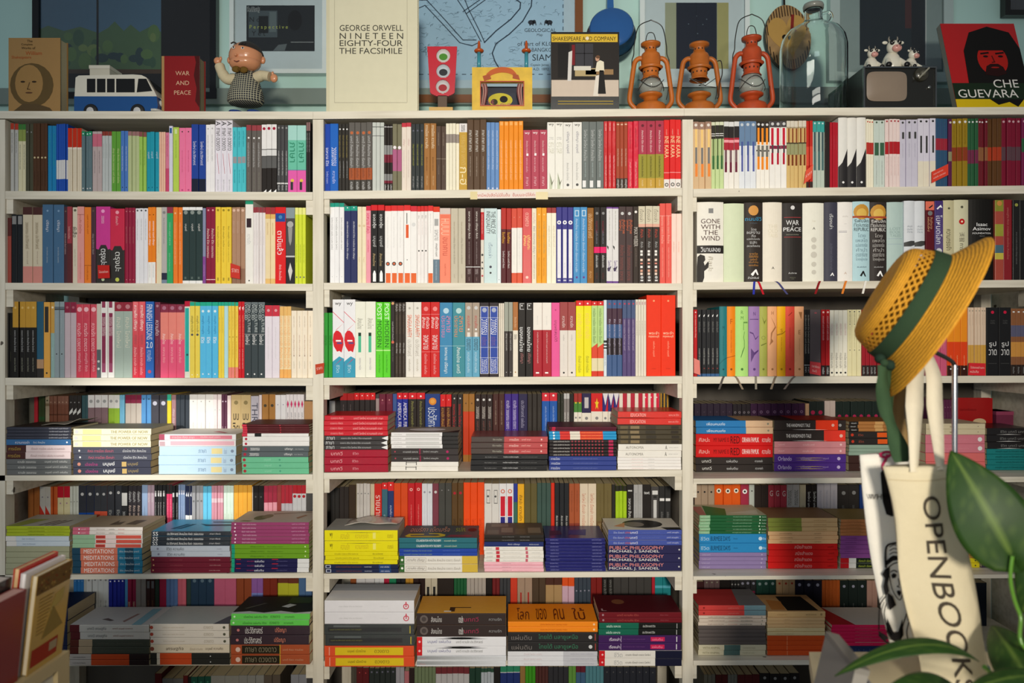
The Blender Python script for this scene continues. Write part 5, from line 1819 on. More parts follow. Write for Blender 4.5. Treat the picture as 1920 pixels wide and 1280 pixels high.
# ---- toy boy
def build_boy():
    dep = 0.12; k = (CAM_D + dep) / FPX
    z0 = topz(462); cx = P(460, 0, dep).x
    zz = lambda py: P(0, py, dep).z - z0
    xx = lambda px: P(px, 0, dep).x - cx
    t = thing('toy_boy', 'vinyl toy boy in plaid dungarees with one arm raised, beside the cream book', 'toy figure', (cx, dep, z0))
    skin = mat('cf8f68', 'gloss')
    hd = MB()
    hd.ball((xx(461), 0, zz(107)), (31 * k, 27 * k, 27 * k), skin, 24, 16)
    hd.ball((xx(461), -.006, zz(121)), (29 * k, 24 * k, 15 * k), skin, 20, 12)
    for s in (-1, 1):
        hd.ball((xx(461) + s * 31 * k, .004, zz(112)), (5 * k, 4 * k, 7 * k), skin)
    hd.ball((xx(452), -27 * k, zz(113)), (3 * k, 3 * k, 2.5 * k), skin)
    head = hd.build('head', t)
    hr = MB()
    hr.lathe([(32 * k * math.sqrt(1 - (h_ / 28.4) ** 2), h_ * k) for h_ in (9, 13, 17, 21, 24, 26.5, 28, 28.39)], mat('2c2420', 'plain'), (xx(464), .006, zz(107)), 28, (.16, .10, 1), sy=.9)
    hr.build('hair', head)
    fc = MB()
    for (px, py) in ((447, 99), (464, 100)):
        fc.ball((xx(px), -25.5 * k, zz(py)), (3 * k, 1.5 * k, 2.5 * k), mat('f0ece4', 'gloss'))
        fc.ball((xx(px + .6), -27 * k, zz(py)), (1.6 * k, 1 * k, 1.8 * k), mat('221a16', 'gloss'))
        fc.tube([(xx(px - 5), -24 * k, zz(py - 8)), (xx(px), -25 * k, zz(py - 10)), (xx(px + 5), -24.6 * k, zz(py - 8))], 1.3 * k, mat('221a16', 'plain'), 6)
    fc.build('eyes', head)
    mo = MB(); mo.tube([(xx(449), -28 * k, zz(124)), (xx(454), -29 * k, zz(126)), (xx(459), -28 * k, zz(124))], .8 * k, mat('7a3a2c', 'plain'), 6); mo.build('mouth', head)
    # plaid dungarees: one body with its own checked cloth
    m, nt, n, l, b = new_mat('plaid_cloth')
    tc = n.new('ShaderNodeTexCoord')
    col = None
    for ax, sc in ((0, 150), (2, 150)):
        sep = n.new('ShaderNodeSeparateXYZ'); l.new(tc.outputs['Object'], sep.inputs[0])
        mu = n.new('ShaderNodeMath'); mu.operation = 'MULTIPLY'; mu.inputs[1].default_value = sc; l.new(sep.outputs[ax], mu.inputs[0])
        fr = n.new('ShaderNodeMath'); fr.operation = 'FRACT'; l.new(mu.outputs[0], fr.inputs[0])
        lt = n.new('ShaderNodeMath'); lt.operation = 'LESS_THAN'; lt.inputs[1].default_value = 0.2; l.new(fr.outputs[0], lt.inputs[0])
        if col is None:
            col = lt
        else:
            mxx = n.new('ShaderNodeMath'); mxx.operation = 'MAXIMUM'; l.new(col.outputs[0], mxx.inputs[0]); l.new(lt.outputs[0], mxx.inputs[1]); col = mxx
    mix = n.new('ShaderNodeMix'); mix.data_type = 'RGBA'
    mix.inputs[6].default_value = lin('24282e') + [1]; mix.inputs[7].default_value = lin('b8b49a') + [1]
    l.new(col.outputs[0], mix.inputs[0]); l.new(mix.outputs[2], b.inputs['Base Color']); b.inputs['Roughness'].default_value = .8
    bd = MB()
    bd.lathe([(14 * k, zz(131)), (20 * k, zz(140)), (26 * k, zz(155)), (33 * k, zz(178)), (34 * k, zz(190)), (30 * k, zz(195)), (0, zz(196))], m, (0, .004, 0), 24, sy=.8)
    bd.build('dungarees', t)
    sh = mat('c8bc9c', 'cloth')
    ar = MB(); ar.tube(smooth_path([(xx(441), 0, zz(148)), (xx(428), -.008, zz(150)), (xx(419), -.012, zz(138)), (xx(414), -.012, zz(124))]), [10 * k] * 12 + [9 * k] * 6 + [8 * k], sh, 12); ar.build('sleeve', t)
    hn = MB(); hn.ball((xx(411), -.012, zz(117)), (7 * k, 5 * k, 7 * k), skin); hn.ball((xx(417), -.013, zz(113)), (2.5 * k, 2.5 * k, 4 * k), skin); hn.build('hand', t)
    ar = MB(); ar.tube(smooth_path([(xx(480), 0, zz(146)), (xx(494), -.006, zz(143)), (xx(508), -.010, zz(146))]), [10 * k] * 6 + [9 * k] * 7, sh, 12); ar.build('sleeve', t)
    hn = MB(); hn.ball((xx(516), -.011, zz(149)), (7 * k, 5 * k, 8 * k), skin); hn.ball((xx(514), -.014, zz(141)), (2.5 * k, 2.5 * k, 4 * k), skin); hn.build('hand', t)
    bt = MB()
    bt.ball((xx(450), -20 * k, zz(137)), (8 * k, 4 * k, 6 * k), mat('6a5022', 'cloth')); bt.ball((xx(464), -20 * k, zz(138)), (8 * k, 4 * k, 6 * k), mat('6a5022', 'cloth')); bt.ball((xx(457), -22 * k, zz(138)), 3.5 * k, mat('5a4018', 'cloth'))
    bt.build('bow_tie', t)
    for s in (-1, 1):
        bo = MB(); bo.lathe([(0, 0), (15 * k, 0), (16 * k, 5 * k), (14 * k, 16 * k), (13 * k, 22 * k)], mat('1f3c7c', 'gloss'), (s * 17 * k, 0, 0), 20, sy=1.2); bo.build('boot', t)
build_boy()

# ---- tall cream book
t, c, p, w, h = upright_book('large_book', 'tall cream book with black capitals, the largest standing on the bookcase', 618, 783, -26, 0.07, 0.030, 'ddd8bc', 'd8ceb0')
k = (CAM_D + .07) / FPX
zq = lambda py: P(0, py, .07).z - t.location.z
xq = lambda px: P(px, 0, .07).x - t.location.x
c.box((-.010, .001, 0), (.002, .029, h), mat('d4ceb0', 'gloss'))
for (s, a_, b_, pt, pb) in (('GEORGE ORWELL', 637, 756, 47, 58), ('N I N E T E E N', 637, 756, 62, 73), ('EIGHTY-FOUR', 637, 755, 75.5, 86.5), ('THE FACSIMILE', 636, 754, 90, 101)):
    pts, fs, tw, th = text_mesh(s, 3)
    kx = (xq(b_) - xq(a_)) / tw; kz = (zq(pt) - zq(pb)) / th
    c.add([(xq(a_) + q[0] * kx, -.0006, zq(pb) + q[1] * kz) for q in pts], fs, mat('3a3a34'))
for px in (627, 763):
    rect(c, xq(px), xq(px) + .0008, zq(192), h, -.0004, '9a9684')
rect(c, xq(627), xq(763), zq(192.6), zq(192), -.0004, '9a9684')
c.build('cover', t); p.build('page_block', t)

# ---- framed things on the wall
def wall_frame(name, label, pxa, pxb, pyt, pyb, border, frame_c, mat_c, dep=0.400, cat='picture'):
    a, b = P(pxa, pyt, dep), P(pxb, pyb, dep)
    t = thing(name, label, cat, (a.x, dep, b.z))
    w, h = b.x - a.x, a.z - b.z
    k = border * (CAM_D + dep) / FPX
    f = MB(); fm = mat(frame_c, 'gloss'); D = 0.026
    f.box((0, 0, 0), (w, D, k), fm); f.box((0, 0, h - k), (w, D, h), fm)
    f.box((0, 0, k), (k, D, h - k), fm); f.box((w - k, 0, k), (w, D, h - k), fm)
    f.build('frame', t)
    pic = MB(); pic.box((k, .012, k), (w - k, .016, h - k), mat(mat_c))
    gl = MB(); gl.box((k, .0062, k), (w - k, .0078, h - k), mat_pane())
    gl.build('glass_pane', t)
    fx = lambda px: P(px, 0, dep + .0118).x - a.x
    fz = lambda py: P(0, py, dep + .0118).z - b.z
    return t, pic, fx, fz, w, h

t, pic, fx, fz, w, h = wall_frame('picture', 'dark framed landscape with trees, behind the toy van', 60, 405, -90, 184, 12, '14161a', '0e0f12')
rect(pic, fx(72), fx(302), fz(130), fz(-80), .0119, '4a6c86')
pic.poly([(fx(72), .01185, fz(130)), (fx(302), .01185, fz(130)), (fx(302), .01185, fz(60)), (fx(285), .01185, fz(48)), (fx(262), .01185, fz(60)), (fx(245), .01185, fz(46)), (fx(232), .01185, fz(58)), (fx(215), .01185, fz(40)), (fx(203), .01185, fz(52)), (fx(185), .01185, fz(62)), (fx(150), .01185, fz(50)), (fx(120), .01185, fz(58)), (fx(90), .01185, fz(48)), (fx(72), .01185, fz(56))], mat('4c6a4c'))
for i in range(26):
    r = random.Random(i)
    px = 76 + r.random() * 220; py = 62 + r.random() * 58
    pic.disc((fx(px), .01182 - i * 1e-5, fz(py)), X, Z, .010 + r.random() * .014, mat(r.choice(['3a5a48', '56764a', '2c4448', '6a8250', '284048'])), 12, .012 + r.random() * .02)
rect(pic, fx(181), fx(185), fz(130), fz(-80), .0112, '0c0d10')
rect(pic, fx(72), fx(302), fz(138), fz(130), .0112, '4a3a2a')
pic.build('print', t)

t, pic, fx, fz, w, h = wall_frame('picture', 'white framed black and white photo with typed title, above the toy boy', 430, 612, -60, 137, 8, 'd2dede', 'c2d6dc')
rect(pic, fx(462), fx(590), fz(96), fz(10), .0119, '1c2226')
rect(pic, fx(466), fx(520), fz(70), fz(20), .01185, '46545a')
rect(pic, fx(485), fx(503), fz(62), fz(30), .0118, '141a1c')
rect(pic, fx(505), fx(518), fz(60), fz(22), .0118, '5c6c70')
pic.disc((fx(553), .0118, fz(38)), X, Z, .024, mat('0c0e10'), 20, .034)
pic.poly([(fx(512), .0118, fz(95)), (fx(534), .0118, fz(95)), (fx(538), .0118, fz(82)), (fx(522), .0118, fz(84))], mat('5a666a'))
rect(pic, fx(545), fx(588), fz(79.5), fz(78.5), .0118, '9aa4a6')
for s, px, py, c_, wd in (('Fullbelt', 464, 19, '9aa4a6', 24), ('Reading', 464, 24, '9aa4a6', 24), ('N o', 468, 41, '0c0e10', 20), ('P e r s p e c t i v e', 468, 56, 'a8b85a', 110), ('Y e t', 472, 67, '0c0e10', 30)):
    pic.text(s, (fx(px), .0115, fz(py)), X, Z, .012 if len(s) < 9 and ' ' not in s else .016, mat(c_), width=wd * .00178)
pic.build('print', t)

t, pic, fx, fz, w, h = wall_frame('framed_map', 'large framed blue line map of canals in a wooden frame', 700, 1093, -230, 192, 15, '7a4c2c', 'b4d0e0', cat='map')
rect(pic, fx(715), fx(1057), fz(150), fz(-210), .0119, 'a4cbe6')
navy = '1f3348'
for pts, wd in (([(775, 20), (797, 10), (830, 45), (862, 80), (885, 86), (897, 80)], .003), ([(770, 0), (800, 0), (835, 38), (868, 75), (893, 75)], .003),
                ([(858, 0), (870, 18), (888, 52), (902, 78)], .003), ([(868, -10), (878, 16), (900, 60), (908, 78)], .003), ([(868, 22), (905, -4)], .003), ([(874, 26), (915, -4)], .003),
                ([(908, 80), (930, 58), (958, 36), (975, 16), (976, 5), (960, -6)], .004), ([(998, -10), (996, 12), (980, 40), (955, 64), (930, 82), (923, 100), (928, 115), (936, 128)], .004)):
    stroke(pic, [(fx(a_), fz(b_)) for a_, b_ in pts], wd, .0116, navy)
r = random.Random(5)
for i in range(230):
    px = r.uniform(786, 1055); py = r.uniform(-15, 128)
    if (px > 975 and py > 32) or (abs((px - 905) * .75 + (py - 85)) < 22):
        continue
    s_ = r.uniform(3, 9)
    stroke(pic, [(fx(px), fz(py)), (fx(px + s_), fz(py + r.uniform(-3, 3))), (fx(px + s_ * 1.6), fz(py + r.uniform(-4, 4)))], .0009, .0117, '4a6a84')
for i in range(60):
    px = r.uniform(790, 1050); py = r.uniform(-10, 120)
    if (px > 970 and py > 32):
        continue
    stroke(pic, [(fx(px), fz(py)), (fx(px), fz(py - 3)), (fx(px + 2.5), fz(py - 3.5))], .0012, .0117, '2c4660')
for px in range(786, 1055, 16):
    rect(pic, fx(px), fx(px + 8), fz(140), fz(138.6), .0117, navy)
for py in range(-20, 130, 14):
    rect(pic, fx(1055), fx(1056.4), fz(py + 7), fz(py), .0117, navy)
for ex in (996, 1030):
    pic.disc((fx(ex), .0116, fz(42)), X, Z, .011, mat('1c2430'), 16, .008)
    s_ = 1 if ex < 1010 else -1
    pic.disc((fx(ex) + s_ * .010, .0116, fz(41)), X, Z, .006, mat('1c2430'), 12, .007)
    stroke(pic, [(fx(ex) + s_ * .015, fz(42)), (fx(ex) + s_ * .016, fz(47))], .003, .0116, '1c2430')
    for dx in (-.006, .004):
        rect(pic, fx(ex) + dx, fx(ex) + dx + .004, fz(48), fz(44), .0116, '1c2430')
for s, cx_, py, hh, wd in (('A', 1014, 47, .009, 8), ('GEOLOGICAL', 1013, 60, .012, 64), ('Map', 1012, 69, .011, 18), ('of Part of KLONG', 1012, 86, .014, 84), ('of BANGKOK', 1014, 97, .013, 54), ('SIAM', 1016, 114, .022, 44), ('Captain James', 1012, 125, .010, 52), ('A.D. 1892', 1014, 132, .009, 34), ('S', 798, 94, .012, 8), ('I', 799, 104, .012, 5)):
    pic.text(s, (fx(cx_), .0114, fz(py)), X, Z, hh, mat('16222e'), width=wd * .0018, align='c')
pic.build('print', t)

t, pic, fx, fz, w, h = wall_frame('picture', 'white framed picture of a dark doorway, behind the lanterns', 1200, 1406, -60, 163, 9, 'd4e0e0', 'c4d8de')
rect(pic, fx(1247), fx(1366), fz(129), fz(5), .0119, '9aa48a')
rect(pic, fx(1268), fx(1344), fz(129), fz(5), .01185, '141c2c')
rect(pic, fx(1345), fx(1366), fz(129), fz(5), .0118, 'a4a46c')
for px, py in ((1291, 45), (1318, 46), (1325, 36), (1308, 63), (1306, 30)):
    pic.disc((fx(px), .0117, fz(py)), X, Z, .002, mat('5a6a78'), 8)
rect(pic, fx(1305), fx(1306), fz(129), fz(5), .0117, '0c121e')
pic.build('print', t)

t, pic, fx, fz, w, h = wall_frame('picture', 'white framed dark picture behind the small television', 1557, 1788, -60, 153, 18, 'a8bab8', '90a6a6')
rect(pic, fx(1612), fx(1735), fz(122), fz(-40), .0119, '18242a')
rect(pic, fx(1697), fx(1709), fz(53), fz(-40), .0118, '4a2622')
rect(pic, fx(1709), fx(1732), fz(118), fz(-40), .0118, '0c1418')
rect(pic, fx(1735), fx(1737), fz(122), fz(-40), .0117, 'c8d4d4')
pic.build('print', t)
t, pic, fx, fz, w, h = wall_frame('picture', 'black picture frame at the top right corner of the wall', 1885, 2060, -80, 28, 10, '15130f', '1e1a16')
pic.build('print', t)

# ---- red paddle with three round holes
def build_paddle():
    dep = 0.10
    z0 = topz(830); a = P(829, 0, dep)
    xx = lambda px: P(px, 0, dep).x - a.x
    zz = lambda py: P(0, py, dep).z - z0
    t = thing('red_paddle_sign', 'red paddle with three round holes on a brown handle, left of toy theatre', 'paddle', (a.x, dep, z0))
    m = mat('c22838', 'gloss')
    bo = MB()
    # board built as horizontal strips round the three holes
    holes = [(831, 104, 13), (831, 133, 13), (830, 162, 13)]
    top, bot = 87, 180
    def edge(py):
        f = (py - top) / (bot - top)
        l_, r_ = 801 + 6 * f, 857 - 5 * f
        if py > 172:
            g = (py - 172) / 8
            l_ += 12 * g * g; r_ -= 12 * g * g
        return l_, r_
    N = 62
    th = .006
    for i in range(N):
        p0 = top + (bot - top) * i / N; p1 = top + (bot - top) * (i + 1) / N; pm = (p0 + p1) / 2
        l_, r_ = edge(pm)
        cuts = [(l_, r_)]
        for (hx, hy, hr) in holes:
            if abs(pm - hy) < hr:
                q = math.sqrt(hr * hr - (pm - hy) ** 2)
                cuts = [(l_, hx - q), (hx + q, r_)]
        for (u0, u1) in cuts:
            bo.box((xx(u0), 0, zz(p1)), (xx(u1), th, zz(p0)), m)
    bo.build('board', t)
    cols = [('d8dcd8', '4a8a2c'), ('c8d4dc', '2a2c30'), ('d4d4d4', 'a02028')]
    for (hx, hy, hr), (c0, c1) in zip(holes, cols):
        d = MB()
        k = (CAM_D + dep) / FPX
        d.lathe([(0, 0), (hr * k, 0), (hr * k, .002), (0, .002)], mat(c0, 'gloss'), (xx(hx), th * .5, zz(hy)), 24, (0, 1, 0))
        d.disc((xx(hx), th * .5 - .0005, zz(hy + 2)), X, Z, hr * .62 * k, mat(c1, 'gloss'), 16, hr * .5 * k)
        d.build('disc', t)
    hd = MB(); hd.box((xx(821), .0, .006), (xx(838), .006, zz(179)), mat('5a4434', 'plain')); hd.build('handle', t)
    bs = MB(); bs.box((xx(806), -.022, 0), (xx(850), .03, .034), mat('d0a860', 'plain')); bs.build('base', t)
build_paddle()

# ---- toy theatre
def build_theatre():
    dep = 0.06
    z0 = topz(885); a = P(885, 0, dep)
    xx = lambda px: P(px, 0, dep).x - a.x
    zz = lambda py: P(0, py, dep).z - z0
    t = thing('toy_theatre', 'yellow wooden toy theatre with turquoise posts and a dark stage', 'toy theatre', (a.x, dep, z0))
    ym = mat('d8b024', 'rusty')
    f = MB(); W, H = xx(998), zz(126)
    x0, x1, zb, zt = xx(902), xx(981), zz(197), zz(154)
    f.box((0, 0, 0), (x0, .012, H), ym); f.box((x1, 0, 0), (W, .012, H), ym)
    f.box((x0, 0, 0), (x1, .012, zb), ym); f.box((x0, 0, zt), (x1, .012, H), ym)
    rd = mat('a83c1c', 'gloss')
    for b_ in (((x0 - .003, -.002, zb - .003), (x1 + .003, 0, zb)), ((x0 - .003, -.002, zt), (x1 + .003, 0, zt + .003)), ((x0 - .003, -.002, zb), (x0, 0, zt)), ((x1, -.002, zb), (x1 + .003, 0, zt))):
        f.box(b_[0], b_[1], rd)
    f.build('front_board', t)
    bx = MB()
    bx.box((x0 - .01, .055, 0), (x1 + .01, .058, zt + .006), mat('1c2438', 'plain'))
    bx.disc(((x0 + x1) / 2 - .006, .0545, zb + (zt - zb) * .48), X, Z, .036, mat('c8bc3c'), 28, .021)
    bx.disc(((x0 + x1) / 2 + .004, .0543, zb + (zt - zb) * .52), X, Z, .012, mat('1c1a1c'), 16, .010)
    bx.disc(((x0 + x1) / 2 - .024, .0543, zb + (zt - zb) * .40), X, Z, .010, mat('3a3420'), 16, .009)
    bx.text('THE', (x0 + .008, .053, zb + .020), X, Z, .011, mat('b0606c'), width=.034)
    bx.text('LOVE', (x0 + .046, .053, zb + .010), X, Z, .012, mat('c46a74'), width=.055)
    bx.box((0.004, .012, 0), (.008, .058, H * .9), ym); bx.box((W - .008, .012, 0), (W - .004, .058, H * .9), ym); bx.box((.008, .012, 0), (W - .008, .055, .006), ym)
    bx.build('stage', t)
    for s, xa in ((1, x0), (-1, x1)):
        cu = MB()
        for i in range(4):
            x_ = xa + s * (.003 + i * .0036)
            cu.tube(smooth_path([(x_, .014 + .002 * (i % 2), zt), (x_ + s * .003, .014, (zt + zb) / 2 + .01), (x_ - s * (.001 + .0015 * i), .014, zb + .001)]), .0021, mat('7a4a4a' if i % 2 else 'b89088', 'cloth'), 8)
        cu.build('curtain', t)
    bn = MB()
    arc = [(912, 144), (922, 136), (940, 131), (958, 134), (968, 143)]
    top_ = smooth_path([(xx(p_), -.002, zz(q_ - 5)) for p_, q_ in arc], 5); bot_ = smooth_path([(xx(p_), -.002, zz(q_ + 5)) for p_, q_ in arc], 5)
    for i in range(len(top_) - 1):
        bn.prism([bot_[i], bot_[i + 1], top_[i + 1], top_[i]], (0, .002, 0), mat('c05a1c', 'gloss'))
    bn.prism([(xx(908), -.0022, zz(152)), (xx(921), -.0022, zz(148)), (xx(918), -.0022, zz(139)), (xx(905), -.0022, zz(143))], (0, .002, 0), mat('a84a18', 'gloss'))
    bn.prism([(xx(961), -.0022, zz(147)), (xx(975), -.0022, zz(150)), (xx(972), -.0022, zz(141)), (xx(962), -.0022, zz(138))], (0, .002, 0), mat('a84a18', 'gloss'))
    bn.build('banner', t)
    for px in (898, 987):
        po = MB()
        po.lathe([(0, H - .01), (.0055, H - .01), (.0055, zz(97)), (0, zz(97))], mat('3c8c9c', 'gloss'), (xx(px), .006, 0), 14)
        po.lathe([(0, zz(97)), (.012, zz(96.5)), (.0145, zz(94)), (.012, zz(91.5)), (.005, zz(90)), (.004, zz(80)), (.002, zz(75)), (0, zz(74.5))], mat('b8501c', 'gloss'), (xx(px), .006, 0), 16)
        po.build('post', t)
build_theatre()

# ---- book with a street photograph
t, c, p, w, h = upright_book('photo_book', 'black and yellow book with a bookshop street photo on its cover', 1033, 1161, 60, 0.075, 0.020, '1f1d1b', 'd0c8b4')
f = lambda px: (px - 1033) / 128 * w
g = lambda py: h - (py - 60) * (CAM_D + .075) / FPX
rect(c, f(1034), f(1158), g(79), g(64), -.0004, 'dcb83a')
c.text('SHAKESPEARE AND COMPANY', (f(1036), -.0007, g(76.5)), X, Z, .012, mat('1f1a14'), width=w * .93)
c.disc((f(1101), -.0009, g(72)), X, Z, .005, mat('e8e0cc'), 14)
rect(c, f(1034), f(1160), g(181), g(80), -.0004, '2a2624')
rect(c, f(1034), f(1160), g(181), g(150), -.0005, 'd0c0b0')
rect(c, f(1046), f(1068), g(146), g(82), -.0005, '1c1a1a')
rect(c, f(1079), f(1112), g(128), g(82), -.0005, '3c3c42')
rect(c, f(1095), f(1096.5), g(128), g(82), -.0006, '15151a')
rect(c, f(1079), f(1112), g(101), g(99.5), -.0006, '15151a')
rect(c, f(1072), f(1078), g(122), g(84), -.0005, '7a1c24')
c.poly([(f(1064), -.0006, g(152)), (f(1071), -.0006, g(152)), (f(1073), -.0006, g(95)), (f(1066), -.0006, g(98))], mat('d8d4d0'))
rect(c, f(1078), f(1118), g(143), g(128), -.0006, 'b8a478')
rect(c, f(1076), f(1108), g(132), g(124), -.0007, 'd8d4c8')
rect(c, f(1098), f(1150), g(140), g(130), -.0006, '9a7a54')
c.poly([(f(1112), -.0008, g(180)), (f(1122), -.0008, g(180)), (f(1126), -.0008, g(140)), (f(1117), -.0008, g(142))], mat('e4dcd0'))
c.poly([(f(1121), -.0009, g(176)), (f(1136), -.0009, g(176)), (f(1132), -.0009, g(132)), (f(1124), -.0009, g(132))], mat('1c1a1a'))
c.poly([(f(1116), -.0009, g(134)), (f(1133), -.0009, g(134)), (f(1132), -.0009, g(116)), (f(1125), -.0009, g(113)), (f(1119), -.0009, g(117))], mat('e8e0c8'))
c.disc((f(1120), -.001, g(110)), X, Z, .006, mat('c89a80'), 14, .008)
c.disc((f(1121), -.0011, g(107)), X, Z, .006, mat('6a4a34'), 14, .005)
for i in range(2):
    rect(c, f(1046), f(1150), g(190.6 + i * 5), g(189 + i * 5), -.0004, 'a8903c')
c.build('cover', t); p.build('page_block', t)

# ---- blue pan on the wall
def build_pan():
    dep = 0.36
    ctr = P(1146, 66, dep)
    t = thing('blue_pan', 'blue enamel pan hanging upside against the wall behind the street photo book', 'pan', ctr)
    ax = Vector((-.10, -.93, .20)).normalized()
    b = MB()
    r = .071
    b.lathe([(0, .048), (r * .92, .048), (r, .043), (r * 1.0, .040)], mat('2c5c9a', 'gloss'), (0, 0, 0), 40, ax)
    b.lathe([(r * 1.0, .040), (r * 1.10, .0), (r * 1.16, -.002), (r * 1.12, .002), (r * .97, .038), (0, .040)], mat('1c3c54', 'gloss'), (0, 0, 0), 40, ax)
    b.build('pan_body', t)
    hd = MB()
    hd.prism([(-.012, .018, .068), (.012, .018, .068), (.009, .024, .17), (-.009, .024, .17)], (0, .008, 0), mat('2f629e', 'gloss'))
    hd.build('handle', t)
build_pan()

# ---- hurricane lanterns
def lantern(label, px, pytop, paint, globe=True, bail=True, raised=0.0, group='hurricane lanterns'):
    dep = 0.11
    z0 = topz(px); a = P(px, 0, dep)
    t = thing('hurricane_lantern', label, 'lantern', (a.x, dep, z0), group)
    Hh = P(0, pytop, dep).z - z0
    s = Hh / 0.216
    pm = mat(paint, 'rusty'); wire = mat('2c2c28', 'gloss')
    b = MB()
    b.lathe([(0, 0), (.045, 0), (.046, .006), (.045, .036), (.041, .044), (.028, .050), (.024, .052), (0, .052)], pm, (0, 0, 0), 32)
    b.build('fuel_tank', t)
    fr = MB()
    for sd in (-1, 1):
        fr.tube(smooth_path([(sd * .022, 0, .172 * s), (sd * .034, 0, .174 * s), (sd * .045, 0, .166 * s), (sd * .050, 0, .15 * s), (sd * .058, 0, .10), (sd * .0625, 0, .066), (sd * .060, 0, .050), (sd * .050, 0, .038), (sd * .040, 0, .030)], 6), .0072, pm, 12)
    fr.build('side_tubes', t)
    bu = MB()
    bu.lathe([(0, .050), (.020, .050), (.021, .062), (.027, .066), (.034, .070), (.034, .074), (.026, .078), (.022, .074), (0, .074)], pm, (0, 0, 0), 28)
    bu.build('burner', t)
    hz = raised
    ho = MB()
    ho.lathe([(.030, .142 * s), (.036, .148 * s), (.030, .151 * s), (.028, .154 * s), (.029, .178 * s), (.026, .186 * s), (.018, .192 * s), (.016, .206 * s), (.0285, .210 * s), (.029, .216 * s), (.026, .214 * s), (.012, .206 * s), (0, .205 * s)], pm, (0, 0, 0), 32)
    for q in range(10):
        an = 2 * PI * q / 10
        ho.ball((.0165 * math.cos(an), .0165 * math.sin(an), .199 * s), (.0022, .0022, .003), mat('1a1410', 'plain'), 8, 6)
    ho.build('hood', t)
    ch = MB()
    zc = .142 * s - .030
    ch.lathe([(.024, .146 * s), (.0225, .142 * s - .018), (.025, zc + .004), (.029, zc), (.027, zc - .001), (.021, zc + .006)], pm, (0, 0, 0), 28)
    for q in range(12):
        an = 2 * PI * q / 12
        ch.ball((.0228 * math.cos(an), .0228 * math.sin(an), .142 * s - .010), (.0022, .0022, .0028), mat('1a1410', 'plain'), 8, 6)
    ch.build('chimney', t)
    if globe:
        zt = zc - .001
        g = MB()
        pr = [(.025, .0765), (.030, .082), (.0355, .094), (.036, .104), (.031, zt - .008), (.0255, zt)]
        g.lathe(pr + [(r_ - .0012, h_) for r_, h_ in reversed(pr)], mat_milky(), (0, 0, 0), 32, closed=True)
        g.build('glass_globe', t)
    w = MB()
    for sd in (-1, 1):
        if globe:
            path = [(.038 * math.cos(an), -.038 * math.sin(an) if True else 0, .102 + sd * .016 * math.sin(an * 2 - PI / 2) * 1.0) for an in [PI * i / 20 for i in range(21)]]
        else:
            path = [(-.036, -.03, .112), (-.012 * sd - .0, -.034, .098), (.0 + .010 * sd, -.034, .090), (.040, -.03, .112 if sd > 0 else .086)]
        w.tube(path, .0011, wire, 6)
    w.tube([(.052, -.004, .098), (.047, -.016, .07), (.042, -.02, .054)], .0012, wire, 6)
    w.build('wire_guard', t)
    lp = MB()
    if bail:
        tp = P(0, bail, dep).z - z0
        lp.tube(smooth_path([(-.056, 0, .148 * s), (-.055, 0, .170 * s), (-.050, 0, .186 * s), (-.048, 0, .215 * s), (-.036, 0, tp - .018), (-.004, 0, tp), (.006, 0, tp), (.034, 0, tp - .018), (.046, 0, .215 * s), (.048, 0, .186 * s), (.054, 0, .170 * s), (.055, 0, .148 * s)], 5), .0015, wire, 8)
        lp.tube(smooth_path([(-.013, 0, .212 * s), (-.014, 0, .228 * s), (-.009, 0, .244 * s), (.0, 0, .248 * s), (.009, 0, .244 * s), (.014, 0, .228 * s), (.013, 0, .212 * s)], 4), .0013, wire, 6)
    else:
        lp.tube(smooth_path([(.052, -.008, .165 * s), (.060, -.018, .160 * s), (.062, -.022, .13), (.054, -.026, .10), (.050, -.028, .06), (.044, -.03, .054)], 5), .0015, wire, 8)
    lp.build('bail_handle', t)
lantern('orange hurricane lantern on the left, glass globe and tall wire handle', 1220, 82, 'b8641e', True, 39)
lantern('orange hurricane lantern without a glass globe, middle of the three lanterns', 1311, 83, 'ae601e', False, None)
lantern('redder hurricane lantern on the right, beside the big glass jug', 1409, 71, 'b0441c', True, 28)

# ---- round wooden board hung on the wall
def build_round_board():
    dep = 0.395
    ctr = P(1478, 70, dep)
    t = thing('round_wooden_board', 'striped round wooden board hanging on the wall behind the glass jug', 'wooden board', ctr, rot=(0, math.radians(-8), 0))
    k = (CAM_D + dep) / FPX
    rx, rz = 42 * k, 61 * k
    b = MB(); n = 48
    ring = [(rx * math.cos(2 * PI * i / n), 0, rz * math.sin(2 * PI * i / n)) for i in range(n)]
    b.prism(ring, (0, .02, 0), mat('9a7a4c', 'rusty'), mat('3a2a1c', 'plain'))
    for i in range(-7, 8):
        x_ = i * rx / 8
        zt = rz * math.sqrt(max(0, 1 - (x_ / rx) ** 2)) * .985
        for sg in (1, -1):
            zi = sg * max(0.0, zt - (.036 if sg > 0 else .030))
            b.poly([(x_ - .0016, -.0004, sg * zt), (x_ + .0016, -.0004, sg * zt), (x_ + .0016, -.0004, zi), (x_ - .0016, -.0004, zi)], mat('2c1c12'))
    hp = []
    for i in range(40):
        an = 2 * PI * i / 40
        hp.append((rx * .86 * math.sin(an) ** 3 * 1.0, -.0006, .010 + rz * .052 * (13 * math.cos(an) - 5 * math.cos(2 * an) - 2 * math.cos(3 * an) - math.cos(4 * an)) * .9))
    b.poly(hp, mat('b08c4c'))
    b.disc((-.012, -.0009, .002), X, Z, .009, mat('140e0a'), 18)
    b.poly([(.010, -.0009, .022), (.020, -.0009, .020), (.030, -.0009, .072), (.020, -.0009, .074)], mat('7c2420'))
    b.build('board', t)
    st = MB(); st.tube([(.004, .006, rz * .98), (.010, .01, rz + .04), (.012, .015, rz + .12)], .0035, mat('2a2420', 'cloth'), 8); st.build('strap', t)
build_round_board()

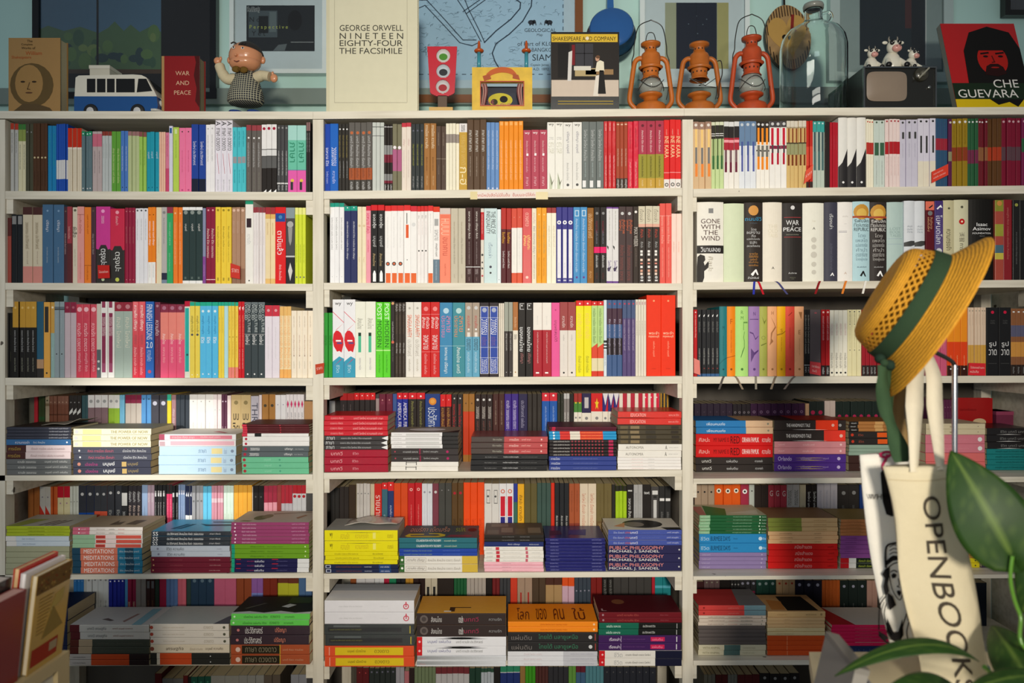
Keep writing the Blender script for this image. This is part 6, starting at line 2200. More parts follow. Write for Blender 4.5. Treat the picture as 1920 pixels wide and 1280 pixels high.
# ---- big glass jug
def build_jug():
    dep = 0.15; k = (CAM_D + dep) / FPX
    a = P(1525, 0, dep); z0 = topz(1525)
    t = thing('glass_jug', 'large clear glass jug with a grey screw cap and small loop handle', 'glass jug', (a.x, dep, z0))
    zz = lambda py: P(0, py, dep).z - z0
    R = 60 * k
    pr = [(0, 0), (R * .92, 0), (R * .99, .008), (R, .02), (R, zz(92)), (R * .95, zz(75)), (R * .80, zz(60)), (R * .52, zz(50)), (R * .34, zz(44)), (R * .27, zz(38)), (R * .26, zz(22)), (R * .25, zz(19))]
    inn = [(max(0, r_ - .0035), h_ + (.004 if h_ < .01 else 0)) for r_, h_ in reversed(pr)]
    g = MB(); g.lathe(pr + inn, mat_glass('fbfffd', .0), (0, 0, 0), 48)
    g.build('glass_body', t)
    h = MB(); h.tube(smooth_path([(R * .26, 0, zz(26)), (R * .48, -.004, zz(24)), (R * .56, -.004, zz(33)), (R * .46, -.003, zz(43)), (R * .34, 0, zz(43))], 5), .0045, mat_glass('fbfffd', .0), 10); h.build('loop_handle', t)
    c = MB(); c.lathe([(R * .255, zz(19) + .001), (R * .30, zz(19) + .001), (R * .31, zz(12)), (R * .29, zz(8.5)), (0, zz(8))], mat('8a8c84', 'gloss'), (0, 0, 0), 32); c.build('screw_cap', t)
build_jug()

# ---- green basket behind the television
def build_basket():
    dep = 0.215; a = P(1588, 0, dep); z0 = topz(1600)
    t = thing('green_basket', 'green plastic basket half hidden behind the small television', 'basket', (a.x, dep, z0))
    H = P(0, 154, dep).z - z0; W = .20; Dp = .13; g = mat('3c6c48', 'gloss')
    b = MB()
    b.box((0, 0, 0), (W, Dp, .004), g)
    for z_ in (.03, .055, .08, H - .008):
        hh = .008 if z_ > .09 else .003
        b.box((0, 0, z_), (W, .003, z_ + hh), g); b.box((0, Dp - .003, z_), (W, Dp, z_ + hh), g)
        b.box((0, .003, z_), (.003, Dp - .003, z_ + hh), g); b.box((W - .003, .003, z_), (W, Dp - .003, z_ + hh), g)
    for i in range(17):
        x_ = i * W / 16.2
        for y_ in (0, Dp - .003):
            b.box((x_, y_, .004), (x_ + .004, y_ + .003, H - .008), g)
    for i in range(1, 11):
        y_ = i * Dp / 11.2
        for x_ in (0, W - .003):
            b.box((x_, y_, .004), (x_ + .003, y_ + .004, H - .008), g)
    b.build('basket_body', t)
build_basket()

# ---- small television
def build_tv():
    dep = 0.045; a = P(1620, 0, dep); z0 = topz(1690)
    xx = lambda px: P(px, 0, dep).x - a.x
    zz = lambda py: P(0, py, dep).z - z0
    t = thing('television', 'small old dark grey television with a round tuning dial', 'television', (a.x, dep, z0))
    W = xx(1756); H = zz(125); zb = .012
    dk = mat('232320', 'gloss'); grey = mat('8a8c8a', 'metal')
    b = MB()
    b.box((0, .006, zb), (W, .13, H), dk)
    b.prism([(.01, .13, zb + .005), (W - .01, .13, zb + .005), (W - .01, .13, H - .008), (.01, .13, H - .008)], (0, .022, 0), mat('1a1a18', 'plain'))
    for x_ in (.015, W - .035):
        for y_ in (.02, .10):
            b.box((x_, y_, 0), (x_ + .02, y_ + .02, zb), mat('141414', 'plain'))
    b.build('case', t)
    f = MB(); w_ = .003
    f.box((-.001, .0, zb - .001), (W + .001, .008, zb + w_), grey); f.box((-.001, .0, H - w_), (W + .001, .008, H + .001), grey)
    f.box((-.001, 0, zb + w_), (w_, .008, H - w_), grey); f.box((W - w_, 0, zb + w_), (W + .001, .008, H - w_), grey)
    f.build('trim_frame', t)
    s = MB(); n = 24; cx, cz = xx(1664), (zz(133) + zz(189)) / 2; hw, hh = (xx(1702) - xx(1626)) / 2, (zz(133) - zz(189)) / 2
    out = []
    for i in range(48):
        an = 2 * PI * i / 48; c_, s_ = math.cos(an), math.sin(an)
        out.append((cx + hw * math.copysign(abs(c_) ** .35, c_), cz + hh * math.copysign(abs(s_) ** .35, s_)))
    rings = []
    for q in range(6):
        f_ = 1 - q / 6
        rings.append([(cx + (x_ - cx) * f_, .004 - .008 * (1 - f_ * f_), cz + (z_ - cz) * f_) for x_, z_ in out])
    pts = sum(rings, []); fs = []
    for q in range(5):
        for i in range(48):
            j = (i + 1) % 48
            fs.append((q * 48 + i, q * 48 + j, (q + 1) * 48 + j, (q + 1) * 48 + i))
    fs.append([5 * 48 + i for i in range(48)])
    sm = mat('8c7c6c', 'gloss')
    s.add(pts, fs, sm, True)
    s.build('screen', t)
    kn = MB(); k0 = (xx(1728), zz(139))
    kn.lathe([(0, -.004), (.018, -.004), (.020, 0), (.020, .006)], mat('3a382e', 'gloss'), (k0[0], .0, k0[1]), 32, (0, 1, 0))
    kn.lathe([(0, -.012), (.007, -.012), (.008, -.004)], mat('5a584c', 'gloss'), (k0[0], 0, k0[1]), 24, (0, 1, 0))
    kn.prism([(k0[0] - .016, -.013, k0[1] - .014), (k0[0] - .013, -.013, k0[1] - .017), (k0[0] + .017, -.013, k0[1] + .013), (k0[0] + .014, -.013, k0[1] + .016)], (0, .003, 0), mat('8a887a', 'gloss'))
    kn.build('tuning_dial', t)
    k2 = MB(); k2.lathe([(0, -.006), (.0045, -.006), (.005, .002)], mat('b8b8b0', 'metal'), (xx(1743), .006, zz(163)), 16, (0, 1, 0)); k2.build('knob', t)
    return z0 + H
tv_top = build_tv()

# ---- china cows on the television
def cow(label, px, pyt, look=0.0):
    dep = 0.085; a = P(px, 0, dep)
    t = thing('cow_figurine', label, 'cow figurine', (a.x, dep, tv_top + .0013), 'china cows on the television', (0, 0, look))
    H = P(0, pyt, dep).z - tv_top
    s = H / .085
    wh, bk, pk = mat('dcd8c8', 'gloss'), mat('1a1816', 'gloss'), mat('d49a90', 'gloss')
    b = MB()
    b.lathe([(0, 0), (.022 * s, 0), (.025 * s, .006 * s), (.024 * s, .020 * s), (.018 * s, .036 * s), (.012 * s, .046 * s), (0, .050 * s)], wh, (0, .004 * s, 0), 24)
    for sd in (-1, 1):
        b.tube(smooth_path([(sd * .013 * s, -.006 * s, .026 * s), (sd * .019 * s, -.018 * s, .014 * s), (sd * .022 * s, -.026 * s, .007 * s)], 5), [.007 * s] * 11, wh, 10)
        b.ball((sd * .016 * s, .004 * s, .008 * s), (.011 * s, .017 * s, .008 * s), wh)
    b.ball((0, -.006 * s, .058 * s), (.0165 * s, .015 * s, .017 * s), wh, 20, 14)
    b.build('body', t)
    for sd in (-1, 1):
        h = MB(); h.ball((sd * .0225 * s, -.028 * s, .007 * s), (.0075 * s, .006 * s, .0068 * s), bk); h.build('hoof', t)
    m = MB(); m.ball((.002 * s, -.019 * s, .051 * s), (.012 * s, .009 * s, .009 * s), pk, 18, 12)
    for sd in (-1, 1):
        m.ball((.002 * s + sd * .004 * s, -.0272 * s, .053 * s), .0014 * s, mat('5a3430', 'gloss'), 8, 6)
    m.build('muzzle', t)
    for sd in (-1, 1):
        e = MB(); e.ball((sd * .0085 * s, -.0175 * s, .066 * s), (.0058 * s, .004 * s, .0072 * s), bk)
        e.ball((sd * .0075 * s, -.0215 * s, .0665 * s), (.0014 * s), wh, 8, 6); e.build('eye_patch', t)
    for sd in (-1, 1):
        k = MB(); k.tube(smooth_path([(sd * .008 * s, -.004 * s, .072 * s), (sd * .011 * s, -.004 * s, .079 * s), (sd * .010 * s, -.005 * s, .085 * s)], 4), [.0032 * s - .0003 * s * i for i in range(9)], mat('8a8478', 'gloss'), 8); k.build('horn', t)
    for sd in (-1, 1):
        r = MB(); r.ball((sd * .0205 * s, -.004 * s, .070 * s), (.007 * s, .003 * s, .0042 * s), wh); r.build('ear', t)
    sp = MB(); sp.ball((.019 * s, .004 * s, .026 * s), (.004 * s, .008 * s, .009 * s), bk); sp.build('spot', t)
cow('small china cow figurine sitting on the television, leftmost of the three', 1634, 88)
cow('largest china cow figurine sitting in the middle of the television top', 1673, 71)
cow('small china cow figurine turned to its right, rightmost on the television', 1709, 91, math.radians(28))

# ---- red, black and yellow book leaning back
def build_leaning():
    dep = 0.115; z0 = topz(1860)
    a = P(1798, 0, dep); b = P(1942, 0, dep)
    w = b.x - a.x
    lean = math.radians(17)
    top = P(0, 43, dep + .075).z - z0
    h = top / math.cos(lean)
    t = thing('leaning_book', 'red, black and yellow paperback leaning back at the right end of the top', 'book', (a.x, dep, z0 + .0072), rot=(-lean, 0, 0))
    c = MB(); th = .022
    c.box((0, 0, 0), (w, .001, h), mat('b81818', 'gloss')); c.box((0, th - .001, 0), (w, th, h), mat('2a5a58', 'gloss')); c.box((0, .001, 0), (.001, th - .001, h), mat('8a8a80', 'gloss'))
    y_ = -.0005
    rect(c, 0, w, h * .18, h * .35, y_, '1c2c1c'); rect(c, 0, w, 0, h * .18, y_, 'd8b814')
    bl = mat('161412')
    c.poly([(w * .22, y_ - .0002, h * .35), (w * 1.0, y_ - .0002, h * .35), (w, y_ - .0002, h * .72), (w * .90, y_ - .0002, h * .90), (w * .62, y_ - .0002, h * .965), (w * .36, y_ - .0002, h * .90), (w * .24, y_ - .0002, h * .70)], bl)
    c.disc((w * .60, y_ - .0004, h * .60), X, Z, w * .20, mat('b02018'), 28, h * .17)
    yy = y_ - .0006
    for e0 in (.46, .66):
        stroke(c, [(w * e0, h * .665), (w * (e0 + .10), h * .675)], .006, yy, '1c0c0c')
        c.disc((w * (e0 + .055), yy, h * .635), X, Z, w * .035, mat('1c0c0c'), 14, h * .012)
    stroke(c, [(w * .60, h * .64), (w * .62, h * .575), (w * .585, h * .57)], .004, yy, '5a1410')
    c.poly([(w * .46, yy, h * .44), (w * .50, yy, h * .53), (w * .56, yy, h * .555), (w * .66, yy, h * .555), (w * .72, yy, h * .52), (w * .75, yy, h * .45), (w * .62, yy, h * .42)], mat('2a0e0c'))
    c.disc((w * .61, yy - .0002, h * .515), X, Z, w * .055, mat('a02018'), 14, h * .008)
    c.poly([(w * .41, yy, h * .70), (w * .80, yy, h * .70), (w * .74, yy, h * .79), (w * .48, yy, h * .79)], bl)
    c.text('CHE', (w * .54, y_ - .0007, h * .30), X, Z, h * .085, mat('e8e4dc'), width=w * .44, res=4)
    c.text('GUEVARA', (w * .05, y_ - .0007, h * .195), X, Z, h * .085, mat('e8e4dc'), width=w * .93, res=4)
    c.poly([(w * .45, y_ - .0006, h * .18), (w * .9, y_ - .0006, h * .18), (w * .8, y_ - .0006, h * .10), (w * .7, y_ - .0006, h * .15), (w * .55, y_ - .0006, h * .12)], bl)
    c.build('cover', t)
    p = MB(); p.box((.0014, .0013, .001), (w - .001, th - .0013, h - .001), mat_pages()); p.build('page_block', t)
build_leaning()

# ================================================================ signs, tags and papers on the shelves
def card(name, label, quad, dep, color, cat='tag', group=None, lines=(), thick=.0006, tcol='f0c8c0', row=None):
    "a small card standing in front of the spines; quad = four corner pixels from the lower left, anticlockwise"
    pts = [P(px, py, dep) for px, py in quad]
    if row:
        zs = board_z(row[0], row[1], pts[0].x) + .0004
        dz = zs - min(p_.z for p_ in pts)
        pts = [p_ + Vector((0, 0, dz)) for p_ in pts]
    o0 = pts[0]
    mb = MB()
    loc = [p_ - o0 for p_ in pts]
    mb.prism(loc, (0, thick, 0), mat(color))
    r_ = (loc[1] - loc[0]); u_ = (loc[3] - loc[0])
    for (s, a_, b_, hh, wd) in lines:
        mb.text(s, loc[0] + r_ * a_ + u_ * b_ + Vector((0, -.0005, 0)), r_.normalized(), u_.normalized(), u_.length * hh, mat(tcol), width=r_.length * wd)
    o = mb.build(name, None, o0)
    return tag(o, label, cat, group)
G = 'red tags among the books'
card('red_tag', 'small red tag standing against thin red books, top row, right bay', [(1507, 345), (1521, 334), (1525, 308), (1511, 320)], .004, 'e0563e', 'tag', G, [('ราคา', .1, .4, .2, .8)])
card('red_tag', 'tilted red sign in front of blue spines, top row, right bay', [(1747, 343), (1778, 328), (1778, 307), (1747, 322)], .003, 'd8402e', 'tag', G, [('กรุณาอย่าแกะ', .1, .58, .2, .8), ('หนังสือ ขอบคุณ', .1, .22, .2, .8)])
card('red_tag', 'red tag at the foot of the magenta book, second row, left bay', [(184, 522), (206, 521), (205, 497), (183, 497)], .004, 'c0201a', 'tag', G, [('โปรดอย่าแกะ', .1, .4, .2, .8)])
card('red_tag', 'tilted red tag in front of tan paperbacks, second row, left bay', [(432, 520), (450, 523), (450, 499), (432, 493)], .004, 'cc3428', 'tag', G, [('ราคา', .15, .4, .25, .7)])
card('red_tag', 'red tag on the post beside the third row of the middle bay', [(592, 702), (607, 699), (608, 680), (591, 683)], -.002, 'c0401f', 'tag', G, [('ราคา', .15, .4, .25, .7)])
card('red_tag', 'pale red tag at the left end of the third row, right bay', [(1301, 699), (1313, 703), (1312, 676), (1301, 671)], .004, 'e4847a', 'tag', G)
card('red_tag', 'red tag leaning on the grey spine, third row, right bay', [(1518, 700), (1539, 704), (1539, 680), (1519, 677)], .004, 'd04448', 'tag', G, [('ราคาพิเศษ', .15, .55, .2, .7), ('วันนี้', .2, .2, .2, .5)])
card('red_tag', 'bright red tag below the cream spines beside the hat, third row', [(1815, 703), (1848, 704), (1848, 681), (1817, 680)], .004, 'd62a34', 'tag', G, [('โปรดอย่าแกะ', .1, .55, .2, .8), ('หนังสือ', .1, .2, .2, .6)])
card('red_card', 'red card at the upper left of the fourth row, left bay', [(25, 749), (58, 744), (56, 724), (25, 727)], .16, 'c81c1c', 'card')
st = card('notice_strip', 'white paper strip with red writing taped to the shelf edge', [(887, 372.5), (1010, 371), (1010, 358), (887, 359)], -.0014, 'ece0d8', 'notice', None, [('หากมีหนังสือไม่มีในชั้น  ชั้นบนจะมีให้ค่ะ', .03, .25, .5, .92)], tcol='c85a50')
tp = MB()
tp.box((-.008, -.0009, -.002), (.012, -.0004, .020), mat('d8c890', 'gloss')); tp.build('tape', st)
tp = MB(); x_ = P(1010, 0, 0).x - st.location.x
tp.box((x_ - .008, -.0009, -.002), (x_ + .026, -.0004, .019), mat('dccc98', 'gloss')); tp.build('tape', st)

# red book facing out on the fourth shelf, and the pink box beside it
dep = .262
a, b = P(1788, 746, dep), P(1861, 792, dep)
z0 = board_z(4, 'R', a.x) + .0012
t = thing('facing_book', 'red book facing out above the cream and pink pile, right bay', 'book', (a.x, dep, z0))
w, h = b.x - a.x, a.z - z0
c = MB(); c.box((0, 0, 0), (w, .001, h), mat('b01a1c', 'gloss')); c.box((0, .015, 0), (w, .016, h), mat('b01a1c', 'gloss')); c.box((0, .001, 0), (.001, .015, h), mat('8a1416', 'gloss'))
c.text('บันทึกเรื่องราว', (w * .16, -.0006, h * .80), X, Z, .008, mat('6a1014'), width=w * .55)
c.disc((w * .66, -.0006, h * .62), X, Z, .021, mat('e0c8a0'), 20, .012)
c.build('cover', t)
p = MB(); p.box((.0013, .0013, .001), (w - .001, .0147, h - .001), mat_pages()); p.build('page_block', t)
a, b = P(1868, 771, .262), P(1900, 796, .262)
mb = MB(); w = b.x - a.x; z0 = board_z(4, 'R', a.x) + .0004; h = a.z - z0
mb.box((0, 0, 0), (w, .085, h), mat('7c3450')); mb.box((-.0008, -.0008, h * .93), (w + .0008, .0858, h), mat('a04868'))
tag(mb.build('pink_box', None, (a.x, .262, z0)), 'dull pink box at the back of the fourth shelf, far right', 'box')

# papers lying on the piles
def paper(name, label, key, fx0, fx1, fy0, fy1, color, lift, roll=0.0, cat='paper', kind='paper', skew=0.0):
    wa, wb, dep, zt = TOPS[key]
    mb = MB(); n = 10; mcol = mat(color, kind)
    pts = []
    for j in range(n + 1):
        for i in range(n + 1):
            u, v = i / n, j / n
            z_ = .0012 + lift * (math.sin(u * PI) * .5 + .5 * math.sin(v * 3.0 + u * 5) ** 2) + roll * max(0, u - .66) ** 1.0 * (1 - v * .4)
            pts.append((wa + (wb - wa) * (fx0 + (fx1 - fx0) * u + skew * v), dep + .14 * (fy0 + (fy1 - fy0) * v), zt + z_))
    o = Vector(pts[0])
    pts = [Vector(q) - o for q in pts]
    top_ = [q + Vector((0, 0, .0008)) for q in pts]
    fs = []; N = n + 1
    for j in range(n):
        for i in range(n):
            q = (j * N + i, j * N + i + 1, (j + 1) * N + i + 1, (j + 1) * N + i)
            fs.append(tuple(k + N * N for k in q)); fs.append(q[::-1])
    edge = [i for i in range(N)] + [j * N + n for j in range(1, N)] + [n * N + i for i in range(n - 1, -1, -1)] + [j * N for j in range(n - 1, 0, -1)]
    for i in range(len(edge)):
        a_, b_ = edge[i], edge[(i + 1) % len(edge)]
        fs.append((a_, b_, b_ + N * N, a_ + N * N))
    mb.add(pts + top_, fs, mcol, True)
    return tag(mb.build(name, None, o), label, cat)
paper('folded_newspaper', 'grey folded paper lying on the dark pile, fourth row, left bay', 'L41', .42, 1.02, .25, .9, '9a9488', .004, .05)
paper('paper_sleeve', 'crumpled white paper lying on the yellow pile, fifth row, middle bay', 'M51', .22, .94, .35, .95, 'c8c0b4', .010, 0, 'paper', 'gloss', .05)
# ================================================================ foreground: hat, bags and stand
def mat_straw():
    m, nt, n, l, b = new_mat('straw_weave')
    tc = n.new('ShaderNodeTexCoord')
    no, mx = noise_color(nt, b, lin('d6982c'), 0.22, 120, 4)
    wv = n.new('ShaderNodeTexWave'); wv.wave_type = 'BANDS'; wv.bands_direction = 'Z'
    wv.inputs['Scale'].default_value = 95; wv.inputs['Distortion'].default_value = 2.2; wv.inputs['Detail'].default_value = 2
    l.new(tc.outputs['Object'], wv.inputs['Vector'])
    bu = n.new('ShaderNodeBump'); bu.inputs['Strength'].default_value = 0.6; bu.inputs['Distance'].default_value = 0.002
    l.new(wv.outputs['Fac'], bu.inputs['Height']); l.new(bu.outputs['Normal'], b.inputs['Normal'])
    b.inputs['Roughness'].default_value = 0.7
    b.inputs['Specular IOR Level'].default_value = 0.25
    return m

def build_hat():
    dep = -0.80; k = (CAM_D + dep) / FPX
    C = P(1752, 598, dep)
    ax = Vector((-.831, .252, .495)).normalized()      # the way the crown points
    t = thing('straw_hat', 'golden straw hat with a green ribbon hanging on the chrome stand', 'hat', C)
    t.rotation_mode = 'QUATERNION'
    t.rotation_quaternion = ax.to_track_quat('Z', 'Y')
    inv = t.rotation_quaternion.to_matrix().inverted()
    st = mat_straw()
    rim = [(170, -2), (171, 0), (169, 3), (158, 10), (142, 20), (126, 30), (117, 36), (113, 40), (111, 52), (109, 65)]
    h = MB(); n = 72
    h.lathe([(r * k, z * k) for r, z in rim], st, (0, 0, 0), n)
    h.lathe([(r * k, z * k) for r, z in [(109, 65), (107, 65), (109, 52), (111, 40), (115, 34), (124, 28), (140, 18), (156, 8), (168, 0), (170, -2)]], st, (0, 0, 0), n)
    top = [(101, 90), (99, 95), (95, 101), (88, 106), (77, 109), (60, 110), (40, 108), (22, 105), (0, 103)]
    h.lathe([(r * k, z * k) for r, z in top], st, (0, 0, 0), n)
    h.lathe([((max(0, r - 2)) * k, (z - 2) * k) for r, z in top[::-1]], st, (0, 0, 0), n)
    # open-work rows: every cell is a straw frame round a real hole
    cols, rows = 40, 4
    for j in range(rows):
        z0, z1 = 65 + 25 * j / rows, 65 + 25 * (j + 1) / rows
        r0, r1 = 109 - 8 * j / rows, 109 - 8 * (j + 1) / rows
        for i in range(cols):
            a0 = 2 * PI * (i + .5 * (j % 2)) / cols; a1 = a0 + 2 * PI / cols
            def q(u, v, off):
                a = a0 + (a1 - a0) * u; r = (r0 + (r1 - r0) * v + off) * k
                return Vector((r * math.cos(a), r * math.sin(a), (z0 + (z1 - z0) * v) * k))
            oc = [(0, 0), (1, 0), (1, 1), (0, 1)]
            ic = [(.5, .03), (.90, .5), (.5, .97), (.10, .5)]
            for off, flip in ((0, False), (-1.6, True)):
                pts = [q(u, v, off) for u, v in oc] + [q(u, v, off) for u, v in ic]
                fs = [(0, 1, 4), (1, 5, 4), (1, 2, 5), (2, 6, 5), (2, 3, 6), (3, 7, 6), (3, 0, 7), (0, 4, 7)]
                h.add(pts, [f[::-1] if flip else f for f in fs], st)
            pts = [q(u, v, 0) for u, v in ic] + [q(u, v, -1.6) for u, v in ic]
            h.add(pts, [(i_, (i_ + 1) % 4, 4 + (i_ + 1) % 4, 4 + i_) for i_ in range(4)], st)
    h.build('straw_body', t)
    gm = mat('2f4430', 'cloth')
    rb = MB()
    rb.lathe([(115 * k, 39 * k), (113.5 * k, 52 * k), (111.5 * k, 66 * k), (110 * k, 67 * k)], gm, (0, 0, 0), n)
    band = rb.build('ribbon_band', t)
    # bow and tails hang at the low end of the band
    L = lambda px, py, dd: inv @ (P(px, py, dep + dd) - C)
    bo = MB()
    bo.ball(L(1650, 672, -.02), (.014, .009, .009), mat('22352a', 'cloth'))
    bo.ball(L(1668, 684, -.03), (.012, .009, .010), mat('22352a', 'cloth'))
    bo.ball(L(1658, 680, -.034), (.007, .007, .007), gm)
    bo.build('bow', band)
    def strip(path, ws, col, name):
        mb = MB()
        pth = smooth_path([P(px, py, dep + dd) for px, py, dd in path], 6)
        nn = len(pth); a = []; b_ = []
        for i, p_ in enumerate(pth):
            f = i / (nn - 1) * (len(ws) - 1); i0 = min(int(f), len(ws) - 2); w = ws[i0] + (ws[i0 + 1] - ws[i0]) * (f - i0)
            tw = math.sin(i * .45) * .35
            s = Vector((math.cos(tw), math.sin(tw), 0)) * w / 2
            a.append(p_ - s); b_.append(p_ + s)
        o_ = Vector((0, -.0008, 0))
        pts = [inv @ (v - C) for v in a + b_ + [v + o_ for v in a] + [v + o_ for v in b_]]
        fs = []
        for i in range(nn - 1):
            fs += [(i, i + 1, nn + i + 1, nn + i), (2 * nn + i, 3 * nn + i, 3 * nn + i + 1, 2 * nn + i + 1), (i, 2 * nn + i, 2 * nn + i + 1, i + 1), (nn + i, nn + i + 1, 3 * nn + i + 1, 3 * nn + i)]
        mb.add(pts, fs, mat(col, 'cloth'), True)
        mb.build(name, t)
    strip([(1656, 684, -.035), (1654, 720, -.03), (1659, 765, -.02), (1672, 800, -.02), (1684, 835, -.03), (1690, 866, -.045)], [.020, .022, .022, .024, .030, .028], '3a5238', 'ribbon_tail')
    strip([(1664, 690, -.03), (1668, 720, -.02), (1664, 750, -.005), (1668, 790, -.004)], [.014, .018, .018, .014], '32482f', 'ribbon_tail')
    return t
build_hat()

# ---- chrome stand behind the bags
def build_stand():
    dep = -0.74
    top = P(1790, 684, dep)
    t = thing('coat_stand', 'thin chrome stand with a dark hook arm behind the hat and bags', 'stand', (top.x, dep, .6605))
    top = top - Vector((0, 0, .6605))
    pm = MB(); pm.tube([(0, 0, .012), (0, 0, top.z)], .0048, mat('d4d4d8', 'metal'), 16); pm.build('pole', t)
    ar = MB()
    e = P(1728, 648, -.76) - Vector((0, 0, .6605))
    ar.tube(smooth_path([(0, 0, top.z - .002), (-.012, -.004, top.z + .010), (e.x - top.x, -.02, e.z)], 5), .0038, mat('2c2a28', 'gloss'), 10)
    ar.ball((e.x - top.x, -.02, e.z), .006, mat('2c2a28', 'gloss'))
    ar.build('hook_arm', t)
    bs = MB(); bs.lathe([(0, 0), (.055, 0), (.055, .006), (.02, .014), (.008, .024), (0, .024)], mat('c4c4c8', 'metal'), (0, 0, 0), 36); bs.build('base', t)
build_stand()

# ---- tote bags
def mat_canvas(c):
    m, nt, n, l, b = new_mat('cotton_canvas_' + c)
    no, mx = noise_color(nt, b, lin(c), 0.05, 500, 2)
    tc = n.new('ShaderNodeTexCoord')
    w = n.new('ShaderNodeTexNoise'); w.inputs['Scale'].default_value = 14; w.inputs['Detail'].default_value = 3
    l.new(tc.outputs['Object'], w.inputs['Vector'])
    bu = n.new('ShaderNodeBump'); bu.inputs['Strength'].default_value = .5; bu.inputs['Distance'].default_value = .01
    l.new(w.outputs['Fac'], bu.inputs['Height']); l.new(bu.outputs['Normal'], b.inputs['Normal'])
    b.inputs['Roughness'].default_value = .9
    b.inputs['Specular IOR Level'].default_value = .1
    return m

def strap(t, o, path, ws, m, name='strap'):
    "a cloth band along pixels; ws = widths in metres"
    mb = MB()
    pth = smooth_path([P(px, py, d_) for px, py, d_ in path], 6)
    nn = len(pth); a = []; b_ = []
    for i, p_ in enumerate(pth):
        f = i / (nn - 1) * (len(ws) - 1); i0 = min(int(f), len(ws) - 2); w = ws[i0] + (ws[i0 + 1] - ws[i0]) * (f - i0)
        s = Vector((1, .25, .0)).normalized() * w / 2
        a.append(p_ - s); b_.append(p_ + s)
    o_ = Vector((0, -.0016, 0))
    pts = [v - o for v in a + b_ + [v + o_ for v in a] + [v + o_ for v in b_]]
    fs = []
    for i in range(nn - 1):
        fs += [(i, i + 1, nn + i + 1, nn + i), (2 * nn + i, 3 * nn + i, 3 * nn + i + 1, 2 * nn + i + 1), (i, 2 * nn + i, 2 * nn + i + 1, i + 1), (nn + i, nn + i + 1, 3 * nn + i + 1, 3 * nn + i)]
    mb.add(pts, fs, m, True)
    return mb.build(name, t)

def bag_shell(front, back, m, n=16, r=28):
    "closed cloth surface from two functions of (u, v)"
    mb = MB(); N = n + 1
    pts = [front(i / n, j / r) for j in range(r + 1) for i in range(N)] + [back(i / n, j / r) for j in range(r + 1) for i in range(N)]
    B = N * (r + 1); fs = []
    for j in range(r):
        for i in range(n):
            a = j * N + i
            fs.append((a, a + N, a + N + 1, a + 1)); fs.append((B + a, B + a + 1, B + a + N + 1, B + a + N))
        a = j * N; fs.append((a, B + a, B + a + N, a + N))
        a = j * N + n; fs.append((a, a + N, B + a + N, B + a))
    a = r * N
    for i in range(n):
        fs.append((a + i, B + a + i, B + a + i + 1, a + i + 1))
        fs.append((i, i + 1, B + i + 1, B + i))
    mb.add(pts, fs, m, True)
    return mb

def build_front_tote():
    dep = -0.86
    TL, TR, BR, BL = P(1655, 874, dep), P(1784, 870, dep), P(1860, 1290, dep), P(1729, 1290, dep)
    o = TL.copy()
    t = thing('tote_bag', 'cream cotton tote bag with large dark OPENBOOKS lettering running down it', 'tote bag', o, 'tote bags on the stand')
    def ridge(u):
        return .020 * math.sin(PI * u ** 1.1) ** .8
    def front(u, v):
        p = TL.lerp(TR, u).lerp(BL.lerp(BR, u), v)
        return p + Vector((.004 * math.sin(v * 9) * (1 - u), -ridge(u) - .006 * math.sin(v * 7 + u * 4), 0)) - o
    def back(u, v):
        p = TL.lerp(TR, u).lerp(BL.lerp(BR, u), v)
        return p + Vector((.004 * math.sin(v * 9) * (1 - u), .014 * math.sin(u * PI), 0)) - o
    m = mat_canvas('d9cdae')
    mb = bag_shell(front, back, m, 24, 30)
    # letters run down the ridge
    pts, fs, w, h = text_mesh('OPENBOOKS', 4)
    lay = []
    cen = {'w': w}
    v0, v1, u0, u1 = .125, .985, .36, .63
    ink = mat('4a4238', 'cloth')
    q = []
    for x_, y_ in pts:
        v = v0 + (v1 - v0) * x_ / w
        u = u1 - (u1 - u0) * (1 - y_ / h)
        q.append(front(u, v) + Vector((0, -.0030, 0)))
    mb.add(q, fs, ink)
    # hem lines
    for v in (.055,):
        for i in range(24):
            a, b_ = front(i / 24, v), front((i + 1) / 24, v)
            mb.add([a + Vector((0, -.001, 0)), b_ + Vector((0, -.001, 0)), b_ + Vector((0, -.001, -.0012)), a + Vector((0, -.001, -.0012))], [(0, 1, 2, 3)], mat('c0b08c', 'cloth'))
    mb.build('bag_body', t)
    sm = mat_canvas('e0d6be')
    strap(t, o, [(1722, 672, -.775), (1716, 710, -.80), (1714, 760, -.83), (1714, 815, -.86), (1713, 884, -.884)], [.026, .034, .036, .024, .014], sm)
    strap(t, o, [(1738, 668, -.765), (1750, 705, -.785), (1752, 760, -.80), (1757, 815, -.83), (1763, 880, -.878)], [.026, .032, .034, .026, .014], sm)
build_front_tote()

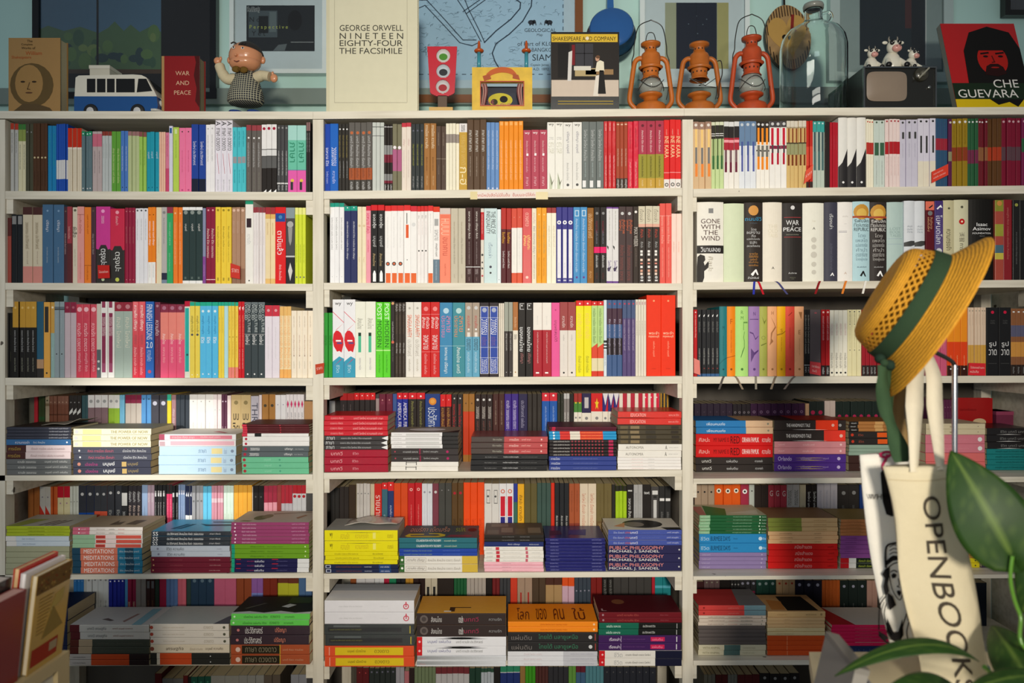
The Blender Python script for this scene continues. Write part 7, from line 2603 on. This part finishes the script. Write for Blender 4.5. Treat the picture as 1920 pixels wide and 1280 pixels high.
def build_back_tote():
    dep = -0.77
    TL, TR, BR, BL = P(1611, 852, dep), P(1700, 846, dep), P(1790, 1226, dep), P(1672, 1222, dep)
    o = TL.copy()
    t = thing('tote_bag', 'white tote bag with black ink drawing of a woman, behind the cream one', 'tote bag', o, 'tote bags on the stand')
    def front(u, v):
        p = TL.lerp(TR, u).lerp(BL.lerp(BR, u), v)
        return p + Vector((-.010 * math.sin(v * PI) * (1 - u), -.012 * math.sin(u * PI) - .003, 0)) - o
    def back(u, v):
        p = TL.lerp(TR, u).lerp(BL.lerp(BR, u), v)
        return p + Vector((-.010 * math.sin(v * PI) * (1 - u), .008 * math.sin(u * PI), 0)) - o
    mb = bag_shell(front, back, mat_canvas('e8e4da'), 14, 24)
    yp = dep - .0168
    ink = mat('1c1a1a', 'cloth')
    Q = lambda px, py: P(px, py, yp) - o
    def blob(pts):
        mb.poly([Q(*p_) for p_ in pts][::-1], ink)
    def line(pts, w):
        pth = smooth_path([Q(*p_) for p_ in pts], 4)
        for i in range(len(pth) - 1):
            a, b_ = pth[i], pth[i + 1]
            d = (b_ - a); d.normalize()
            s = Vector((-d.z, 0, d.x)) * w / 2 * (CAM_D + dep) / FPX
            e = d * .0004
            mb.poly([a - s - e, b_ - s + e, b_ + s + e, a + s - e], ink)
    mb.text('WHERE', Q(1628, 936), X, Z, .0095, ink, width=.060)
    blob([(1651, 886), (1662, 872), (1690, 880), (1700, 960), (1672, 968), (1662, 964), (1655, 940)])
    # hat
    line([(1661, 1064), (1660, 1040), (1664, 1022), (1684, 1017)], 3.5)
    for yy in (1024, 1031, 1038, 1045):
        line([(1668, yy + 1), (1676, yy - 3), (1686, yy)], 1.6)
    blob([(1660, 1052), (1672, 1043), (1690, 1041), (1704, 1050), (1700, 1056), (1688, 1049), (1674, 1051), (1662, 1060)])
    line([(1661, 1068), (1676, 1056), (1694, 1054), (1703, 1060)], 2)
    # hair, face
    blob([(1660, 1066), (1668, 1062), (1668, 1078), (1664, 1094), (1667, 1108), (1660, 1118), (1656, 1100), (1659, 1084), (1654, 1076)])
    blob([(1694, 1064), (1703, 1070), (1704, 1100), (1708, 1130), (1712, 1160), (1702, 1164), (1697, 1130), (1699, 1100), (1692, 1080)])
    line([(1668, 1080), (1672, 1102), (1680, 1118), (1688, 1124), (1693, 1108), (1695, 1086)], 1.6)
    blob([(1671, 1078), (1675, 1074), (1681, 1077), (1679, 1083), (1673, 1084)]); blob([(1687, 1078), (1691, 1075), (1695, 1079), (1692, 1084), (1688, 1083)])
    line([(1670, 1072), (1676, 1069), (1682, 1072)], 2); line([(1686, 1072), (1691, 1069), (1696, 1073)], 2)
    line([(1684, 1084), (1686, 1096), (1682, 1099), (1687, 1101)], 1.4)
    blob([(1681, 1108), (1686, 1106), (1690, 1110), (1687, 1118), (1683, 1114)])
    # shoulders, arms and dark dress
    line([(1660, 1118), (1650, 1134), (1648, 1160), (1648, 1180)], 2.4)
    line([(1662, 1130), (1658, 1150), (1664, 1176), (1672, 1190)], 2)
    blob([(1664, 1110), (1674, 1118), (1680, 1134), (1668, 1144), (1664, 1128)])
    blob([(1663, 1158), (1676, 1186), (1684, 1184), (1692, 1160), (1694, 1190), (1686, 1204), (1672, 1200), (1662, 1184)])
    blob([(1647, 1182), (1660, 1190), (1666, 1196), (1660, 1200), (1648, 1190)])
    line([(1648, 1190), (1660, 1202), (1672, 1208), (1680, 1216)], 3)
    line([(1700, 1150), (1692, 1176), (1688, 1204)], 2); line([(1706, 1160), (1700, 1184), (1704, 1204)], 2)
    mb.build('bag_body', t)
    sm = mat_canvas('a88a5c')
    strap(t, o, [(1716, 668, -.76), (1690, 715, -.75), (1680, 770, -.76), (1690, 815, -.772), (1700, 852, -.782)], [.022, .030, .034, .026, .014], sm)
    rb = MB()
    rm = mat('b8305a', 'cloth')
    rb.tube(smooth_path([Q(1649, 852), Q(1660, 847), Q(1672, 849), Q(1662, 857), Q(1650, 854)], 5), .0022, rm, 8)
    rb.tube(smooth_path([Q(1664, 852), Q(1660, 862), Q(1655, 872), Q(1656, 880)], 5), .0022, rm, 8)
    rb.build('red_cord', t)
build_back_tote()

# ---- right hand display table, with what lies on it
tm = mat('d8caa4', 'plain')
def build_table():
    zt = .660
    cx, cy = 1.0, -1.1
    t = thing('display_table', 'cream topped display table in front of the right bay, under the bags', 'table', (cx, cy, 0))
    out = [(.565, -.68), (1.62, -.68), (1.62, -1.50), (.29, -1.50)]
    a = MB(); a.prism([(x_ - cx, y_ - cy, zt) for x_, y_ in out], (0, 0, -.03), tm); a.build('table_top', t)
    for xx_, yy_ in ((.63, -.75), (1.55, -.75), (1.55, -1.45), (.42, -1.45)):
        g = MB(); g.box((xx_ - cx, yy_ - cy, 0), (xx_ + .05 - cx, yy_ + .05 - cy, zt - .03), tm); g.build('leg', t)
    return zt
ztab = build_table()

t = thing('grey_box', 'plain grey box leaning at the near corner of the cream display table', 'box', (.483, -.945, ztab + .0003), rot=(0, math.radians(13), -.10))
mb = MB(); gm_ = mat('8a8680', 'plain')
mb.box((0, -.06, 0), (.020, .075, .116), gm_)
mb.build('box_body', t)
mb = MB(); mb.box((-.0006, -.0606, .108), (.0206, .0756, .1166), mat('7c7872', 'plain')); mb.build('lid', t)
t = thing('magazine', 'small colourful magazine propped behind the grey box on the cream table', 'magazine', (.524, -.945, ztab + .0003), rot=(0, math.radians(14), -.10))
mb = MB()
mb.box((0, -.07, 0), (.006, .06, .075), mat('c8c4d0', 'gloss'))
rr = random.Random(3)
for i in range(34):
    yy_, zz_ = rr.uniform(-.066, .056), rr.uniform(.004, .056)
    q = .004 + rr.random() * .008
    mb.poly([(-.0004 - i * 1e-5, yy_ + q, zz_ - q * .6), (-.0004 - i * 1e-5, yy_ - q, zz_ - q * .4), (-.0004 - i * 1e-5, yy_ - q * .6, zz_ + q * .5), (-.0004 - i * 1e-5, yy_ + q * .8, zz_ + q * .4)], mat(rr.choice(['5a3a6a', '2a3a6a', '8a2a4a', 'e0e0ec', '3a3a40', '6a8ab0'])))
mb.build('cover', t)

# ---- plant at the right
def mat_leaf():
    m, nt, n, l, b = new_mat('leaf_green')
    at = n.new('ShaderNodeAttribute'); at.attribute_name = 'vein'
    no = n.new('ShaderNodeTexNoise'); no.inputs['Scale'].default_value = 18; no.inputs['Detail'].default_value = 3
    tc = n.new('ShaderNodeTexCoord'); l.new(tc.outputs['Object'], no.inputs['Vector'])
    m1 = n.new('ShaderNodeMix'); m1.data_type = 'RGBA'
    m1.inputs[6].default_value = lin('17300c') + [1]; m1.inputs[7].default_value = lin('2c4c18') + [1]
    l.new(no.outputs['Fac'], m1.inputs[0])
    m2 = n.new('ShaderNodeMix'); m2.data_type = 'RGBA'
    m2.inputs[7].default_value = lin('5c7430') + [1]
    l.new(at.outputs['Fac'], m2.inputs[0]); l.new(m1.outputs[2], m2.inputs[6])
    l.new(m2.outputs[2], b.inputs['Base Color'])
    b.inputs['Roughness'].default_value = .5
    b.inputs['Specular IOR Level'].default_value = .3
    return m
LEAF = mat_leaf()
STEM = mat('5a8a30', 'gloss')
def leaf(t, o, base, tip, width, normal, curl=.02, fold=.25, heart=True):
    base, tip = Vector(base), Vector(tip)
    d = tip - base; L_ = d.length; dn = d.normalized()
    nn = Vector(normal); nn = (nn - dn * nn.dot(dn)).normalized(); s = dn.cross(nn)
    nv, nu = 18, 12
    pts = []; vein = []
    for j in range(nv + 1):
        v = j / nv
        w = width / 2 * (math.sin(PI * min(1, v ** .62)) ** .8 if heart else math.sin(PI * v) ** .8)
        back = -.16 * L_ * (1 - v) ** 3 if heart else 0
        for i in range(nu + 1):
            u = i / nu * 2 - 1
            p = base + d * v + s * u * max(w, .0008) + dn * back * abs(u) - nn * (curl * (v - .4) ** 2 * 4 + fold * w * (1 - abs(u)) ** 1.0 * -.35 + .25 * fold * w * abs(u) ** 2)
            pts.append(p - o)
            f_ = max(0, 1 - abs(u) * 9) * .9
            rib = abs(((v * 7 - abs(u) * 1.7) % 1.0) - .5)
            vein.append(max(f_, .22 if rib > .42 else 0.0))
    N = nu + 1
    fs = [(j * N + i, j * N + i + 1, (j + 1) * N + i + 1, (j + 1) * N + i) for j in range(nv) for i in range(nu)]
    B = len(pts)
    pts2 = [p - nn * .0006 for p in pts]
    fs2 = [tuple(B + k for k in f[::-1]) for f in fs]
    edge = [i for i in range(N)] + [j * N + nu for j in range(1, nv + 1)] + [nv * N + i for i in range(nu - 1, -1, -1)] + [j * N for j in range(nv - 1, 0, -1)]
    fs3 = [(edge[i], B + edge[i], B + edge[(i + 1) % len(edge)], edge[(i + 1) % len(edge)]) for i in range(len(edge))]
    mb = MB(); mb.add(pts + pts2, fs + fs2 + fs3, LEAF, True)
    ob = mb.build('leaf', t)
    at = ob.data.attributes.new('vein', 'FLOAT', 'POINT')
    at.data.foreach_set('value', vein + vein)
    return ob
def build_plant():
    pot = Vector((1.10, -1.02, ztab + .0005))
    t = thing('potted_plant', 'potted plant with broad dark green heart shaped leaves at the lower right', 'plant', pot)
    pm = MB(); pm.lathe([(0, 0), (.06, 0), (.085, .13), (.09, .135), (.09, .15), (.078, .15), (.074, .12), (0, .12)], mat('a85a38', 'plain'), (0, 0, 0), 32); pm.build('pot', t)
    so = MB(); so.lathe([(.075, .119), (.04, .124), (0, .125)], mat('3a2a1c', 'plain'), (0, 0, 0), 24); so.build('soil', t)
    top = pot + Vector((0, 0, .123))
    def stem(path, r=.0028):
        mb = MB(); mb.tube([p_ - pot for p_ in smooth_path(path, 8)], r, STEM, 10); mb.build('stem', t)
    D1 = -1.0
    A = P(1898, 1042, D1)
    leaf(t, pot, A, P(1786, 844, D1 + .05), .108, (-.42, -.85, .25), .014)
    stem([A, P(1895, 1090, D1), P(1912, 1150, D1), P(1960, 1230, D1 - .02), top + Vector((-.02, 0, .02)), top])
    B = P(1945, 1060, D1 + .06)
    leaf(t, pot, B, P(1906, 925, D1 + .10), .08, (-.5, -.8, .2), .015)
    stem([B, P(1955, 1120, D1 + .05), P(1985, 1200, D1), top + Vector((.0, .01, .02)), top + Vector((.01, .01, 0))])
    C_ = P(1850, 1212, D1 - .02)
    leaf(t, pot, C_, P(1590, 1204, D1 - .04), .030, (.05, -.42, .9), .046, .2, False)
    stem([P(1846, 1250, D1 - .024), P(1880, 1276, D1), P(1960, 1290, D1 - .03), top + Vector((-.03, 0, .02)), top + Vector((-.01, 0, 0))], .0034)
    E_ = P(1790, 1286, D1 - .05)
    leaf(t, pot, E_, P(1655, 1290, D1 - .08), .050, (-.1, -.55, .8), .02, .3)
    stem([E_, P(1880, 1296, D1 - .04), P(1960, 1296, D1 - .04), top + Vector((-.03, -.01, .01)), top + Vector((-.02, -.01, 0))])
    F = P(1940, 1290, D1 - .04)
    leaf(t, pot, F, P(1850, 1150, D1 + .08), .07, (-.45, -.75, .4), .02)
    stem([F, P(1990, 1290, D1 - .04), top + Vector((-.01, -.02, .02)), top + Vector((0, -.02, 0))])
    G = P(1940, 1262, D1 - .10)
    leaf(t, pot, G, P(1800, 1290, D1 - .12), .035, (.0, -.35, .9), .01, .3)
    stem([G, P(1990, 1262, D1 - .1), top + Vector((0, -.04, .03)), top + Vector((0, -.03, 0))])
    H_ = P(1985, 1010, D1 + .02)
    leaf(t, pot, H_, P(1915, 1150, D1 + .02), .075, (-.6, -.75, .1), .015)
    stem([H_, P(2000, 1020, D1), P(2040, 1120, D1), top + Vector((.03, 0, .05)), top + Vector((.02, 0, 0))])
build_plant()

# ---- left hand display block with books
def build_left():
    xr, yf, zt = -.803, -.745, .690
    x0, y0 = -1.35, -1.45
    t = thing('display_stand', 'cream painted display stand in the lower left corner, with books on it', 'stand', ((x0 + xr) / 2, (y0 + yf) / 2, 0))
    L = lambda b_: (b_[0] - (x0 + xr) / 2, b_[1] - (y0 + yf) / 2, b_[2])
    cm = mat('b8a67c', 'plain')
    a = MB(); a.box(L((x0, y0, zt - .022)), L((xr, yf, zt)), cm); a.build('top_board', t)
    for y_ in (yf - .035, y0):
        for x_ in (x0, xr - .035):
            g = MB(); g.box(L((x_, y_, 0)), L((x_ + .035, y_ + .035, zt - .022)), cm); g.build('post', t)
    g = MB(); g.box(L((xr - .020, y0 + .035, .02)), L((xr - .008, yf - .035, zt - .022)), mat('d4cdb8', 'plain')); g.build('side_panel', t)
    g = MB(); g.box(L((x0 + .035, yf - .020, .02)), L((xr - .035, yf - .008, zt - .022)), mat('d4cdb8', 'plain')); g.build('back_panel', t)
    return zt
zl = build_left()
def side_book(label, x, d0, d1, h, th, cover, pages='d8ccb0', lean=0.0, art=None, zrot=0.0):
    "a book standing on the display stand, cover turned to the right; d = distance from the camera"
    y0, y1 = d0 - CAM_D, d1 - CAM_D
    t = thing('book', label, 'book', (x, y0, zl + .0005 + max(0, -math.sin(lean)) * th), 'books on the display stand', (0, lean, zrot))
    w = y1 - y0; k = .0012
    c = MB(); cm = mat(cover, 'gloss')
    c.box((-k, 0, 0), (0, w, h), cm); c.box((-th, 0, 0), (-th + k, w, h), cm); c.box((-th + k, w - k, 0), (-k, w, h), cm)
    if art:
        art(c, w, h)
    c.build('cover', t)
    p = MB(); p.box((-th + k + .0003, .002, .001), (-k - .0003, w - k - .0004, h - .001), mat_pages(pages)); p.build('page_block', t)
def art_yellow(c, w, h):
    e = .0004
    q = lambda y0, y1, z0, z1, col, e_=e: c.poly([(e_, w * y0, h * z0), (e_, w * y1, h * z0), (e_, w * y1, h * z1), (e_, w * y0, h * z1)], mat(col))
    q(0, 1, .80, 1, '6a4c22')
    r = random.Random(4)
    for i in range(40):
        yy, z_ = r.uniform(.03, .95), r.uniform(.81, .97)
        q(yy, yy + .04, z_, z_ + .02, r.choice(['8a6a30', '4a3418', '7a3c1c', 'a08040']), e + .0001 + i * 1e-5)
    q(.06, .80, .06, .24, '9a2c18')
    q(.56, .78, .12, .21, 'a09070', e + .0001)
    for i in range(11):
        q(.12, .52 - .02 * i, .735 - .036 * i, .747 - .036 * i, '8a6c30', e + .0001)
    c.poly([(e + .0001, w * .30, h * .30), (e + .0001, w * .90, h * .34), (e + .0001, w * .55, h * .60)], mat('8c7438'))
    c.poly([(e + .0001, w * .45, h * .55), (e + .0001, w * .80, h * .62), (e + .0001, w * .85, h * .74), (e + .0001, w * .6, h * .72)], mat('b09850'))
side_book('worn yellow book with a red band, facing right on the display stand', -.811, 1.247, 1.345, .168, .010, 'b8964c', art=art_yellow, lean=.115)
side_book('white book squeezed behind the yellow one on the display stand', -.824, 1.235, 1.345, .176, .008, 'e4e0e0', 'e8e4e4', lean=.115)
side_book('book with bright red covers behind the white one on the stand', -.835, 1.235, 1.340, .184, .010, 'c42c1a', 'd8b888', lean=.115)
side_book('large dark red book nearest the camera, lower left corner', -.816, 0.98, 1.232, .152, .022, '7c1218', 'd4a8a0', lean=.10)
side_book('dark book with pale pages, behind the dark red book on the stand', -.842, 0.98, 1.232, .172, .026, '2a2826', 'd8ccc4', lean=.10)
